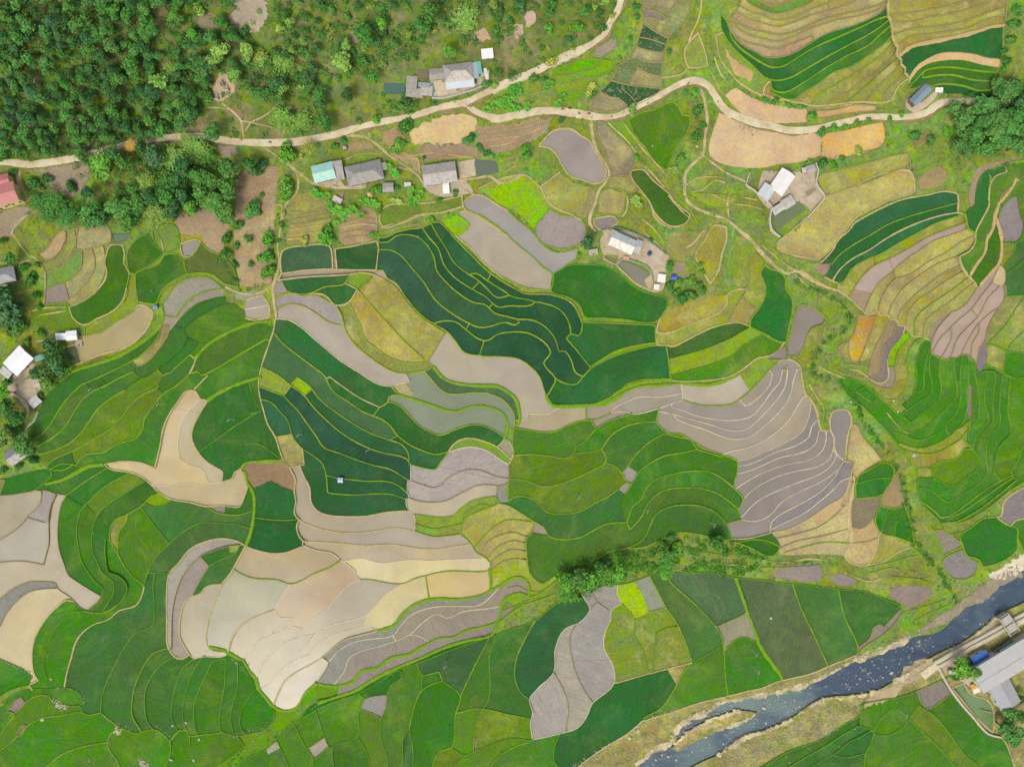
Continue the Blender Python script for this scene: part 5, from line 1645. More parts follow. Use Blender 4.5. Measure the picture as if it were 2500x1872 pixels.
def GP(u, v, dz=0.0):
    p = P3(u, v); z, s = hit(p.x, p.y); return Vector((p.x, p.y, (z if z is not None else p.z) + dz))
# ---------------------------------------------------------------- bunds and roads: ribbons with a real cross-section
def ribbon(name, pts, wid, mat, lift=.18, drop=.7, closed=False, top=.6, jit=.18, seed=0, smoothz=0, zw=None):
    rr = random.Random(seed); n = len(pts)
    if n < 2: return None
    P = [P3(u, v) for u, v in pts]; vs, fs = [], []; zs = []; fr = []; wk = 0
    for i in range(n):
        a = P[(i-1) % n] if (closed or i > 0) else P[i]; b = P[(i+1) % n] if (closed or i < n-1) else P[i]
        t = Vector((b.x-a.x, b.y-a.y)); t = t.normalized() if t.length > 1e-6 else Vector((1, 0)); nrm = Vector((-t.y, t.x))
        wk = max(-1.6, min(1.6, wk*.8 + rr.gauss(0, .75))) if jit > .06 else 0; w_ = wid * KP * .5 * (1 + rr.uniform(-jit, jit)*.6 + wk*jit); z = -99
        for k in (-1.3, -.5, 0, .5, 1.3):
            ws = zw*KP*.5 if zw else w_; h = hit(P[i].x + nrm.x*ws*k, P[i].y + nrm.y*ws*k)[0]
            if h is not None: z = max(z, h)
        if z < -90: z = P[i].z
        zs.append(z); fr.append((nrm, w_))
    for _ in range(smoothz): zs = [(zs[max(0, i-1)] + zs[i]*2 + zs[min(n-1, i+1)])/4 for i in range(n)]
    for i in range(n):
        nrm, w_ = fr[i]; z = zs[i]
        for k, dz in ((-1.12, -drop), (-1.0*(1 if top > .9 else .9), lift*.3), (-top, lift), (top, lift), (1.0*(1 if top > .9 else .9), lift*.3), (1.12, -drop)):
            vs.append((P[i].x + nrm.x*w_*k, P[i].y + nrm.y*w_*k, z + dz))
    for i in range(n if closed else n-1):
        j = (i+1) % n
        for k in range(5): fs.append((i*6+k+1, i*6+k, j*6+k, j*6+k+1))
    o = mesh_obj(name, vs, fs, mat)
    o['kind'] = 'structure'
    return o
for i, (k, c, P) in enumerate(out):
    if k in BM:
        if all(not (-20 < p[0] < 2520 and -20 < p[1] < 1892) for p in P): continue
        um, vm = P[len(P)//2]; k2 = 'y2' if k == 'y' and (um > 1290 or vm > 1120 or um < 620) else k
        ribbon(BNAME[k], P, BW[k], BM[k2], closed=c, seed=i, lift={'Y': .4, 'P': .35, 's': .15, 'w': .16, 'p': .26}.get(k, .34), top=.8 if k in 'wp' else .6)
def poly(t, xs):
    v = [float(q) for q in xs.split()]; return [T(t, v[i], v[i+1]) for i in range(0, len(v), 2)]
for k, c, P in LINES:
    if k == 'r':
        ribbon('road', P, 15.5, M['road'], lift=.2, drop=1.2, top=.95, jit=.11, smoothz=4, zw=13)
        ribbon('road_verge', P, 21, M['cut'], lift=-.18, drop=1.0, top=.95, jit=.3, smoothz=4, seed=3, zw=13)
for wd, t, xs in PATHS:
    ribbon('path', smooth(poly(t, xs), False), wd, M['path'], lift=.10, drop=.6, top=.8, jit=.2, smoothz=2, seed=int(wd*7))
for i, it in enumerate(LEDGES.split(';')):
    it = it.strip(); ribbon('terrace_ledge', smooth(poly(it[0], it[2:]), False, 6), rnd.uniform(2.0, 3.4), BM[rnd.choice('bbpyP')], seed=900 + i, lift=.3, jit=.45)
for i, (wd, t, xs) in enumerate(((11, 'O', '1080 1640 1250 1500 1385 1440 1415 1350 1500 1270 1700 1180 1780 1120 2000 1070 2139 1050 2339 1010 2589 930 2939 750 3239 640 3389 560'), (9, 'P', '-380 1560 -139 1410 0 1365 200 1285 500 1095 750 1065 950 1035 1150 925 1280 845 1380 790'), (6, 'P', '1480 740 1600 670 1700 620 1900 470 1980 400'), (7, 'P', '-740 1480 -630 1375 -439 1265 -189 1185'), (7, 'P', '-60 1215 -139 1265 -339 1335 -499 1415 -619 1475'))):
    o = ribbon('gravel_edge', [(a + rnd.gauss(0, 1.6), b_ + rnd.gauss(0, 1.6)) for a, b_ in smooth(poly(t, xs), False, 5)], wd, M['k'], lift=.1, drop=1.6, jit=.5, seed=70 + i, top=.7); o.color = alb('d8c8a0')

# ---------------------------------------------------------------- vegetation
def leaf_mat(name, amp=.25, hue=.03):
    b = NB(name, .8, .15); oi = b.info(); v = b.pos(obj=True); w_ = b.pos()
    f = b.rng(b.noise(1.3, v, 2, .6), .3, .7, 1 - amp, 1 + amp); f = b.math('MULTIPLY', f, b.rng(b.noise(.35, w_, 2, .6), .3, .7, .85, 1.15))
    b.b.inputs['Subsurface Weight'].default_value = 0
    return b.done(b.val(b.hsv(oi.outputs['Color'], b.rng(b.noise(.5, w_, 2), .3, .7, .5 - hue, .5 + hue)), f))
LEAF = leaf_mat('leaves'); PLUME = leaf_mat('bamboo_leaves', .3, .02)
b = NB('bark', .95, .1); v = b.pos(obj=True); BARK = b.done(b.mix(b.rng(b.noise(2.0, v, 3), .35, .65, 0, 1), alb('8a7a62'), alb('5a4c3c')))
npr = np.random.RandomState(11)
def quads(cen, nrm, size, asp=.62):
    """one leaf-cluster quad per row, facing nrm"""
    n = len(cen); t = npr.normal(size=(n, 3)); nrm = nrm / np.linalg.norm(nrm, axis=1)[:, None]
    a = np.cross(nrm, t); a /= np.linalg.norm(a, axis=1)[:, None]; b_ = np.cross(nrm, a)
    s = size[:, None]
    v = np.stack([cen - a*s - b_*s*asp*.4, cen - a*s*.1 - b_*s*asp, cen + a*s + b_*s*asp*.3, cen + a*s*.1 + b_*s*asp], 1).reshape(-1, 3)
    return v
def np_mesh(name, v, mat):
    n = len(v) // 4; me = bpy.data.meshes.new(name); me.vertices.add(len(v)); me.vertices.foreach_set('co', v.astype(np.float32).ravel())
    me.loops.add(n*4); me.loops.foreach_set('vertex_index', np.arange(n*4, dtype=np.int32)); me.polygons.add(n)
    me.polygons.foreach_set('loop_start', np.arange(n, dtype=np.int32)*4); me.update(calc_edges=True); me.materials.append(mat); return me
def crown_mesh(name, r, h, nl, nleaf, flat=.8, size=(.35, .75)):
    lob = []
    for i in range(nl):
        a = npr.uniform(0, 6.28); q = math.sqrt(npr.uniform(0, 1))*.62*r; rr = npr.uniform(.32, .55)*r
        lob.append((q*math.cos(a), q*math.sin(a), h + npr.uniform(-.3, .35)*r - q*.35, rr))
    lob.append((0, 0, h + .2*r, .5*r)); cs, ns = [], []
    wts = np.array([l[3]**2 for l in lob]); wts /= wts.sum()
    for k in npr.choice(len(lob), nleaf, p=wts):
        x, y, z, rr = lob[k]; d_ = npr.normal(size=3); d_[2] = abs(d_[2])*1.1 - .25; d_ /= np.linalg.norm(d_)
        q = rr * npr.uniform(.72, 1.12); cs.append((x + d_[0]*q, y + d_[1]*q, z + d_[2]*q*flat)); ns.append(d_ + npr.normal(size=3)*.55)
    return np_mesh(name, quads(np.array(cs), np.array(ns), npr.uniform(size[0], size[1], nleaf)*r/3), LEAF)
def plume_mesh(name, r, h, n):
    cs, ns, sz = [], [], []
    for i in range(n):
        a = npr.uniform(0, 6.28); L = npr.uniform(.45, 1.1)*r; top = h*npr.uniform(.75, 1.05)
        for k in range(13):
            t = (k + 2)/14; q = L*t**1.6; z = top*(1 - (1 - min(1, t*1.25))**2) - max(0, t - .6)**2*h*1.1
            j = npr.normal(size=3)*.16*r*.5
            cs.append((q*math.cos(a) + j[0], q*math.sin(a) + j[1], z*.55 + h*.42 + j[2])); ns.append((npr.normal()*.5, npr.normal()*.5, 1)); sz.append(npr.uniform(.4, .8)*r/4*(1.2 - t*.6))
    return np_mesh(name, quads(np.array(cs), np.array(ns), np.array(sz), .35), PLUME)
def pine_mesh(name, r, h, n):
    cs, ns, sz = [], [], []
    for i in range(n):
        t = npr.uniform(0, 1)**.8; q = r*(1 - t)**.8*npr.uniform(.2, 1.05); a = npr.uniform(0, 6.28)
        a = round(a/.7 + t*3)*.7 - t*2 + npr.normal()*.18
        cs.append((q*math.cos(a), q*math.sin(a), h*(.45 + .55*t) - q*.25)); ns.append((npr.normal()*.6, npr.normal()*.6, 1)); sz.append(npr.uniform(.2, .5)*r/3)
    return np_mesh(name, quads(np.array(cs), np.array(ns), np.array(sz), .4), LEAF)
def banana_mesh(name, r):
    vs = []
    for st in range(3):
        ox, oy = (0, 0) if st == 0 else (npr.normal()*.5*r, npr.normal()*.5*r)
        for i in range(9):
            a = i*.7 + st + npr.uniform(-.2, .2); L = r*npr.uniform(.7, 1.05)*(1 if st == 0 else .75); dx, dy = math.cos(a), math.sin(a); w_ = L*.16; pr = None
            for k in range(6):
                t = k/5; q = L*t; z = 2.2 + 1.6*math.sin(min(1, t*1.1)*2.4) ; ww = w_*math.sin(max(.12, min(.97, t))*math.pi)**.6
                c = (ox + dx*q, oy + dy*q, z); e = ((c[0] - dy*ww, c[1] + dx*ww, c[2] - .12), (c[0] + dy*ww, c[1] - dx*ww, c[2] - .12))
                if pr: vs += [pr[0], pr[1], e[1], e[0]]
                pr = e
    return np_mesh(name, np.array(vs), LEAF)
def trunk_mesh(name, r, h, limbs=4, r0=.22, lean=.4):
    bm = bmesh.new()
    def tube(a, b_, ra, rb, n=6):
        d_ = (b_ - a).normalized(); x = d_.orthogonal().normalized(); y = d_.cross(x); ring = []
        for p, q in ((a, ra), (b_, rb)):
            ring.append([bm.verts.new(p + (x*math.cos(i*6.283/n) + y*math.sin(i*6.283/n))*q) for i in range(n)])
        for i in range(n): bm.faces.new((ring[0][i], ring[0][(i+1) % n], ring[1][(i+1) % n], ring[1][i]))
        bm.faces.new(ring[1])
    top = Vector((npr.normal()*lean*.3, npr.normal()*lean*.3, h*.8))
    tube(Vector((0, 0, -.6)), top*.55, r0*1.2, r0*.8); tube(top*.55, top, r0*.8, r0*.35)
    for i in range(limbs):
        a = i*6.28/limbs + npr.uniform(-.4, .4); s = top*npr.uniform(.5, .8)
        tube(s, s + Vector((math.cos(a)*r*.6, math.sin(a)*r*.6, h*.18)), r0*.45, r0*.12, 5)
    me = bpy.data.meshes.new(name); bm.to_mesh(me); bm.free(); me.materials.append(BARK); return me
def culm_mesh(name, h):
    bm = bmesh.new()
    for i in range(12):
        a = npr.uniform(0, 6.28); q = npr.uniform(.1, .8); m = Matrix.Translation((q*math.cos(a), q*math.sin(a), h*.35)) @ Matrix.Rotation(.12*q, 4, (-math.sin(a), math.cos(a), 0))
        bmesh.ops.create_cone(bm, segments=5, radius1=.07, radius2=.04, depth=h*.9, matrix=m)
    me = bpy.data.meshes.new(name); bm.to_mesh(me); bm.free(); me.materials.append(BARK); return me
PROT = {'t': [(crown_mesh('crown', 3, h_, nl, 620), trunk_mesh('trunk', 3, h_)) for h_, nl in ((7, 6), (8, 8), (6.5, 5), (9, 9), (7.5, 7))],
        'c': [(plume_mesh('crown', 4, 6.5, 80), culm_mesh('trunk', 6.5)) for _ in range(3)],
        'p': [(pine_mesh('crown', 3, 12, 900), trunk_mesh('trunk', 3, 12, 0, .2)) for _ in range(2)],
        'b': [(crown_mesh('crown', 3, 1.9, 6, 420, .7), trunk_mesh('trunk', 2.2, 1.6, 3, .1)) for _ in range(3)],
        'n': [(banana_mesh('leaves', 3.2), trunk_mesh('stem', 1, 2.8, 0, .16, .1)) for _ in range(2)]}
BR = {'t': 3, 'c': 4, 'p': 3, 'b': 3, 'n': 3.2}
NM = {'t': ('broadleaf_tree', 'tree'), 'c': ('bamboo_clump', 'bamboo'), 'p': ('pine_tree', 'tree'), 'b': ('bush', 'bush'), 'n': ('banana_plant', 'banana plant')}
COL = {'m': '4f8238', 'd': '456f3a', 'e': '4b7848', 'l': '7ca048', 'y': '9ba84a', 'g': '5f9a34', 'o': 'c8a452', 'q': '548440'}
NTREE = [0]
def tree(u, v, ty, r, ck, label, group):
    """r = crown radius in metres, (u, v) = where the crown is seen"""
    k = NTREE[0] % len(PROT[ty]); NTREE[0] += 1
    cm, tm = PROT[ty][k]; s = r / BR[ty]; hh = {'t': 7.5, 'c': 6, 'p': 9, 'b': 2, 'n': 3}[ty]*s*.68*min(1, 4.2/r)
    g0 = GP(u, v); p = P3(u, v, z=g0.z + hh); z = zat(p.x, p.y)
    root = bpy.data.objects.new(NM[ty][0], None); C.objects.link(root); root.empty_display_size = .5
    root.location = (p.x, p.y, z); root.rotation_euler = (0, 0, rnd.uniform(0, 6.28))
    zs = s*rnd.uniform(.62, .85)*(min(1, 4.2/r) if r > 0 else 1); root.scale = (s*rnd.uniform(.92, 1.08), s*rnd.uniform(.92, 1.08), zs)
    c = bpy.data.objects.new('leaves' if ty == 'n' else 'crown', cm); C.objects.link(c); c.parent = root
    base = alb(COL[ck], 1.5); f = rnd.uniform(.85, 1.15); c.color = (base[0]*f*rnd.uniform(.88, 1.14), base[1]*f, base[2]*f*rnd.uniform(.85, 1.1), 1)
    t_ = bpy.data.objects.new('stem' if ty == 'n' else ('culms' if ty == 'c' else 'trunk'), tm); C.objects.link(t_); t_.parent = root
    return tag(root, label, NM[ty][1], group)
# the dense forest on the hillside, top left, drawn by rejection so that crowns keep their distance
def road_v(u):   # the upper road's height in the picture
    pts = [(-75, 396), (30, 398), (110, 398), (200, 382), (290, 356), (390, 338), (450, 333), (540, 340), (640, 349), (760, 344), (900, 313), (1060, 270), (1150, 245), (1240, 210), (1330, 165), (1400, 140), (1480, 90), (1520, 0), (1540, -80)]
    for a, b_ in zip(pts, pts[1:]):
        if a[0] <= u <= b_[0]: return a[1] + (b_[1]-a[1])*(u-a[0])/(b_[0]-a[0])
    return -80
HOLES = [(395, 90, 24), (400, 55, 20), (600, 20, 45), (640, 20, 40), (500, 60, 26), (545, 205, 34), (560, 265, 60), (610, 310, 45), (480, 310, 20), (640, 80, 34), (690, 120, 16), (740, 60, 14),
         (1000, 200, 50), (950, 215, 40), (1100, 170, 90), (1190, 130, 45), (870, 260, 90), (1250, 120, 40), (1300, 60, 40), (1190, 90, 22), (860, 80, 16), (905, 140, 18), (1050, 140, 24), (860, 240, 60), (720, 260, 25), (780, 290, 50), (1400, 60, 60), (1350, 110, 50), (1180, 70, 25), (700, 230, 16), (690, 320, 30), (600, 250, 40), (640, 280, 40), (760, 180, 14), (1290, 20, 20), (340, 130, 10), (170, 90, 10), (250, 250, 12), (120, 270, 12)]
pts = []
def dens(u, v):
    if v > road_v(u) - 14: return 0
    for a, b_, q in HOLES:
        if (u-a)**2 + (v-b_)**2 < q*q: return 0
    if u < 380: return 1.0
    if u < 500: return .75
    if u < 720: return .55
    if u < 1200: return .5 if v < 170 else .3
    return .3 if v < 60 else .15
tries = 0
while len(pts) < 292 and tries < 60000:
    tries += 1; u, v = rnd.uniform(-25, 1500), rnd.uniform(-20, 400); dn = dens(u, v)
    if rnd.random() > dn: continue
    r = rnd.uniform(2.4, 4.0) if u < 640 else rnd.uniform(1.5, 3.0)
    if any((u-a)**2 + (v-b_)**2 < ((r + q)*5*(.68 if u < 500 else .8))**2 for a, b_, q, *_ in pts): continue
    pts.append((u, v, r))
for u, v, r in pts:
    if u < 470:
        if rnd.random() < .16 and v < 330: tree(u, v, 'p', r*1.15, rnd.choice('de'), 'dark feathery pine standing among round crowns in the dense forest above the road', 'pines in the dense forest')
        else: tree(u, v, 't', r, rnd.choice('mmmdqdq'), 'leafy tree with rounded crown in the dense dark forest above the road', 'trees of the dense forest')
    elif u < 900: tree(u, v, rnd.choice('ttb'), r, rnd.choice('mmqdl'), 'green tree or shrub in the thinner woodland on the slope left of the roadside houses', 'trees of the thin woodland')
    else: tree(u, v, rnd.choice('tbb'), r*.9, rnd.choice('mqdl'), 'small green tree on the hillside behind the large grey farmhouse', 'trees behind the farmhouse')
PLACE = {
 'thick leafy tree in the wooded belt just below the road at the left|trees of the wooded belt': """A 1450 1340 c 120 l;A 1640 1250 c 125 l;A 1730 1290 c 100 m;A 1560 1180 c 70 l;A 860 1400 t 105 g;A 950 1280 t 70 d;A 1040 1380 t 65 m;A 670 1290 t 50 m;A 1230 1540 c 95 l;A 1660 1480 t 70 m;A 1770 1520 t 95 m;A 1930 1440 t 85 q;A 1910 1585 t 90 m;A 2100 1400 t 70 m;A 1380 1550 c 95 m;A 1100 1590 t 60 m;A 1300 1340 t 90 e;A 1200 1250 t 60 d;E 330 130 c 85 m;E 450 120 c 115 m;E 560 230 c 105 m;E 400 230 c 85 m;E 750 210 t 95 m;E 960 150 t 115 m;E 820 270 t 75 q;E 1160 130 t 95 m;E 1300 210 c 125 l;E 1080 270 t 75 m;E 1400 80 t 105 m;E 1600 170 t 62 g;E 1800 100 t 115 m;E 1900 190 t 90 m;E 1700 40 t 90 m;E 1250 60 t 85 d;E 1450 180 t 75 d;E 1540 60 t 70 e;A 1560 1400 t 80 d;A 1480 1500 t 70 d;A 740 1620 t 60 d""",
 'round green bush beside the striped brown field and its path|bushes by the brown field': """E 2120 170 b 85 m;E 2090 430 b 42 m;E 2000 310 b 50 m;E 1910 420 b 52 m;E 1900 570 b 58 m;E 1990 480 b 36 m;F 120 430 b 66 g;F 100 590 b 72 g;F 110 700 b 70 g;B 280 1570 b 85 g;B 270 1300 b 92 g;F 20 200 b 42 m;F 60 60 b 30 m;E 2110 640 b 30 m;E 1980 640 b 38 m;E 1985 780 b 35 m""",
 'green tree at the left edge between the village houses|trees of the left village': """E 90 590 t 60 m;E 30 950 t 110 e;E 60 1060 t 105 e;E 30 860 t 60 d;E 260 760 b 60 m;E 300 900 b 45 m;E 150 1180 b 90 m;E 400 1330 t 70 d;E 500 1350 b 55 m;E 480 1500 t 85 d;E 400 1560 t 80 d;E 420 1630 t 62 l;E 300 1560 b 55 d;E 560 1430 b 55 m;E 340 1220 b 50 g;E 230 1290 b 40 m;I 60 130 t 60 g;I 410 50 t 68 l;I 110 330 t 92 m;I 40 500 t 72 l;I 150 420 b 52 m;I 190 590 t 92 m;I 235 640 b 60 m;I 150 745 b 46 m;I 30 790 b 40 m;I 60 40 b 46 m;I 340 150 b 36 m;I 50 240 t 60 m;I 295 700 b 45 d;E 150 990 b 50 d;E 560 1530 b 50 g;E 380 1450 b 40 d;A 280 1540 b 70 m;A 390 1500 b 52 d;A 600 1570 b 55 d;A 110 1450 b 40 m;E 200 660 b 40 m;E 320 640 b 34 m;E 20 440 b 40 m;E 330 1000 b 30 m""",
 'leafy tree on the slope above the road, left of the fork|roadside trees above the road': """B 1780 150 c 115 l;B 240 520 c 110 l;B 60 520 c 95 m;B 250 1000 c 115 l;B 400 1030 c 120 l;B 600 1010 t 80 m;B 540 800 t 58 m;B 1280 1060 b 78 m;B 740 520 t 100 l;B 620 270 c 60 y;B 1000 640 t 70 m;B 1640 420 t 55 g;B 1530 255 b 34 y;B 1800 1180 b 48 q;B 1030 1000 b 46 g;B 40 790 t 80 m;B 170 700 t 60 d;B 430 640 t 60 d;B 790 780 t 60 d;B 560 880 t 58 d;B 450 770 b 40 m;B 930 280 t 80 m;B 1070 190 t 55 g;B 1400 200 t 70 m;B 1480 110 t 80 m;B 1290 860 b 60 d;A 1500 860 c 70 l;A 1440 600 c 80 l;A 1530 1000 c 70 l;A 1840 420 t 75 l;A 2070 400 t 75 l;A 1350 690 t 80 l;A 2180 480 c 70 y;A 1600 270 t 65 g;A 1450 130 t 45 g;A 1950 300 t 60 m;A 1700 560 t 100 d""",
 'small green tree between the upper road and the terraces|small trees by the upper road': """C 370 520 b 55 y;C 350 240 b 48 g;C 580 220 b 58 g;C 520 330 b 42 d;C 700 790 b 45 m;C 1050 920 b 50 l;C 340 400 b 22 y;C 110 50 b 60 d;C 380 30 b 50 m;C 650 90 b 60 m;C 1580 790 b 50 g;C 1600 930 b 55 m;C 1590 1150 b 60 m;C 1640 1050 b 40 m;C 940 490 b 26 g;C 150 1250 b 50 g;C 160 1320 b 40 g;C 220 650 b 50 m;C 300 670 b 40 m;C 880 130 b 30 y;C 450 1010 b 32 m;C 1020 340 b 34 g;C 1080 60 b 36 m;C 1090 140 b 30 m;C 1360 430 b 32 m;C 1500 780 b 30 m;C 1460 1330 b 44 g;C 1080 1330 b 30 g""",
 'dense dark tree of the grove at the right edge|trees of the right grove': """D 1640 910 t 65 q;D 1700 1000 t 85 q;D 1900 900 t 95 q;D 1850 1030 t 95 m;D 1980 1000 t 90 q;D 1950 860 t 75 q;D 2050 760 t 90 q;D 2150 720 t 75 q;D 2000 690 t 60 m;D 2100 1080 t 100 q;D 2160 980 t 85 m;D 1950 1120 t 90 q;D 1800 1140 t 80 m;D 2050 1190 t 90 q;D 2150 1230 t 80 m;D 1750 1270 t 62 q;D 1650 1220 t 60 q;D 1900 1240 t 80 m;D 2180 860 t 70 d;D 2230 800 t 70 d;D 2230 1100 t 80 d;D 1990 780 t 60 d;D 1700 1120 t 60 m;D 2040 430 b 38 m;D 2050 520 b 46 m;D 2040 590 b 38 g;D 2130 200 b 55 m;D 2160 80 b 50 m;D 2110 330 b 48 m;D 1560 1100 b 45 g;D 1430 1180 b 50 m;D 1300 1140 b 55 m""",
 'low bush near the orange earth plots|bushes by the orange plots': """D 420 980 b 44 g;D 600 1090 b 50 g;D 700 1065 b 38 g;D 820 1270 b 42 y;D 500 1110 b 46 m;D 520 1370 b 56 m;D 600 1385 b 48 g;D 120 850 b 34 m;D 230 880 b 34 g;D 330 900 b 32 g;D 30 835 b 30 m;D 900 1010 b 34 g;D 800 1030 b 30 g;D 400 1370 b 30 g;D 680 1330 b 30 m;D 1080 1000 b 30 g;D 1180 960 b 30 g""",
 'thick green tree on the green strip between the upper and lower rice fields|trees of the green strip': """K 1340 1520 c 90 m;K 1300 1430 b 60 g;K 1440 1440 b 60 g;K 1380 1350 b 48 m;K 1780 1420 t 88 m;K 1760 1380 b 60 m;K 820 1590 b 60 m;K 950 1560 c 75 g;K 1330 1610 c 90 g;O 500 120 t 100 g;O 470 200 c 80 g;O 560 220 b 60 g;O 640 130 t 60 g;O 720 80 t 80 g;O 830 40 c 90 g;O 940 20 t 76 g;O 1320 20 b 58 g;O 620 60 t 80 m;O 850 110 b 46 g;O 780 10 t 70 m;O 540 60 b 60 d;K 1830 1480 b 40 m;K 1650 1440 b 30 g""",
 'tree beside the long grey roof at the lower right|trees by the grey-roofed building': """P 1700 830 t 90 g;P 1790 870 t 75 l;P 1620 890 b 48 m;P 2110 1200 t 85 m;P 2180 1230 t 60 m;P 2180 1090 t 48 d;P 2050 1330 t 80 q;P 2130 1400 t 80 q;P 1740 770 b 50 m;P 1800 950 b 36 y""",
 'green bush around the courtyard of the pond-side farm|bushes of the pond-side farm': """G 675 455 t 60 e;G 1360 660 b 50 m;G 1360 820 b 55 m;G 1480 920 b 60 m;G 1640 860 b 40 q;G 1600 820 b 45 m;G 1560 900 b 50 q;G 1450 780 b 36 g;G 1640 700 b 28 g;G 1620 640 b 26 g;G 600 560 b 26 g;G 1540 780 b 50 g;G 1420 880 b 44 m;G 1200 430 b 24 m""",
 'green tree by the vegetable plots below the roadside houses|trees by the vegetable plots': """F 600 400 b 88 g;F 270 60 b 56 g;F 1000 390 b 38 g;F 430 440 b 44 y;F 1060 180 b 36 m;F 250 200 b 26 y;F 230 300 b 30 m;F 200 440 b 26 m;B 1900 1250 b 40 m;B 1830 1160 b 40 d;B 1960 1290 b 34 m;B 2000 1310 b 26 g;B 1220 1230 b 66 g;B 1100 1600 b 40 m;B 1030 1600 b 50 g;B 750 1180 b 34 m;B 680 1230 b 36 m;B 1200 1580 b 36 m;F 1500 260 b 32 g;F 1560 100 b 30 m;F 1340 120 b 34 m;F 1700 40 b 34 m;B 1430 1330 b 24 m;B 60 1390 b 60 d;B 20 1450 b 60 d;B 400 1300 b 34 y"""}
for lg, txt in PLACE.items():
    lb, gr = lg.split('|')
    for it in txt.split(';'):
        t, x, y, ty, r, ck = it.split(); u, v = T(t, float(x), float(y)); kd = {'c': 'bamboo', 'b': 'bush', 't': 'tree'}[ty]; w0 = lb.split(' '); l2 = ' '.join(kd if q in ('tree', 'bush') and i < 4 else q for i, q in enumerate(w0)); tree(u, v, ty, float(r)/S*KP, ck, l2, kd + ' ' + gr)
BAN = {'star-leaved banana plant in the triangle where the road forks': 'B 2040 880 65;B 2120 830 42;B 2180 910 50;B 2190 760 50;C 70 790 50;C 160 880 40;C 30 900 50;C 350 700 45;C 430 860 45',
       'banana plant in the gardens below the roadside houses': 'F 700 180 52;F 850 190 56;F 950 110 46;F 560 60 52;F 500 30 44;F 700 290 38;F 790 200 46;F 640 150 46;B 1320 1590 40;F 1380 80 44;F 1330 130 40;B 1180 1450 50;F 1000 120 40'}
for lb, txt in BAN.items():
    for it in txt.split(';'):
        t, x, y, r = it.split(); u, v = T(t, float(x), float(y)); tree(u, v, 'n', float(r)/S*KP, 'g', lb, 'bananas ' + ('at the fork' if 'fork' in lb else 'in the gardens'))
for t, x, y, r, ck, ty, lb in (('A', 1100, 1230, 58, 'o', 'c', 'dry golden bamboo clump leaning over the road at the left'), ('B', 460, 1240, 70, 'y', 'c', 'yellowing bamboo clump below the road above the teal roof'),
       ('A', 350, 1600, 30, 'o', 'b', 'small orange bush beside the pink-roofed school'), ('G', 1070, 90, 50, 'l', 'n', 'lone banana plant at the head of the narrow green paddy'), ('C', 700, 740, 44, 'y', 'n', 'yellowish banana plant at the end of the bright terraces'),
       ('C', 1410, 1430, 40, 'l', 'n', 'banana plant at the tip of the triangular green paddy'), ('F', 1210, 110, 36, 'y', 'n', 'yellowish banana plant above the green strip field')):
    u, v = T(t, x, y); tree(u, v, ty, r/S*KP, ck, lb, None)
# undergrowth and hedgerows: ground cover nobody could count
def tufts(name, items, colr, dens_=26, mat=LEAF, hmul=.6):
    cs, ns, sz = [], [], []
    for x, y, z, r in items:
        n = max(5, int(dens_*r*r*.55)); a = npr.uniform(0, 6.28, n); q = np.sqrt(npr.uniform(0, 1, n))*r; h = np.sqrt(np.maximum(0, 1 - (q/r)**2))*r*hmul*npr.uniform(.3, 1, n)
        cs.append(np.stack([x + q*np.cos(a), y + q*np.sin(a), z + h], 1)); ns.append(np.stack([np.cos(a)*q/r + npr.normal(size=n)*.5, np.sin(a)*q/r + npr.normal(size=n)*.5, np.full(n, .8)], 1)); sz.append(npr.uniform(.22, .5, n)*min(1.3, max(.7, r/1.5)))
    o = bpy.data.objects.new(name, np_mesh(name, quads(np.concatenate(cs), np.concatenate(ns), np.concatenate(sz)), mat)); C.objects.link(o)
    o.color = alb(colr, 1.2); o['kind'] = 'stuff'; return o
can = []
for i in range(1500):
    u, v = rnd.uniform(-40, 1400), rnd.uniform(-40, 400); dn = dens(u, v)
    if rnd.random() > dn**1.3: continue
    p = GP(u, v); can.append((p.x, p.y, p.z + rnd.uniform(1.5, 4.2), rnd.uniform(1.3, 2.7)))
tufts('forest_canopy', can[::2], '568436', 16, hmul=.9); tufts('forest_canopy', can[1::2], '42703c', 16, hmul=.9)
can = []
for t, xs, n, j in (('A', '760 1400 900 1350 1050 1450 1250 1350 1400 1450 1550 1350 1700 1450 1750 1300', 260, 22), ('E', '300 90 450 160 620 190 780 230 950 200 1150 220 1300 170 1450 150 1600 120 1750 90 1900 150', 330, 15), ('E', '1000 60 1200 30 1400 20 1600 40 1800 60', 150, 16), ('D', '1650 950 1800 1050 1950 950 2100 850 2150 1050 2000 1200 1850 1150', 260, 22), ('O', '450 180 560 140 680 80 800 40 900 20', 90, 9), ('E', '20 900 60 1050 100 1150', 60, 14), ('I', '80 300 120 420 200 560 230 680', 50, 10), ('E', '430 1330 460 1450 440 1560 400 1620', 50, 10)):
    P = smooth(poly(t, xs), False, 3)
    for i in range(n):
        u, v = rnd.choice(P); p = GP(u + rnd.gauss(0, j), v + rnd.gauss(0, j)); can.append((p.x, p.y, p.z + rnd.uniform(.6, 3.0), rnd.uniform(1.0, 2.2)))
tufts('tree_canopy', can[::2], '4a7a38', 16, hmul=.9); tufts('tree_canopy', can[1::2], '61903e', 16, hmul=.9)
its = {'a': [], 'b': []}
for i in range(4600):
    u, v = rnd.uniform(-40, 1540), rnd.uniform(-40, 405)
    if v > road_v(u) - 8: continue
    if any((u-a)**2 + (v-b_)**2 < q*q*.7 for a, b_, q in HOLES) and rnd.random() < .8: continue
    p = GP(u, v, -.2); its[rnd.choice('ab')].append((p.x, p.y, p.z, rnd.uniform(.6, 1.9)))
tufts('undergrowth', its['a'], '548238'); tufts('undergrowth', its['b'], '709a3c')
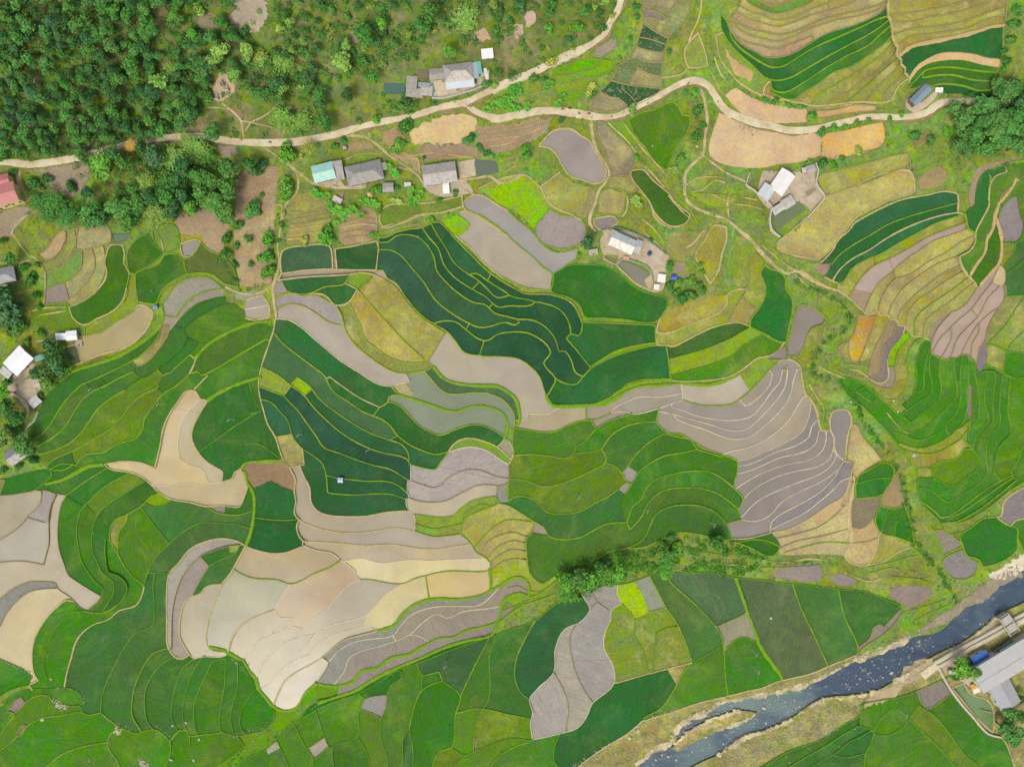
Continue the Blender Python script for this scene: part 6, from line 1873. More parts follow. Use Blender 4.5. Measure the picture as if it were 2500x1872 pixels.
HEDGE = [('A 1990 1350 2050 1450 2010 1600;E 1960 150 1970 300 1930 420 1880 560 1900 640 1950 760 2000 830 2080 850 2200 830;F 215 60 210 200 180 300 150 450 160 600 160 720;F 250 60 270 200 260 320 250 470', 'm', 7),
 ('B 1200 1040 1400 1010 1600 940 1800 930;B 1080 1100 1060 1180 1150 1260 1300 1280;B 1300 1150 1340 1260;B 1380 1250 1385 1350;B 1400 1220 1500 1200 1600 1240;B 1880 1020 2050 1040;B 1950 1280 2050 1330 2200 1270;C 0 1320 120 1230 250 1180 350 1080 370 1000;C 0 1400 100 1340 220 1270;B 1500 850 1650 800 1850 760 1950 700', 'g', 6),
 ('C 850 350 900 300 950 150 1000 60;C 760 780 850 640 950 520 1000 400 1080 220 1100 60;C 430 560 500 480 600 450 700 400;C 1330 400 1420 280 1520 150 1580 60 1600 -40;C 1700 100 1680 250 1700 400 1750 550 1800 650 1850 760;C 1880 650 1950 740 2050 800 2150 850;D 0 850 200 890 380 900', 'g', 7),
 ('C 1560 800 1600 900 1570 1050 1600 1180 1540 1280 1500 1380 1450 1480 1480 1600 1500 1680;C 1720 860 1720 1000 1700 1120;C 1060 1280 1120 1350 1180 1400 1250 1450;G 1550 60 1600 130 1700 190 1740 240;G 1100 100 1180 200 1260 330 1330 420', 'g', 7),
 ('H 290 720 340 830 450 860 560 900 640 950 700 1000 740 1080 700 1180 620 1240 520 1300 460 1380 430 1480 450 1560 560 1600;L 640 40 720 120 800 220 850 350 900 420 960 520 1020 600 1060 660;L 1100 700 1150 800 1190 900 1210 1020 1240 1120 1260 1250 1310 1400 1380 1500 1450 1600;P 1480 -20 1530 80 1600 190 1650 260', 'm', 11),
 ('N 540 1150 700 1080 850 1030 1000 960 1200 860 1400 770 1600 680 1800 610 2000 550;N 330 1290 200 1380 60 1480 -60 1570 -200 1640;N 180 1400 80 1300 60 1200;M 1960 690 2060 790 2140 900 2200 1040', 'g', 6),
 ('K 450 1650 600 1610 800 1560 950 1500;K 1150 1470 1300 1400 1500 1370 1700 1400 1850 1450 2050 1500;K 1000 1560 1200 1500;K 1500 1520 1700 1560 2000 1560;L 0 1560 250 1560 500 1560 650 1590', 'g', 9),
 ('K 480 1600 620 1580 800 1530 960 1470 1080 1480;K 1050 1530 1250 1470 1450 1450 1620 1470;K 1500 1600 1800 1600 2100 1620;K 1180 1620 1400 1560;O 930 -20 1150 -30 1350 -40;K 1850 1420 2000 1480 2150 1530', 'g', 12),
 ('P 0 60 250 110 500 140 750 170 900 190 1050 240 1150 300;O 1350 5 1550 10 1800 20 1950 50;E 1300 1090 1280 1150 1230 1220 1150 1320 1040 1390 850 1450 650 1510;E 1250 360 1290 430 1340 500;E 1490 400 1500 500', 'g', 6),
 ('D 2020 600 1970 680 2000 720;D 2060 120 2060 300 2040 460;D 1040 1120 1060 1250;D 1250 1350 1300 1500;D 1650 1300 1680 1450 1720 1560;H 1660 60 1700 20;H 0 120 20 250 60 380;H 130 420 200 380 320 300', 'm', 7),
 ('P 800 1100 840 1180;P 1960 1150 1990 1300 2050 1380;P 1620 900 1700 960 1740 1010;P 1940 1060 2000 1150;O 1540 1210 1640 1170;M 2050 1500 1950 1620 1900 1700', 'm', 6)]
for txt, ck, wd in HEDGE:
    it = []
    for seg in txt.split(';'):
        P = smooth(poly(seg[0], seg[2:]), False, 4)
        for u, v in P + (P if wd > 10 else []):
            if rnd.random() < .2: continue
            jj = .36 if wd == 11 else .5; p = GP(u + rnd.gauss(0, wd*jj), v + rnd.gauss(0, wd*jj), -.1); it.append((p.x, p.y, p.z, rnd.uniform(.35, 1.0)*(min(wd, 8.5) if wd == 11 else wd)/7*1.2))
    tufts('hedgerow', it, '4f8c38' if wd == 11 else COL[ck], hmul=.6 if wd == 11 else .55)
it = {'l': [], 'm': [], 'y': [], 'g': [], 'q': []}
n = 0
while n < 6500:
    u, v = rnd.uniform(-30, 2530), rnd.uniform(-30, 1900); p = P3(u, v); z, s = hit(p.x, p.y)
    if z is None: n += 1; continue
    if s == '0': it[rnd.choice('lmmgqg')].append((p.x, p.y, z - .1, rnd.uniform(.25, .95)))
    elif s == 'k' and rnd.random() < .6: it['y'].append((p.x, p.y, z - .1, rnd.uniform(.2, .6)))
    elif s == 'g' and rnd.random() < .4: it['l'].append((p.x, p.y, z - .1, rnd.uniform(.2, .6)))
    else: continue
    n += 1
for k, q in it.items():
    if q: tufts('scrub', q, COL[k], hmul=.45)

it = {'l': [], 'g': [], 'y': []}
for k, c, P in out:
    if k in 'rws': continue
    pr = {'y': .3, 'Y': .75, 'p': .25, 'P': .3, 'b': .18, 'g': .25, 'n': .4}.get(k, 0)
    for u, v in P:
        if rnd.random() > pr or not (-20 < u < 2520 and -20 < v < 1892): continue
        j = 2.5 if k == 'Y' else 1.2; p = GP(u + rnd.gauss(0, j), v + rnd.gauss(0, j), -.05); it[rnd.choice('lgy' if k != 'Y' else 'lgl')].append((p.x, p.y, p.z, rnd.uniform(.22, .6)))
for k, q in it.items(): tufts('bund_weeds', q, COL[k], hmul=.4)

# ---------------------------------------------------------------- buildings
def roof_mat(name, wave=3.0, stain=.3, rough=.75, spec=.25, stain_col='6a645c'):
    b = NB(name, rough, spec); oi = b.info(); v = b.pos(obj=True); wv = b.n('ShaderNodeTexWave'); wv.inputs['Scale'].default_value = wave; b.l(v, wv.inputs['Vector'])
    n1 = b.noise(.5, v, 5, .7, .3); n2 = b.noise(3, b.pos((.3, 2, 1), obj=True), 3, .7)
    col = b.mix(b.rng(n1, .48, .72, 0, stain), oi.outputs['Color'], alb(stain_col)); col = b.val(col, b.rng(n2, .25, .75, 1 - stain*.6, 1 + stain*.4))
    col = b.val(col, b.rng(wv.outputs['Fac'], 0, 1, .9, 1.05)); b.bump(wv.outputs['Fac'], .05, .5); return b.done(col)
RM = {'fibre': roof_mat('fibre_cement_roof', stain=.5), 'metal': roof_mat('metal_roof', 2.0, .15, .45, .4), 'wall': None}
def plain(name, hexc, rough=.9, spec=.2, amp=.15, scale=.8):
    b = NB(name, rough, spec); v = b.pos(obj=True); c = b.n('ShaderNodeRGB'); c.outputs[0].default_value = alb(hexc)
    return b.done(b.val(c.outputs[0], b.rng(b.noise(scale, v, 4, .7), .3, .7, 1 - amp, 1 + amp)))
WALL = {'wood': plain('plank_wall', '7c6650', amp=.3), 'white': plain('plaster_wall', 'd8d0c0'), 'cream': plain('cream_wall', 'e8d890'), 'brick': plain('block_wall', 'a09488', amp=.25)}
DARK = plain('dark_opening', '23262a', .4); CONC = plain('concrete', 'c9c2b6', amp=.2); YARD = plain('trodden_yard', 'cdbba0', amp=.22, scale=.25); FENCE = plain('rendered_fence', 'd9cfbd', amp=.15)
def box(bm, c, s, rot=0):
    m = Matrix.Translation(c) @ Matrix.Rotation(rot, 4, 'Z') @ Matrix.Diagonal((s[0], s[1], s[2], 1)); bmesh.ops.create_cube(bm, size=1, matrix=m)
def part(name, bm, mat, parent, colr=None):
    me = bpy.data.meshes.new(name); bm.to_mesh(me); bm.free(); me.materials.append(mat); o = bpy.data.objects.new(name, me); C.objects.link(o)
    if parent: o.parent = parent
    if colr: o.color = alb(colr, 1.3 if name == 'roof' or name == 'ridge_cap' else 1)
    return o
def slab(bm, q, th=.12):
    """a sloping roof plane with thickness; q = four or three corners"""
    a = [bm.verts.new(Vector(p)) for p in q]; b_ = [bm.verts.new(Vector(p) - Vector((0, 0, th))) for p in q]; n = len(q)
    bm.faces.new(a); bm.faces.new(b_[::-1])
    for i in range(n): bm.faces.new((a[i], b_[i], b_[(i+1) % n], a[(i+1) % n]))
def house(t, x, y, L, W, rot, label, cat='house', kind='gable', h=3.2, rise=2.0, colr='b5aea6', mat='fibre', wall='wood', name=None, group=None, extra=None, col2=None, chim=False):  # second roof tone is mostly slope lighting put into colour; some roofs truly differ
    """L, W, x, y in tile pixels; rot in degrees counter-clockwise; (x, y) = centre of the roof as seen"""
    rise = rise*.65; u, v = T(t, x, y); g0 = GP(u, v); hh = h + rise*.5; p = P3(u, v, z=g0.z + hh); z = min(zat(p.x + a, p.y + b_) for a in (-3, 0, 3) for b_ in (-3, 0, 3))
    z = max(z, g0.z - 1.5)
    L_, W_ = L/S*KP*(HC-z-hh)/HC, W/S*KP*(HC-z-hh)/HC
    root = bpy.data.objects.new(name or cat.replace(' ', '_'), None); C.objects.link(root); root.location = (p.x, p.y, z); root.rotation_euler[2] = R_(rot); tag(root, label, cat, group)
    l, w_ = L_/2, W_/2; ov = min(.7, w_*.25)
    bm = bmesh.new(); box(bm, (0, 0, h/2 - .3), (L_ - ov*2, W_ - ov*2, h + .5))
    if kind == 'gable':
        for s in (-1, 1):
            q = s*(l - ov); a = [bm.verts.new((q, -w_+ov, h)), bm.verts.new((q, w_-ov, h)), bm.verts.new((q, 0, h + rise*(1 - ov/w_)))]; bm.faces.new(a)
    part('wall', bm, WALL[wall], root)
    e = h - .05
    def roofpart(planes, c):
        bm = bmesh.new()
        for q in planes: slab(bm, q)
        bmesh.ops.recalc_face_normals(bm, faces=bm.faces); return part('roof', bm, RM[mat], root, c)
    if kind == 'gable':
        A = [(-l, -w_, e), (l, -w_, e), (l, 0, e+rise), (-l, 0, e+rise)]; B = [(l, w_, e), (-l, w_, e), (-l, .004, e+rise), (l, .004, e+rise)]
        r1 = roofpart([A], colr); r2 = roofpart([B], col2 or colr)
        bm = bmesh.new(); box(bm, (0, 0, e+rise+.04), (L_, .35, .08)); part('ridge_cap', bm, RM[mat], root, colr)
    elif kind == 'hip':
        k = min(l*.6, w_*.9)
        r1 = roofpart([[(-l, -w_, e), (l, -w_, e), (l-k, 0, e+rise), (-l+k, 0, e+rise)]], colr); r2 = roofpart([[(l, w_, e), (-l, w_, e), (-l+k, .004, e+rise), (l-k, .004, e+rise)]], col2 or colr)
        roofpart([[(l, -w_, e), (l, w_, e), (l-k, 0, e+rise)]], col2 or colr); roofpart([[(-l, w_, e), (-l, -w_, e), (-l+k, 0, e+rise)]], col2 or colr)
        bm = bmesh.new(); box(bm, (0, 0, e+rise+.03), (2*(l-k), .3, .08)); part('ridge_cap', bm, RM[mat], root, colr)
    else:
        roofpart([[(-l, -w_, e), (l, -w_, e), (l, w_, e+rise), (-l, w_, e+rise)]], colr)
    if L_ > 6:
        for k, (px, s) in enumerate(((-l*.5, -1), (l*.45, -1), (0, 1))):
            bm = bmesh.new(); box(bm, (px, s*(w_-ov+.03), h*.55), (1.2, .1, 1.0)); part('window', bm, DARK, root)
    bm = bmesh.new(); box(bm, (0, -(w_-ov+.04), 1.0), (min(1.1, L_*.3), .1, 2.0)); part('door', bm, WALL['wood'], root)
    if extra: extra(root, l, w_, e, rise)
    return root
def apron(w1, w2, colr, side):      # a lower strip of roofing along one long side or end
    def f(root, l, w_, e, rise):
        bm = bmesh.new()
        if side == 'S': slab(bm, [(-l*.97, -w_-w1, e-.7), (l*.97, -w_-w1, e-.7), (l*.97, -w_+.2, e-.12), (-l*.97, -w_+.2, e-.12)], .08)
        if side == 'E': slab(bm, [(l-.2, -w_*.9, e-.12), (l+w1, -w_*.9, e-.7), (l+w1, w_*.9, e-.7), (l-.2, w_*.9, e-.12)], .08)
        bmesh.ops.recalc_face_normals(bm, faces=bm.faces); o = part('roof', bm, RM['metal'], root, colr); o.name = 'lean_to_roof'
    return f
def both(*fs):
    def f(*a):
        for q in fs: q(*a)
    return f
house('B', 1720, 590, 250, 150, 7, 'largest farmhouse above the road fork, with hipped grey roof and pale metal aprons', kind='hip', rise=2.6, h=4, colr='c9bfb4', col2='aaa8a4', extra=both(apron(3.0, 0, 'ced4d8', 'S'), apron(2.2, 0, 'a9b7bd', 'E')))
house('B', 1888, 560, 55, 105, 8, 'teal metal lean-to at the right end of the largest farmhouse', 'lean-to', kind='mono', h=2.6, rise=.6, colr='6db3ac', mat='metal', wall='brick')
house('B', 1535, 610, 128, 95, 6, 'grey fibre-cement shed joined to the left side of the largest farmhouse', 'shed', h=2.8, rise=1, colr='aaa298', wall='brick')
house('B', 1350, 770, 150, 80, -6, 'low mottled grey shed beside the small green pond above the road', 'shed', h=2.3, rise=.6, colr='b0a89c', wall='brick', kind='mono')
house('B', 1325, 685, 90, 110, -6, 'grey outbuilding between the green pond and the cluttered courtyard', 'outbuilding', h=2.5, rise=.5, colr='a8a298', wall='brick', kind='mono')
house('B', 1450, 755, 100, 80, -4, 'pale grey outbuilding with teal trimmed end facing the farm courtyard', 'outbuilding', h=2.5, rise=.5, colr='bcb5ac', wall='brick', kind='mono')
house('B', 1430, 705, 100, 40, -4, 'narrow blue-grey sheeted shed in the farm courtyard', 'shed', h=2.2, rise=.4, colr='8f9ba0', wall='brick', kind='mono', mat='metal')
house('B', 1502, 730, 14, 90, 4, 'narrow teal awning along the courtyard outbuilding', 'awning', h=2.0, rise=.3, colr='4f9c92', kind='mono', mat='metal')
house('B', 1965, 438, 100, 82, 6, 'small shed with white sheet roof behind the largest farmhouse', 'shed', h=2.6, rise=.4, colr='f0eeea', mat='metal', wall='white', kind='mono')
house('B', 1955, 610, 28, 95, 14, 'small white gatehouse roof at the right end of the farm yard', 'gatehouse', h=2.2, rise=.3, colr='e4dfd4', wall='white', kind='mono')
house('B', 582, 1448, 185, 148, 14, 'house with pale teal metal roof below the road', colr='b4dccb', col2='9fcfc0', mat='metal', rise=1.3, wall='wood')
house('B', 708, 1435, 85, 165, 10, 'grey roofed annex joined to the right of the teal-roofed house', 'annex', kind='mono', h=2.8, rise=.8, colr='b3ada6')
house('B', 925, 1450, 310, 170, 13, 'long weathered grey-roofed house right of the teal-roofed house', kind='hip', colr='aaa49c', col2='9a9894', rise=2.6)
house('B', 1090, 1400, 55, 65, 12, 'tiny grey annex at the right end of the long weathered house', 'annex', kind='mono', h=2.4, rise=.4, colr='a29b92')
house('B', 1562, 1457, 285, 175, 8, 'stilt house with broad pale grey roof left of the rectangular fish pond', colr='c0bab2', col2='aba59e', rise=2.0)
house('B', 1617, 1585, 56, 88, 4, 'small shed with bright white roof below the broad grey roof', 'shed', kind='mono', h=2.2, rise=.2, colr='f2f0ec', mat='metal', wall='white')
house('B', 1128, 1575, 92, 80, 2, 'square grey shed below the long weathered house', 'shed', h=2.4, rise=.8, colr='aba49a')
house('B', 1293, 1552, 56, 36, 4, 'tiny pale shed right of the square grey shed', 'shed', kind='mono', h=2, rise=.3, colr='d6d0c6')
house('B', 762, 1245, 30, 28, 10, 'tiny grey hut on the grass between the road and the long weathered house', 'hut', kind='mono', h=2, rise=.2, colr='b0aaa4')
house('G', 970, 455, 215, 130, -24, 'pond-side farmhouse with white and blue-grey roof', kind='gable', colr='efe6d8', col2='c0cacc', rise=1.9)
house('G', 1097, 490, 62, 120, -24, 'grey annex at the right end of the pond-side farmhouse', 'annex', kind='gable', h=2.6, rise=1, colr='c0bdb6')
house('G', 885, 400, 50, 105, -24, 'grey annex at the left end of the pond-side farmhouse', 'annex', kind='mono', h=2.6, rise=.5, colr='b9b2a8')
house('G', 1000, 583, 48, 26, -8, 'tiny pink-roofed hut at the head of the grey farm pond', 'hut', kind='mono', h=1.9, rise=.2, colr='e0a49c', wall='white')
house('G', 1297, 755, 66, 68, -6, 'white-roofed shed right of the grey farm pond', 'shed', kind='mono', h=2.3, rise=.3, colr='efebe2', mat='metal', wall='white')
house('G', 1255, 828, 48, 46, -6, 'small white-roofed shed at the lower corner of the grey farm pond', 'shed', kind='mono', h=2.1, rise=.3, colr='e6e2d8', mat='metal', wall='white')
house('G', 1400, 748, 46, 36, 5, 'hut under a bright blue tarpaulin in the garden', 'hut', kind='gable', h=1.9, rise=.5, colr='3b5ee0', mat='metal')
house('G', 720, 535, 80, 50, 8, 'ruined grey stone hut beside the dark tree', 'hut', kind='mono', h=1.6, rise=.3, colr='b8b0a6', wall='brick')
house('D', 175, 1530, 205, 135, 56, 'house with clean white metal roof in the walled compound', colr='efeae6', mat='metal', rise=1.4, wall='white')
house('D', 42, 1612, 120, 110, 56, 'grey-white roofed house left of the clean white roof', colr='ccd0d2', mat='metal', rise=1.2, wall='white')
house('H', 35, 40, 100, 60, -30, 'weathered white roof joined below the grey-white roofed house', 'outbuilding', kind='mono', h=2.5, rise=.6, colr='c2bfba', mat='fibre', wall='brick')
house('H', 225, 115, 105, 90, 32, 'pale weathered shed at the head of the green compound pond', 'shed', h=2.5, rise=.7, colr='c2beb6')
house('H', 140, 170, 110, 68, 32, 'pale weathered shed at the left side of the green compound pond', 'shed', h=2.5, rise=.6, colr='cbc7be')
house('D', 415, 1420, 80, 66, 18, 'small grey shed at the upper corner of the walled compound', 'shed', h=2.2, rise=.6, colr='b6afa4')
house('D', 362, 1432, 44, 44, 10, 'tiny grey shed left of the small grey compound shed', 'shed', kind='mono', h=2.1, rise=.3, colr='cac4b8')
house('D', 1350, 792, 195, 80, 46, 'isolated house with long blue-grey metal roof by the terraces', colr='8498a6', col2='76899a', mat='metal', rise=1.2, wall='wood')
house('D', 1507, 750, 66, 42, 0, 'small shed with white roof right of the blue-grey roofed house', 'shed', kind='mono', h=2.1, rise=.3, colr='ebe6dc', mat='metal', wall='white')
def schoolwin(root, l, w_, e, rise):
    for i in range(7):
        bm = bmesh.new(); box(bm, (-l + 2 + i*(2*l-4)/6, -(w_-.66), 2.6), (1.1, .12, 1.4)); part('window', bm, DARK, root)
house('A', -90, 1665, 440, 170, 17, 'long cream school building with pink metal roof at the left edge', 'school', colr='c98480', col2='bc7874', mat='metal', rise=1.6, h=6.5, wall='cream', extra=schoolwin)
house('A', -90, 1540, 320, 110, 12, 'pink-roofed school wing behind the long cream school building', 'school', colr='c87878', col2='b86c70', mat='metal', rise=1.4, h=5, wall='cream')
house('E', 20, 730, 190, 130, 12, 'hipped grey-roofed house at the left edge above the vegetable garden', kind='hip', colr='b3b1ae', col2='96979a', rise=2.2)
house('E', 30, 830, 70, 34, 16, 'small grey shed below the hipped grey roof at the left edge', 'shed', kind='mono', h=2.2, rise=.3, colr='b4b0aa')
house('E', 147, 1450, 205, 165, 47, 'house with large bright white roof at the left village', colr='f4f4f4', mat='metal', rise=1.2, wall='white')
house('E', 45, 1550, 100, 66, -40, 'low pale annex below the large bright white roof', 'annex', kind='mono', h=2.5, rise=.4, colr='c9c6c0')
house('E', 512, 1247, 92, 56, 2, 'white-roofed hut with light blue sheets beside the tan pond', 'hut', kind='mono', h=2.2, rise=.3, colr='e4eef6', mat='metal', wall='white')
house('E', 598, 1238, 92, 82, 6, 'white-roofed hut standing over the end of the tan pond', 'hut', kind='gable', h=2.3, rise=.6, colr='f2f2f0', mat='metal', wall='white')
house('E', 655, 1300, 55, 60, 4, 'weathered wooden jetty hut over the tan pond', 'hut', kind='mono', h=1.2, rise=.1, colr='b8aa98', wall='wood')
house('E', 1305, 996, 34, 28, 0, 'tiny blue booth at the upper tip of the tan pond', 'booth', kind='gable', h=1.9, rise=.4, colr='5f92d8', mat='metal')
house('E', 330, 1425, 80, 44, 20, 'teal sheeted lean-to right of the large bright white roof', 'lean-to', kind='mono', h=2.2, rise=.3, colr='6fa79c', mat='metal')
house('I', 288, 205, 92, 84, 40, 'grey and white shed at the foot of the village lane', 'shed', h=2.4, rise=.7, colr='c9c6c2', wall='brick')
house('I', 320, 48, 88, 66, 8, 'pale weathered shed in the yard below the white roof', 'shed', h=2.3, rise=.6, colr='c8bcae', wall='brick')
house('I', 115, 660, 150, 130, 36, 'grey gabled house with one roof slope coloured as shaded at the lower left edge among trees', colr='c2bab0', col2='8e8e92', rise=2.0)
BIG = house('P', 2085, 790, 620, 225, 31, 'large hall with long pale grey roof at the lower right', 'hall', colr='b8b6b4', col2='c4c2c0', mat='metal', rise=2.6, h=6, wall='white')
house('P', 2050, 1040, 245, 190, -62, 'grey roofed wing running down from the large hall', 'hall wing', colr='a3a4a8', col2='aeabab', mat='metal', rise=2.2, h=5.5, wall='white')
house('P', 1845, 742, 150, 92, 27, 'bright blue metal roofed shed beside the large hall', 'shed', kind='gable', h=3, rise=.6, colr='2f6fc8', col2='2a62b8', mat='metal', wall='white')
house('P', 2045, 655, 190, 66, 34, 'dark teal netted shed behind the large hall', 'shed', kind='mono', h=2.6, rise=.4, colr='4c7f80', mat='metal')
house('P', 1810, 1000, 62, 84, 24, 'small hut with white and orange roof beside the large hall', 'hut', kind='gable', h=2.2, rise=.5, colr='e8e0cc', col2='e0a040', mat='metal', wall='white')
house('P', 1862, 965, 52, 84, 24, 'small hut with sandy roof squeezed next to the large hall', 'hut', kind='mono', h=2.2, rise=.4, colr='dcc79a', mat='metal', wall='white')
house('J', 726, 870, 44, 42, -4, 'small pale blue-white net shelter in the dark green rice', 'shelter', kind='gable', h=1.9, rise=.5, colr='b9c6e6', mat='metal', wall='white')
# courtyards, fences and walls
def sheet(name, t, xs, mat, dz=.06, th=1.4, kind='structure'):
    nat = name.startswith('bare') or name.startswith('gravel'); P = smooth(poly(t, xs), True, 6 if nat else 12)
    if nat: P = [(a + rnd.gauss(0, 2.2), b_ + rnd.gauss(0, 2.2)) for a, b_ in P]
    if name != 'pond':      # drape over the ground
        U = [p[0] for p in P]; W_ = [p[1] for p in P]; pts = [Vector(p) for p in P]; n = len(pts); ed = [(i, (i+1) % n) for i in range(n)]
        u = min(U) + 4
        while u < max(U):
            v = min(W_) + 4
            while v < max(W_): pts.append(Vector((u, v))); v += 9
            u += 9
        a, _, f, *_r = delaunay_2d_cdt(pts, ed, [], 1, 1e-4, True)
        def ins(x, y):
            c = False
            for i in range(n):
                x1, y1 = P[i]; x2, y2 = P[i-1]
                if (y1 > y) != (y2 > y) and x < (x2-x1)*(y-y1)/(y2-y1) + x1: c = not c
            return c
        f = [q for q in f if ins(sum(a[i].x for i in q)/3, sum(a[i].y for i in q)/3)]
        vs = []
        for p in a:
            q = P3(p.x, p.y); vs.append((q.x, q.y, max(zat(q.x + dx, q.y + dy) for dx, dy in ((0, 0), (.7, 0), (-.7, 0), (0, .7), (0, -.7))) + dz))
        fs = [tuple(q)[::-1] for q in f]; cnt = {}
        for q in fs:
            for i in range(3): cnt[(q[i], q[(i+1) % 3])] = 1
        m0 = len(vs); low = {}
        for e in list(cnt):
            if (e[1], e[0]) in cnt: continue
            for k in e:
                if k not in low: low[k] = len(vs); vs.append((vs[k][0], vs[k][1], vs[k][2] - .8))
            fs.append((e[1], e[0], low[e[0]], low[e[1]]))
        o = mesh_obj(name, vs, fs, mat); o['kind'] = kind; return o
    zs = [GP(u, v).z for u, v in P]; z = sorted(zs)[int(len(zs)*.8)]
    vs = [tuple(P3(u, v, z=z + dz)) for u, v in P]; n = len(vs); vs += [(a, b_, c - th) for a, b_, c in vs]
    fs = [tuple(range(n))[::-1]] + [(i, (i+1) % n, n+(i+1) % n, n+i) for i in range(n)]
    o = mesh_obj(name, vs, fs, mat); o['kind'] = kind
    bm = bmesh.new(); bm.from_mesh(o.data); bmesh.ops.recalc_face_normals(bm, faces=bm.faces); bmesh.ops.triangulate(bm, faces=bm.faces); bm.to_mesh(o.data); bm.free(); return o
sheet('farmyard', 'B', '1490 640 1610 620 1640 740 1880 700 1890 610 1960 600 1970 680 1800 760 1600 820 1520 840 1490 760', YARD)
sheet('farmyard', 'G', '790 350 880 350 840 470 1100 570 1160 440 1330 560 1350 620 1320 720 1245 880 1225 760 1205 680 1090 592 940 572 820 540 830 450', YARD, dz=.16)
sheet('farmyard', 'D', '10 1440 330 1450 450 1440 450 1560 520 1680 420 1790 360 1720 300 1700 180 1680 60 1760 -30 1660', YARD)
sheet('farmyard', 'E', '20 1600 120 1560 280 1470 300 1480 220 1600 130 1656 180 1760 80 1740', YARD)
sheet('farmyard', 'I', '150 60 300 10 360 60 330 160 250 240 240 320 190 440 230 300 130 130', YARD)
sheet('farmyard', 'B', '480 1550 700 1480 780 1580 950 1540 940 1580 700 1590', YARD)
sheet('farmyard', 'B', '1420 1560 1780 1520 1850 1620 1600 1660 1480 1620', YARD)
sheet('farmyard', 'B', '1710 1370 1860 1340 1870 1480 1730 1510', YARD)
sheet('farmyard', 'D', '1215 830 1300 880 1400 820 1460 760 1490 780 1430 860 1280 950 1210 900', YARD)
sheet('farmyard', 'P', '1500 780 1650 700 1760 720 1850 1040 1790 1000 1620 900 1520 840', YARD)
sheet('pond', 'B', '1095 705 1275 705 1270 780 1100 785', M['p'], dz=.05).color = alb('5a7a70')
sheet('pond', 'B', '1850 1345 2040 1360 2055 1450 1880 1480', M['p'], dz=.05).color = alb('6f7868')
sheet('pond', 'H', '85 225 200 190 310 100 370 185 120 355', M['p'], dz=.18).color = alb('7a8a5c')
sheet('pond', 'B', '1375 590 1465 585 1475 655 1380 660', M['p'], dz=.22).color = alb('8a7a58')
sheet('bare_field', 'B', '1300 1120 1500 1010 1700 960 1860 990 1870 1080 1750 1200 1600 1230 1450 1200 1350 1220', M['s']).color = alb('d9bd88')
sheet('bare_field', 'B', '1880 1060 2139 1050 2400 1000 2500 1010 2440 1130 2330 1200 2139 1270 1990 1290 1890 1180', M['b']).color = alb('b09c78')
sheet('bare_field', 'B', '1380 1230 1700 1210 1850 1240 2000 1320 1700 1330 1410 1370', M['b']).color = alb('a89274')
sheet('bare_field', 'B', '1090 1120 1200 1070 1270 1180 1200 1280 1120 1230', M['b']).color = alb('b8986c')
sheet('bare_field', 'B', '780 1260 850 1200 980 1210 1000 1250 800 1270', M['b']).color = alb('b09670')
sheet('bare_field', 'B', '1160 1290 1380 1310 1400 1480 1330 1400 1200 1340', M['b']).color = alb('b09870')
sheet('bare_field', 'A', '200 1440 500 1400 720 1360 750 1500 600 1656 420 1620 400 1480', M['b']).color = alb('a8947c')
sheet('bare_field', 'C', '750 370 900 340 920 380 850 450 730 495', M['b']).color = alb('a39680')
sheet('bare_field', 'C', '1830 400 1900 500 2050 620 2040 690 1900 600', M['s']).color = alb('c9ac74')
sheet('bare_field', 'D', '1280 1160 1400 1080 1440 1170 1300 1240', M['b']).color = alb('9c9058')
sheet('bare_slope', 'A', '1880 -60 2000 60 1920 160 2000 260 2139 280 2260 120 2200 -60', M['s']).color = alb('b5a890')
sheet('bare_slope', 'B', '1850 270 1950 240 2000 330 1900 370', M['s']).color = alb('c2a688')
sheet('bare_slope', 'C', '50 210 120 200 130 290 70 320', M['s']).color = alb('c8ab92')
sheet('bare_slope', 'C', '150 110 220 90 220 200 160 240', M['s']).color = alb('cdb49c')
sheet('bare_slope', 'B', '800 230 870 230 880 350 830 390', M['s']).color = alb('a8917a')
sheet('bare_slope', 'A', '1640 60 1850 160 1830 280 1700 280 1640 180', M['s']).color = alb('94866a')
sheet('bare_slope', 'A', '1850 620 1960 640 1950 800 1840 860 1790 840 1800 720', M['s']).color = alb('c4ab8c')
sheet('bare_field', 'A', '1820 1200 1990 1210 1990 1300 1880 1320', M['b']).color = alb('ac9a86')
sheet('bare_field', 'E', '0 230 200 150 290 190 120 340 90 400 0 420', M['b']).color = alb('a8987c')
sheet('gravel_bank', 'O', '1390 1490 1500 1380 1700 1270 1900 1200 1900 1260 1700 1340 1500 1450 1430 1520', M['k']).color = alb('c2ac74')
sheet('gravel_bank', 'P', '1220 830 1400 740 1480 800 1350 900 1200 960 1130 1060 850 1150 900 1060 1150 940', M['s']).color = alb('c9b48c')
sheet('gravel_bank', 'P', '2208 40 2000 150 1880 260 1700 330 1600 420 1500 460 1300 540 1350 480 1600 320 1800 170 1960 60 2140 -40', M['s']).color = alb('a39480')
sheet('gravel_road', 'P', '1900 30 2050 -50 2208 -150 2300 -200 2300 -80 2208 10 2080 60 1960 70', M['s']).color = alb('e8dcc0')
def wall_thing(name, t, xs, wd, hgt, mat, label, cat, closed=False, group=None):
    P = smooth(poly(t, xs), closed, 10); o = ribbon(name, P, wd/KP, mat, lift=hgt, drop=.5, top=.95, jit=.02, closed=closed); del o['kind']; return tag(o, label, cat, group)
wall_thing('compound_wall', 'D', '445 1380 465 1440 450 1550 520 1660 400 1810 372 1840', .5, 1.6, FENCE, 'pale wall along the right side of the walled compound', 'wall')
wall_thing('compound_wall', 'H', '0 85 75 160 60 250 75 350 145 412', .6, 1.6, FENCE, 'white wall curving round the lower left of the walled compound', 'wall')
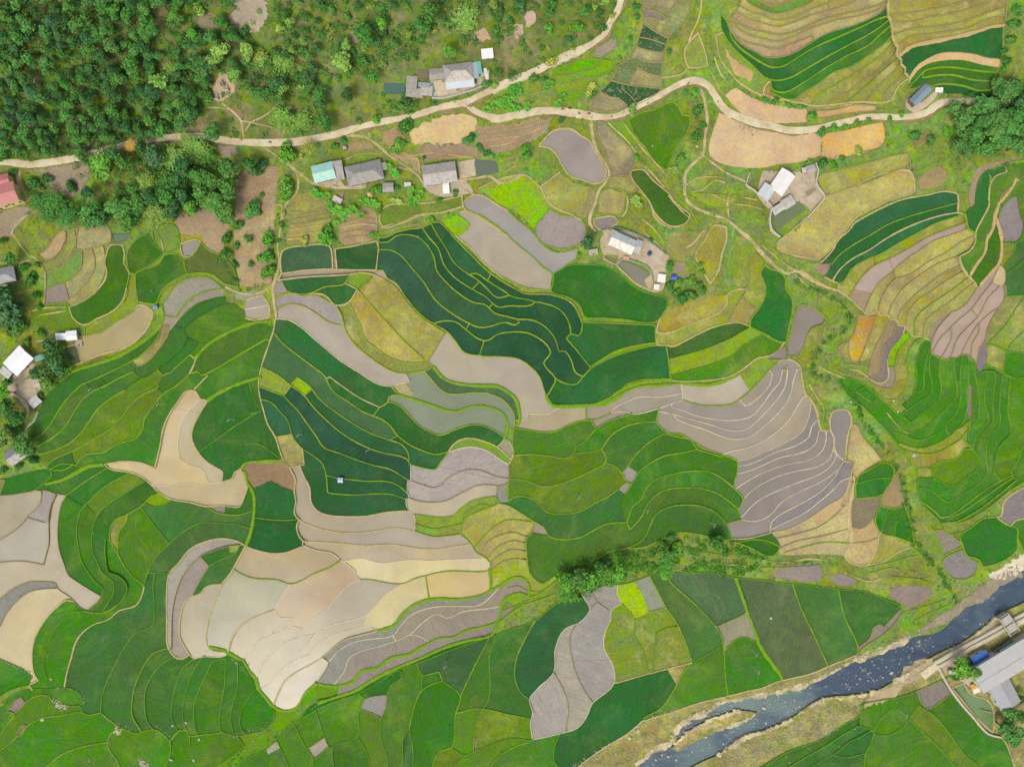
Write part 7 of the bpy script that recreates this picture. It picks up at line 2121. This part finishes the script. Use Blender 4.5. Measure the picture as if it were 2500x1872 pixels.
wall_thing('compound_wall', 'C', '2030 1460 2010 1530 2000 1560 2060 1600 2139 1670', .4, 1.5, FENCE, 'thin pale wall at the left corner of the walled compound', 'wall')
wall_thing('pond_fence', 'G', '920 650 950 600 1080 620 1190 680 1225 800 1215 860', .35, .9, plain('net_fence', '7fa89c'), 'green net fence around the grey farm pond', 'fence')
wall_thing('yard_fence', 'G', '780 360 900 335 1000 355 1110 400 1170 430 1260 500 1330 560', .3, 1.2, plain('teal_fence', '7fa898'), 'teal fence behind the pond-side farmhouse', 'fence')
wall_thing('retaining_wall', 'B', '1500 830 1600 830 1750 790 1880 750 1970 690 1975 600', .7, 1.0, CONC, 'grey retaining wall below the largest farmhouse yard', 'wall')
wall_thing('canal_wall', 'P', '1470 790 1560 960 1650 1090 1780 1240 1900 1370 2010 1400', .9, .8, FENCE, 'pale curved wall between the green pond and the rice fields at lower right', 'wall')
wall_thing('canal_wall', 'P', '1440 770 1600 680 1750 600 1900 520 2060 430 2220 340 2350 270', .8, 1.0, CONC, 'concrete canal wall on the river side', 'wall')
wall_thing('canal_wall', 'P', '1480 800 1620 720 1790 620 1940 540 2100 450 2250 370 2380 300', .8, 1.0, CONC, 'concrete canal wall on the hall side', 'wall')
ribbon('canal_path', smooth(poly('P', '1350 890 1470 800 1640 700 1800 610 1960 520 2120 440 2280 370 2400 310'), False), 22, M['road'], lift=.3, drop=1.5, top=.95, jit=.08, smoothz=5)
wall_thing('lane_wall', 'I', '120 130 180 180 240 230 250 300', .4, .9, FENCE, 'low pale wall beside the village lane', 'wall')
wall_thing('lane_wall', 'I', '330 290 300 370 240 420 195 465', .5, .9, CONC, 'pale kerb wall between the village lane and the green fields', 'wall')
# weir bridge over the canal head
bt = bpy.data.objects.new('canal_gate', None); C.objects.link(bt); p = GP(*T('P', 2050, 440)); bt.location = p; bt.rotation_euler[2] = R_(-57); tag(bt, 'square concrete canal gate on the river bank above the hall', 'canal gate')
for nm, c, s in (('deck', (0, 0, 2.6), (10.5, 5.5, .4)), ('pier', (-4.6, 0, 1.2), (.6, 5.2, 3.2)), ('pier', (4.6, 0, 1.2), (.6, 5.2, 3.2)), ('pier', (0, 0, 1.2), (.5, 5.2, 3.2)), ('parapet', (0, 2.6, 3.1), (10.5, .25, .6)), ('parapet', (0, -2.6, 3.1), (10.5, .25, .6))):
    bm = bmesh.new(); box(bm, c, s); part(nm, bm, CONC, bt)

# ---------------------------------------------------------------- stones
STONE = roof_mat('stone', 0.01, .3, .9, .1, '8c8474')
def rock_mesh(k):
    bm = bmesh.new(); bmesh.ops.create_icosphere(bm, subdivisions=2, radius=1)
    r2 = random.Random(k)
    for i in range(5):
        n = Vector((r2.gauss(0, 1), r2.gauss(0, 1), r2.gauss(0, 1))).normalized(); d0 = r2.uniform(.55, .85)
        for v in bm.verts:
            q = v.co.dot(n)
            if q > d0: v.co -= n*(q - d0)
    for v in bm.verts: v.co *= r2.uniform(.94, 1.06); v.co.z *= .7
    me = bpy.data.meshes.new('boulder'); bm.to_mesh(me); bm.free(); me.materials.append(STONE); return me
ROCK = [rock_mesh(i) for i in range(5)]
def boulder(u, v, r, c, label, group):
    p = GP(u, v, r*.15); o = bpy.data.objects.new('boulder', rnd.choice(ROCK)); C.objects.link(o); o.location = p
    o.scale = (r*rnd.uniform(.8, 1.3), r*rnd.uniform(.7, 1.1), r*rnd.uniform(.6, .9)); o.rotation_euler[2] = rnd.uniform(0, 6.28); o.color = alb(c); return tag(o, label, 'boulder', group)
RIV = [('P', 1100, 868, 12), ('P', 900, 872, 7), ('P', 1055, 818, 7), ('P', 830, 918, 7), ('P', 945, 925, 6), ('P', 845, 1033, 7), ('P', 485, 1095, 8), ('P', 415, 992, 6), ('P', 1320, 605, 6), ('P', 1275, 683, 6), ('P', 1452, 645, 6), ('P', 1025, 908, 6),
       ('P', 1385, 590, 5), ('P', 1850, 455, 6), ('P', 1875, 455, 5), ('P', 740, 1005, 6), ('P', 935, 770, 5), ('P', 950, 800, 5), ('P', 1165, 790, 5), ('P', 290, 1165, 7), ('P', 320, 1150, 6), ('P', 225, 1195, 6), ('P', 200, 1110, 6), ('P', 150, 1065, 6), ('P', 20, 1165, 12), ('P', 40, 1290, 8),
       ('P', 205, 1140, 5), ('P', 1425, 573, 5), ('P', 1330, 640, 5), ('O', 1950, 1270, 14), ('O', 1925, 1290, 10), ('O', 2160, 1160, 14), ('O', 1355, 1570, 11), ('O', 1820, 1465, 8), ('O', 1545, 1285, 8), ('O', 1380, 1390, 12), ('O', 1405, 1378, 9), ('O', 1555, 1530, 7), ('O', 1640, 1515, 7), ('O', 1500, 1270, 6),
       ('O', 1960, 1200, 7), ('O', 2080, 1290, 6), ('O', 2100, 1255, 6), ('O', 1250, 1600, 8), ('O', 1300, 1560, 8), ('O', 1420, 1600, 8), ('O', 1700, 1470, 6), ('O', 1570, 1320, 6), ('O', 1700, 1235, 6)]
for t, x, y, r in RIV: boulder(*T(t, x, y), r/S*KP*1.3, 'd9d2c4', 'pale boulder standing clear of the dark river water', 'boulders in the river')
for t, x, y, r, l in (('C', 1592, 1235, 12, 'white boulder in the leafy creek right of the triangular paddy'), ('C', 1217, 1232, 8, 'small white stone lying in the triangular green paddy'), ('L', 1280, 655, 16, 'white boulder in the olive terrace east of the creek'), ('L', 748, 208, 10, 'white stone in the creek beside the long green terrace'),
     ('O', 1025, 1405, 16, 'rounded brown boulder on the grassy bank left of the river'), ('O', 1097, 1345, 15, 'pale boulder beside the bank path left of the river'), ('O', 897, 935, 10, 'white stone at the corner where three plots meet'), ('M', 1680, 1418, 11, 'pale boulder in the bottom left green paddies'), ('M', 1635, 1595, 12, 'grey boulder near the bottom edge at the left'), ('M', 355, 1255, 13, 'small grey boulder at the paddy corner, lower left'),
     ('M', 1930, 693, 13, 'white stone at the tip where two bunds meet'), ('M', 1445, 1590, 15, 'grey stone on the curving bund at the bottom left'), ('M', 435, 912, 9, 'pale stone at the foot of the bright green crescent'), ('L', 1145, 290, 12, 'white rock beside the stepped green terraces'), ('L', 1108, 200, 10, 'white rock at the corner of the olive terrace'), ('P', 75, 400, 12, 'pale rock at the end of the gravel bank'), ('M', 1573, 1275, 14, 'white standing stone at the end of a green strip'), ('M', 1460, 1300, 10, 'small white stone between two green strips')):
    boulder(*T(t, x, y), r/S*KP*1.15, 'd8cfbe', l, None)
def rock_field(name, items, colr, kind='stuff'):
    vs, fs = [], []; bases = []
    for me in ROCK:
        bm = bmesh.new(); bm.from_mesh(me); bmesh.ops.dissolve_limit(bm, angle_limit=.25, verts=bm.verts, edges=bm.edges); bmesh.ops.triangulate(bm, faces=bm.faces)
        bm.verts.ensure_lookup_table(); bases.append(([v.co.copy() for v in bm.verts], [[v.index for v in f.verts] for f in bm.faces])); bm.free()
    for x, y, z, r in items:
        bv, bf = rnd.choice(bases); n0 = len(vs); a = rnd.uniform(0, 6.28); ca, sa = math.cos(a), math.sin(a)
        for q in bv: vs.append((x + (q.x*ca - q.y*sa)*r, y + (q.x*sa + q.y*ca)*r, z + q.z*r))
        fs += [[n0+i for i in f] for f in bf]
    o = mesh_obj(name, vs, fs, STONE); o.color = alb(colr)
    if kind: o['kind'] = kind
    return o
def scatter(t, xs, n, r0, r1, jit):
    P = smooth(poly(t, xs), False, 3); it = []
    for i in range(n):
        u, v = rnd.choice(P); p = GP(u + rnd.gauss(0, jit), v + rnd.gauss(0, jit)); it.append((p.x, p.y, p.z + .05, rnd.uniform(r0, r1))) 
    return it
it = []
for t, xs, n, j in (('P', '-60 1160 100 1120 300 1150', 90, 12), ('P', '700 980 850 900 1000 820 1200 700 1400 590', 110, 16), ('P', '0 1040 150 990 400 920 700 770 900 720', 220, 5), ('O', '1180 1600 1400 1500 1700 1350 1950 1250 2139 1200', 120, 14), ('O', '1450 1330 1560 1260 1750 1180 1950 1130 2150 1100', 90, 9),
     ('O', '540 1650 700 1580 850 1480 1000 1400 1150 1290 1300 1210 1500 1160 1750 1110', 260, 5), ('O', '850 1600 1100 1480 1300 1380 1400 1300', 120, 16), ('P', '-200 1600 100 1450 400 1320 700 1180', 420, 22), ('P', '1480 760 1600 670 1750 590 1900 490 1960 400', 160, 4), ('P', '1560 790 1700 710 1850 630 2000 560', 110, 5), ('P', '1150 950 1300 870 1400 800', 90, 9), ('P', '1850 120 2000 60 2150 -20', 60, 8),
     ('P', '1000 640 1200 560 1400 480 1600 380', 90, 7), ('P', '1650 190 1720 160', 30, 8)): it += scatter(t, xs, n, .12, .5, j)
rock_field('river_stones', it, 'c2b8a2')
it = []
for t, xs, n, j in (('M', '470 1100 520 1140 560 1150', 60, 5), ('M', '980 1340 1000 1370', 40, 4), ('M', '1190 1600 1220 1640 1260 1660', 70, 5)): it.append((t, xs, n, j))
for (t, xs, n, j), l in zip(it, ('heap of pale stones on the paddy corner at lower left', 'grey stone heap between the long strip paddies and the bottom fields', 'heap of white stones at the bottom edge of the left fields')):
    o = rock_field('stone_heap', scatter(t, xs, n, .25, .6, j*.8), 'd6ccb4', None); tag(o, l, 'stone heap')
it = []
for t, xs, n, j in (('M', '900 1250 950 1260 1050 1310 1180 1330 1300 1300 1400 1360 1440 1400', 60, 3), ('M', '1560 1290 1580 1350', 16, 2), ('M', '1930 1380 2000 1390 2120 1360 2200 1380', 70, 4), ('M', '2080 1400 2140 1450', 20, 3), ('M', '580 990 700 1050 710 1110', 26, 1.5), ('M', '500 960 480 1010', 10, 1.5), ('M', '1960 740 2050 830 2110 900', 40, 3), ('M', '640 340 1000 340', 0, 1),
     ('M', '920 1420 930 1560', 26, 2), ('M', '700 1620 850 1560', 16, 2), ('M', '1300 1340 1420 1400', 18, 3), ('N', '540 1090 440 1150 360 1210', 60, 2.5), ('N', '600 1060 760 1030', 20, 2), ('N', '60 1350 140 1300 200 1240', 50, 6), ('N', '960 850 1000 900', 14, 3), ('O', '40 400 100 470', 24, 4), ('O', '0 470 200 400', 20, 2), ('M', '10 740 120 800 260 860 290 910', 60, 2),
     ('H', '260 870 420 1010 560 900 640 940 700 1030', 80, 6), ('H', '380 960 430 1000', 20, 3), ('L', '560 0 620 60 700 150', 50, 5), ('H', '440 1540 520 1580 600 1620', 60, 6), ('G', '1850 820 1900 800 1700 900', 40, 4), ('G', '1800 650 1820 740', 14, 2), ('D', '-200 1010 -100 1100 -60 1110', 120, 7), ('D', '700 1330 900 1260 1000 1210', 60, 4), ('D', '520 1345 640 1330', 30, 3), ('C', '1450 1500 1520 1620', 20, 4),
     ('L', '1300 1200 1340 1290 1380 1400', 60, 7), ('L', '1180 960 1230 1000', 14, 3), ('G', '740 440 830 520', 40, 5), ('G', '1210 560 1340 620', 40, 5), ('C', '850 1480 1000 1490', 24, 2), ('C', '430 1080 500 1075', 8, 2), ('E', '240 150 100 300', 8, 6)):
    if n: it += scatter(t, xs, n, .12, .36, j)
rock_field('field_stones', it[3:] if isinstance(it[0], str) else it, 'b8ae92')
# ---------------------------------------------------------------- utility poles and cables
POLE = plain('pole_concrete', 'd6d2ca', amp=.05)
def pole(t, x, y, label, h=9):
    u, v = T(t, x, y); g0 = GP(u, v); p = P3(u, v, z=g0.z + h); z = zat(p.x, p.y)
    root = bpy.data.objects.new('utility_pole', None); C.objects.link(root); root.location = (p.x, p.y, z); root.rotation_euler[2] = rnd.uniform(.6, 1.3); tag(root, label, 'utility pole')
    bm = bmesh.new(); bmesh.ops.create_cone(bm, cap_ends=True, segments=8, radius1=.2, radius2=.12, depth=h + .5, matrix=Matrix.Translation((0, 0, h/2 - .25))); part('post', bm, POLE, root)
    bm = bmesh.new(); box(bm, (0, 0, h - .5), (2.2, .16, .16)); part('crossarm', bm, POLE, root)
    for k in (-1, 0, 1):
        bm = bmesh.new(); bmesh.ops.create_cone(bm, cap_ends=True, segments=8, radius1=.09, radius2=.05, depth=.3, matrix=Matrix.Translation((k, 0, h - .27))); part('insulator', bm, POLE, root)
    return Vector((p.x, p.y, z + h - .1))
PO = [('P', 1225, 1235, 'pole nearest the grey ploughed plot in the lower right paddies'), ('P', 2190, 1640, 'pole at the bottom right corner of the fields'), ('O', 2115, 862, 'lower of two poles in the green paddy above the river'), ('O', 2100, 715, 'upper of two poles in the green paddy above the river'),
      ('I', 1320, 232, 'pole left of the cream flooded paddy'), ('I', 745, 108, 'pole in the green terraces near the left village'), ('I', 1920, 365, 'pole in the dark green paddy right of the cream water'), ('J', 365, 495, 'pole at the upper corner of the small tan plot'), ('J', 950, 625, 'pole in the middle of the dark blue-green terraces'),
      ('K', 1180, 1135, 'pole on the curved green terrace near its inner end'), ('K', 1745, 1255, 'pole near the right end of the lowest curved terrace'), ('K', 603, 1018, 'pole in the broad yellowish green terrace'), ('N', 1605, 820, 'pole in the dark triangular paddy at bottom centre')]
TOPS = [pole(t, x, y, 'thin pale ' + l) for t, x, y, l in PO]
CABLE = plain('cable', '6a6c6a', amp=0)
def cable(a, b_, label):
    bm = bmesh.new(); pr = None; side = Vector((-(b_-a).y, (b_-a).x, 0)).normalized()
    for i in range(25):
        t = i/24; c = a.lerp(b_, t) - Vector((0, 0, 1.8*4*t*(1-t))); ring = [bm.verts.new(c + side*math.cos(k*2.094)*.045 + Vector((0, 0, math.sin(k*2.094)*.045))) for k in range(3)]
        if pr:
            for k in range(3): bm.faces.new((pr[k], pr[(k+1) % 3], ring[(k+1) % 3], ring[k]))
        pr = ring
    o = part('cable', bm, CABLE, None); tag(o, label, 'cable')
cable(TOPS[5], TOPS[4], 'thin overhead cable between the two poles over the left green terraces'); cable(TOPS[4], TOPS[6], 'thin overhead cable crossing the cream flooded paddy'); cable(TOPS[6], TOPS[7], 'thin overhead cable from the dark paddy to the small tan plot'); cable(TOPS[7], TOPS[8], 'thin overhead cable over the dark blue-green terraces')
cable(TOPS[8], TOPS[11], 'thin overhead cable over the grey ploughed field'); cable(TOPS[11], TOPS[9], 'thin overhead cable over the yellowish green terraces'); cable(TOPS[9], TOPS[10], 'thin overhead cable over the curved green terraces'); cable(TOPS[12], TOPS[3], 'thin overhead cable from the triangular paddy to the riverside paddy')
# ---------------------------------------------------------------- people and motorbikes
def cloth(n, h): return plain(n, h, amp=.05)
MATP = [cloth('dark_clothes', '3a3e4c'), cloth('blue_clothes', '3e5a88'), cloth('red_clothes', '8c4038')]; SKIN = cloth('skin', 'b98a68'); HAIR = cloth('hair', '22201e'); BIKE = cloth('bike_paint', '2a2c34'); TYRE = cloth('tyre', '1c1c1e'); HAT = cloth('straw_hat', 'd8c48c')
def skinned(name, pts, edges, rad, mat):
    me = bpy.data.meshes.new(name); me.from_pydata(pts, edges, []); me.update(); o = bpy.data.objects.new(name, me); C.objects.link(o)
    o.modifiers.new('skin', 'SKIN'); me.skin_vertices.new() if not me.skin_vertices else None
    for i, r in enumerate(rad): me.skin_vertices[0].data[i].radius = (r, r)
    me.skin_vertices[0].data[0].use_root = True; s = o.modifiers.new('sub', 'SUBSURF'); s.levels = s.render_levels = 1; me.materials.append(mat); return o
def person(u, v, rot, pose, mat, label, hat=False, dz=0):
    walk = pose == 'walk'
    if walk:
        P = [(0, 0, .95), (0, .02, 1.2), (0, .03, 1.42), (0, .04, 1.52), (0, .06, 1.66), (.1, 0, .9), (.11, .18, .5), (.11, .12, .08), (.11, .26, .04), (-.1, 0, .9), (-.11, -.02, .5), (-.11, -.28, .12), (-.11, -.16, .03),
             (.19, .03, 1.4), (.25, -.1, 1.15), (.25, 0, .92), (-.19, .03, 1.4), (-.25, .12, 1.15), (-.24, .3, .98)]
    else:
        P = [(0, 0, .82), (0, .05, 1.05), (0, .12, 1.28), (0, .14, 1.38), (0, .17, 1.52), (.1, .04, .8), (.2, .42, .72), (.17, .32, .32), (.17, .45, .28), (-.1, .04, .8), (-.2, .42, .72), (-.17, .32, .32), (-.17, .45, .28),
             (.19, .12, 1.26), (.3, .3, 1.08), (.28, .56, 1.02), (-.19, .12, 1.26), (-.3, .3, 1.08), (-.28, .56, 1.02)]
    E = [(0, 1), (1, 2), (2, 3), (3, 4), (0, 5), (5, 6), (6, 7), (7, 8), (0, 9), (9, 10), (10, 11), (11, 12), (2, 13), (13, 14), (14, 15), (2, 16), (16, 17), (17, 18)]
    Rr = [.14, .13, .14, .06, .1, .1, .075, .05, .045, .1, .075, .05, .045, .065, .05, .035, .065, .05, .035]
    o = skinned('person', P, E, Rr, mat); p = GP(u, v, dz); o.location = p; o.rotation_euler[2] = rot; tag(o, label, 'person')
    h = P[4]; bm = bmesh.new()
    if hat: bmesh.ops.create_cone(bm, cap_ends=True, segments=16, radius1=.26, radius2=.02, depth=.16, matrix=Matrix.Translation((h[0], h[1], h[2] + .12))); part('hat', bm, HAT, o)
    else: bmesh.ops.create_uvsphere(bm, u_segments=10, v_segments=6, radius=.125, matrix=Matrix.Translation((h[0], h[1] - .01, h[2] + .04))); part('hair', bm, HAIR, o)
    return o
def bike(u, v, rot, label):
    root = bpy.data.objects.new('motorbike', None); C.objects.link(root); p = GP(u, v, .02); root.location = p; root.rotation_euler[2] = rot; tag(root, label, 'motorbike')
    for y in (-.62, .62):
        bm = bmesh.new(); bmesh.ops.create_cone(bm, cap_ends=True, segments=16, radius1=.3, radius2=.3, depth=.1, matrix=Matrix.Translation((0, y, .3)) @ Matrix.Rotation(math.pi/2, 4, 'Y')); part('wheel', bm, TYRE, root)
    bm = bmesh.new()
    for c, s in (((0, .05, .5), (.24, .8, .26)), ((0, -.45, .66), (.24, .5, .14)), ((0, .5, .72), (.2, .16, .5))): box(bm, c, s)
    bmesh.ops.bevel(bm, geom=bm.edges, offset=.03, segments=2); part('body', bm, BIKE, root)
    bm = bmesh.new(); box(bm, (0, -.15, .77), (.24, .62, .1)); part('seat', bm, TYRE, root)
    bm = bmesh.new(); box(bm, (0, .5, 1.0), (.64, .06, .05)); part('handlebar', bm, TYRE, root)
    return p
for t, x, y, rot, l1, l2, k in (('C', 460, 925, 1.5, 'motorbike leading the group on the road below the bright terraces', 'rider on the leading motorbike below the bright terraces', 0), ('C', 520, 918, 1.5, 'motorbike second in the group on the road below the bright terraces', 'rider on the second motorbike of the group', 1),
     ('C', 600, 962, 1.6, 'motorbike at the lower road edge behind the pair', 'rider on the motorbike at the lower road edge', 0), ('C', 682, 962, 1.6, 'motorbike alone on the road above the grey pond', 'rider on the motorbike above the grey pond', 2), ('B', 138, 1203, 1.5, 'motorbike on the road left of the bamboo clumps', 'rider on the motorbike left of the bamboo clumps', 0), ('C', 1516, 712, -.9, 'motorbike at the inside of the road bend', 'rider on the motorbike in the road bend', 0)):
    u, v = T(t, x, y); bike(u, v, rot, l1); o = person(u, v, rot, 'ride', MATP[k], l2)
    o.location += Vector((math.sin(rot)*.2, -math.cos(rot)*.2, 0))
for t, x, y, rot, l, k, hat in (('C', 870, 992, 1.7, 'person walking along the lower road edge right of the motorbikes', 0, 0), ('C', 705, 996, 1.2, 'person at the top of the path beside the grey pond', 1, 0), ('C', 970, 960, 1.8, 'person on the road below the roadside tree', 0, 1), ('C', 1175, 880, 2.1, 'person walking uphill on the road before the bend', 0, 0), ('C', 1762, 866, 3.6, 'person walking at the right side of the road after the bend', 0, 0), ('C', 1832, 1452, 3.9, 'person on the thin path to the walled compound', 1, 0), ('A', 2040, 1183, 1.5, 'person standing where the grave path meets the road', 0, 0),
     ('F', 1753, 108, .5, 'person on the bund at the tip of the grey mud field', 1, 1), ('G', 84, 262, .9, 'person in dark clothes on the bund beside the lime green paddy', 0, 0), ('L', 668, 1082, .4, 'person on the sandy threshing plot', 0, 0), ('E', 1298, 870, .6, 'person on the pale strip above the small blue booth', 2, 1)):
    u, v = T(t, x, y); person(u, v, rot, 'walk', MATP[k], l, hat, .05)
# ---------------------------------------------------------------- odds and ends of the farms
def lathe(name, t, x, y, prof, mat, label, cat, colr=None, dz=0):
    bm = bmesh.new(); n = 16; pr = None
    for r, z in prof:
        ring = [bm.verts.new((r*math.cos(i*6.283/n), r*math.sin(i*6.283/n), z)) for i in range(n)]
        if pr:
            for i in range(n): bm.faces.new((pr[i], pr[(i+1) % n], ring[(i+1) % n], ring[i]))
        pr = ring
    bm.faces.new(pr); o = part(name, bm, mat, None, colr); o.location = GP(*T(t, x, y), dz); return tag(o, label, cat)
lathe('haystack', 'F', 980, 52, [(1.5, -.2), (1.6, .6), (1.3, 1.5), (.6, 2.3), (.05, 2.7)], plain('straw', 'd9b878', amp=.25), 'round golden haystack in the gardens below the long weathered house', 'haystack')
lathe('water_tank', 'G', 1190, 552, [(1.0, 0), (1.05, .3), (1.05, 1.5), (.8, 1.7), (.3, 1.8)], plain('blue_plastic', '2c4f8c', .4, .4, .05), 'round dark blue water tank in the pond-side farmyard', 'water tank')
lathe('basket', 'G', 1138, 560, [(.7, 0), (.95, .5), (.85, .5), (.6, .1)], plain('yellow_straw', 'd8c040', amp=.1), 'round yellow winnowing basket beside the blue tank', 'basket')
lathe('basket', 'G', 1092, 597, [(.5, 0), (.7, .4), (.6, .4), (.4, .1)], plain('green_straw', 'c8c838', amp=.1), 'small yellow-green basket at the top edge of the grey farm pond', 'basket')
TOMB = plain('grave_stone', 'b8aa98', amp=.15)
for x, y, rot, l in ((1905, 725, .15, 'upper of the two stone graves on the bare slope'), (1822, 798, .05, 'lower of the two stone graves on the bare slope')):
    root = bpy.data.objects.new('grave', None); C.objects.link(root); root.location = GP(*T('A', x, y)); root.rotation_euler[2] = rot; tag(root, l, 'grave')
    bm = bmesh.new(); box(bm, (0, 0, .3), (1.7, 4.2, .7)); part('slab', bm, TOMB, root)
    bm = bmesh.new(); box(bm, (-1.15, 0, .2), (.25, 5.2, .6)); box(bm, (1.15, 0, .2), (.25, 5.2, .6)); part('kerb', bm, TOMB, root)
    bm = bmesh.new(); box(bm, (0, -2.4, .6), (2.0, .4, 1.3)); part('headstone', bm, WALL['white'], root)
def pile(name, t, x, y, n, L, rot, mat, label, cat, r=.14, wd=2.0):
    bm = bmesh.new()
    for i in range(n):
        m = Matrix.Rotation(rnd.uniform(-.12, .12) + rot, 4, 'Z') @ Matrix.Translation((rnd.uniform(-.3, .3), (i/n - .5)*wd, r + rnd.uniform(0, .35))) @ Matrix.Rotation(math.pi/2, 4, 'Y')
        bmesh.ops.create_cone(bm, cap_ends=True, segments=6, radius1=r, radius2=r*.8, depth=L*rnd.uniform(.8, 1.1), matrix=m)
    o = part(name, bm, mat, None); o.location = GP(*T(t, x, y)); return tag(o, label, cat)
LOG = plain('cut_wood', 'bfae90', amp=.2)
pile('log_pile', 'F', 735, 60, 12, 4, 1.45, LOG, 'pile of pale poles leaning by the ruin in the gardens', 'log pile'); pile('timber_frame', 'G', 1470, 742, 9, 5, .15, LOG, 'rack of pale timber right of the blue tarpaulin hut', 'timber rack', wd=2.6)
pile('timber_frame', 'D', 408, 1612, 10, 5, .6, LOG, 'stack of pale timber in the right corner of the walled compound', 'timber stack', wd=2.6); pile('bamboo_raft', 'P', 1890, 1182, 4, 6, -.25, LOG, 'narrow bamboo raft floating on the green pond', 'raft', wd=.7)
pile('felled_bamboo', 'E', 800, 30, 14, 9, -1.1, plain('dry_bamboo', 'b8a078', amp=.2), 'felled bamboo stems strewn on the brown clearing', 'felled bamboo', r=.09, wd=7); pile('felled_bamboo', 'A', 950, 1570, 12, 8, -.7, plain('dry_bamboo2', 'b09a74', amp=.2), 'dry bamboo stems lying below the wooded belt road', 'felled bamboo', r=.09, wd=6)
pile('log_pile', 'D', 1235, 850, 9, 2.6, .8, plain('odd_wood', 'c89a90', amp=.3), 'heap of pinkish boards at the end of the blue-grey roofed house', 'wood heap', wd=2.4); pile('log_pile', 'G', 690, 480, 7, 2.4, .3, LOG, 'scattered timber beside the ruined stone hut', 'timber heap', wd=2)
house('F', 700, 95, 80, 50, -28, 'tumbledown whitish plank hut among banana plants', 'hut', kind='mono', h=1.6, rise=.3, colr='c8c2b8', wall='wood')
bm = bmesh.new(); box(bm, (0, 0, 1.1), (4.2, 1.8, 1.6)); bmesh.ops.bevel(bm, geom=bm.edges, offset=.15, segments=2)
root = bpy.data.objects.new('pickup_truck', None); C.objects.link(root); root.location = GP(*T('P', 1590, 850)); root.rotation_euler[2] = -.25; tag(root, 'small white and pink truck parked beside the trees near the hall', 'truck'); part('body', bm, WALL['white'], root)
bm = bmesh.new(); box(bm, (2.3, 0, .9), (1.2, 1.7, 1.2)); bmesh.ops.bevel(bm, geom=bm.edges, offset=.12, segments=2); part('cab', bm, plain('cab_paint', 'c87878', .4, .4, .05), root)
for a in (-1.3, 2.1):
    for s in (-.8, .8):
        bm = bmesh.new(); bmesh.ops.create_cone(bm, cap_ends=True, segments=14, radius1=.38, radius2=.38, depth=.25, matrix=Matrix.Translation((a, s, .38)) @ Matrix.Rotation(math.pi/2, 4, 'X')); part('wheel', bm, TYRE, root)
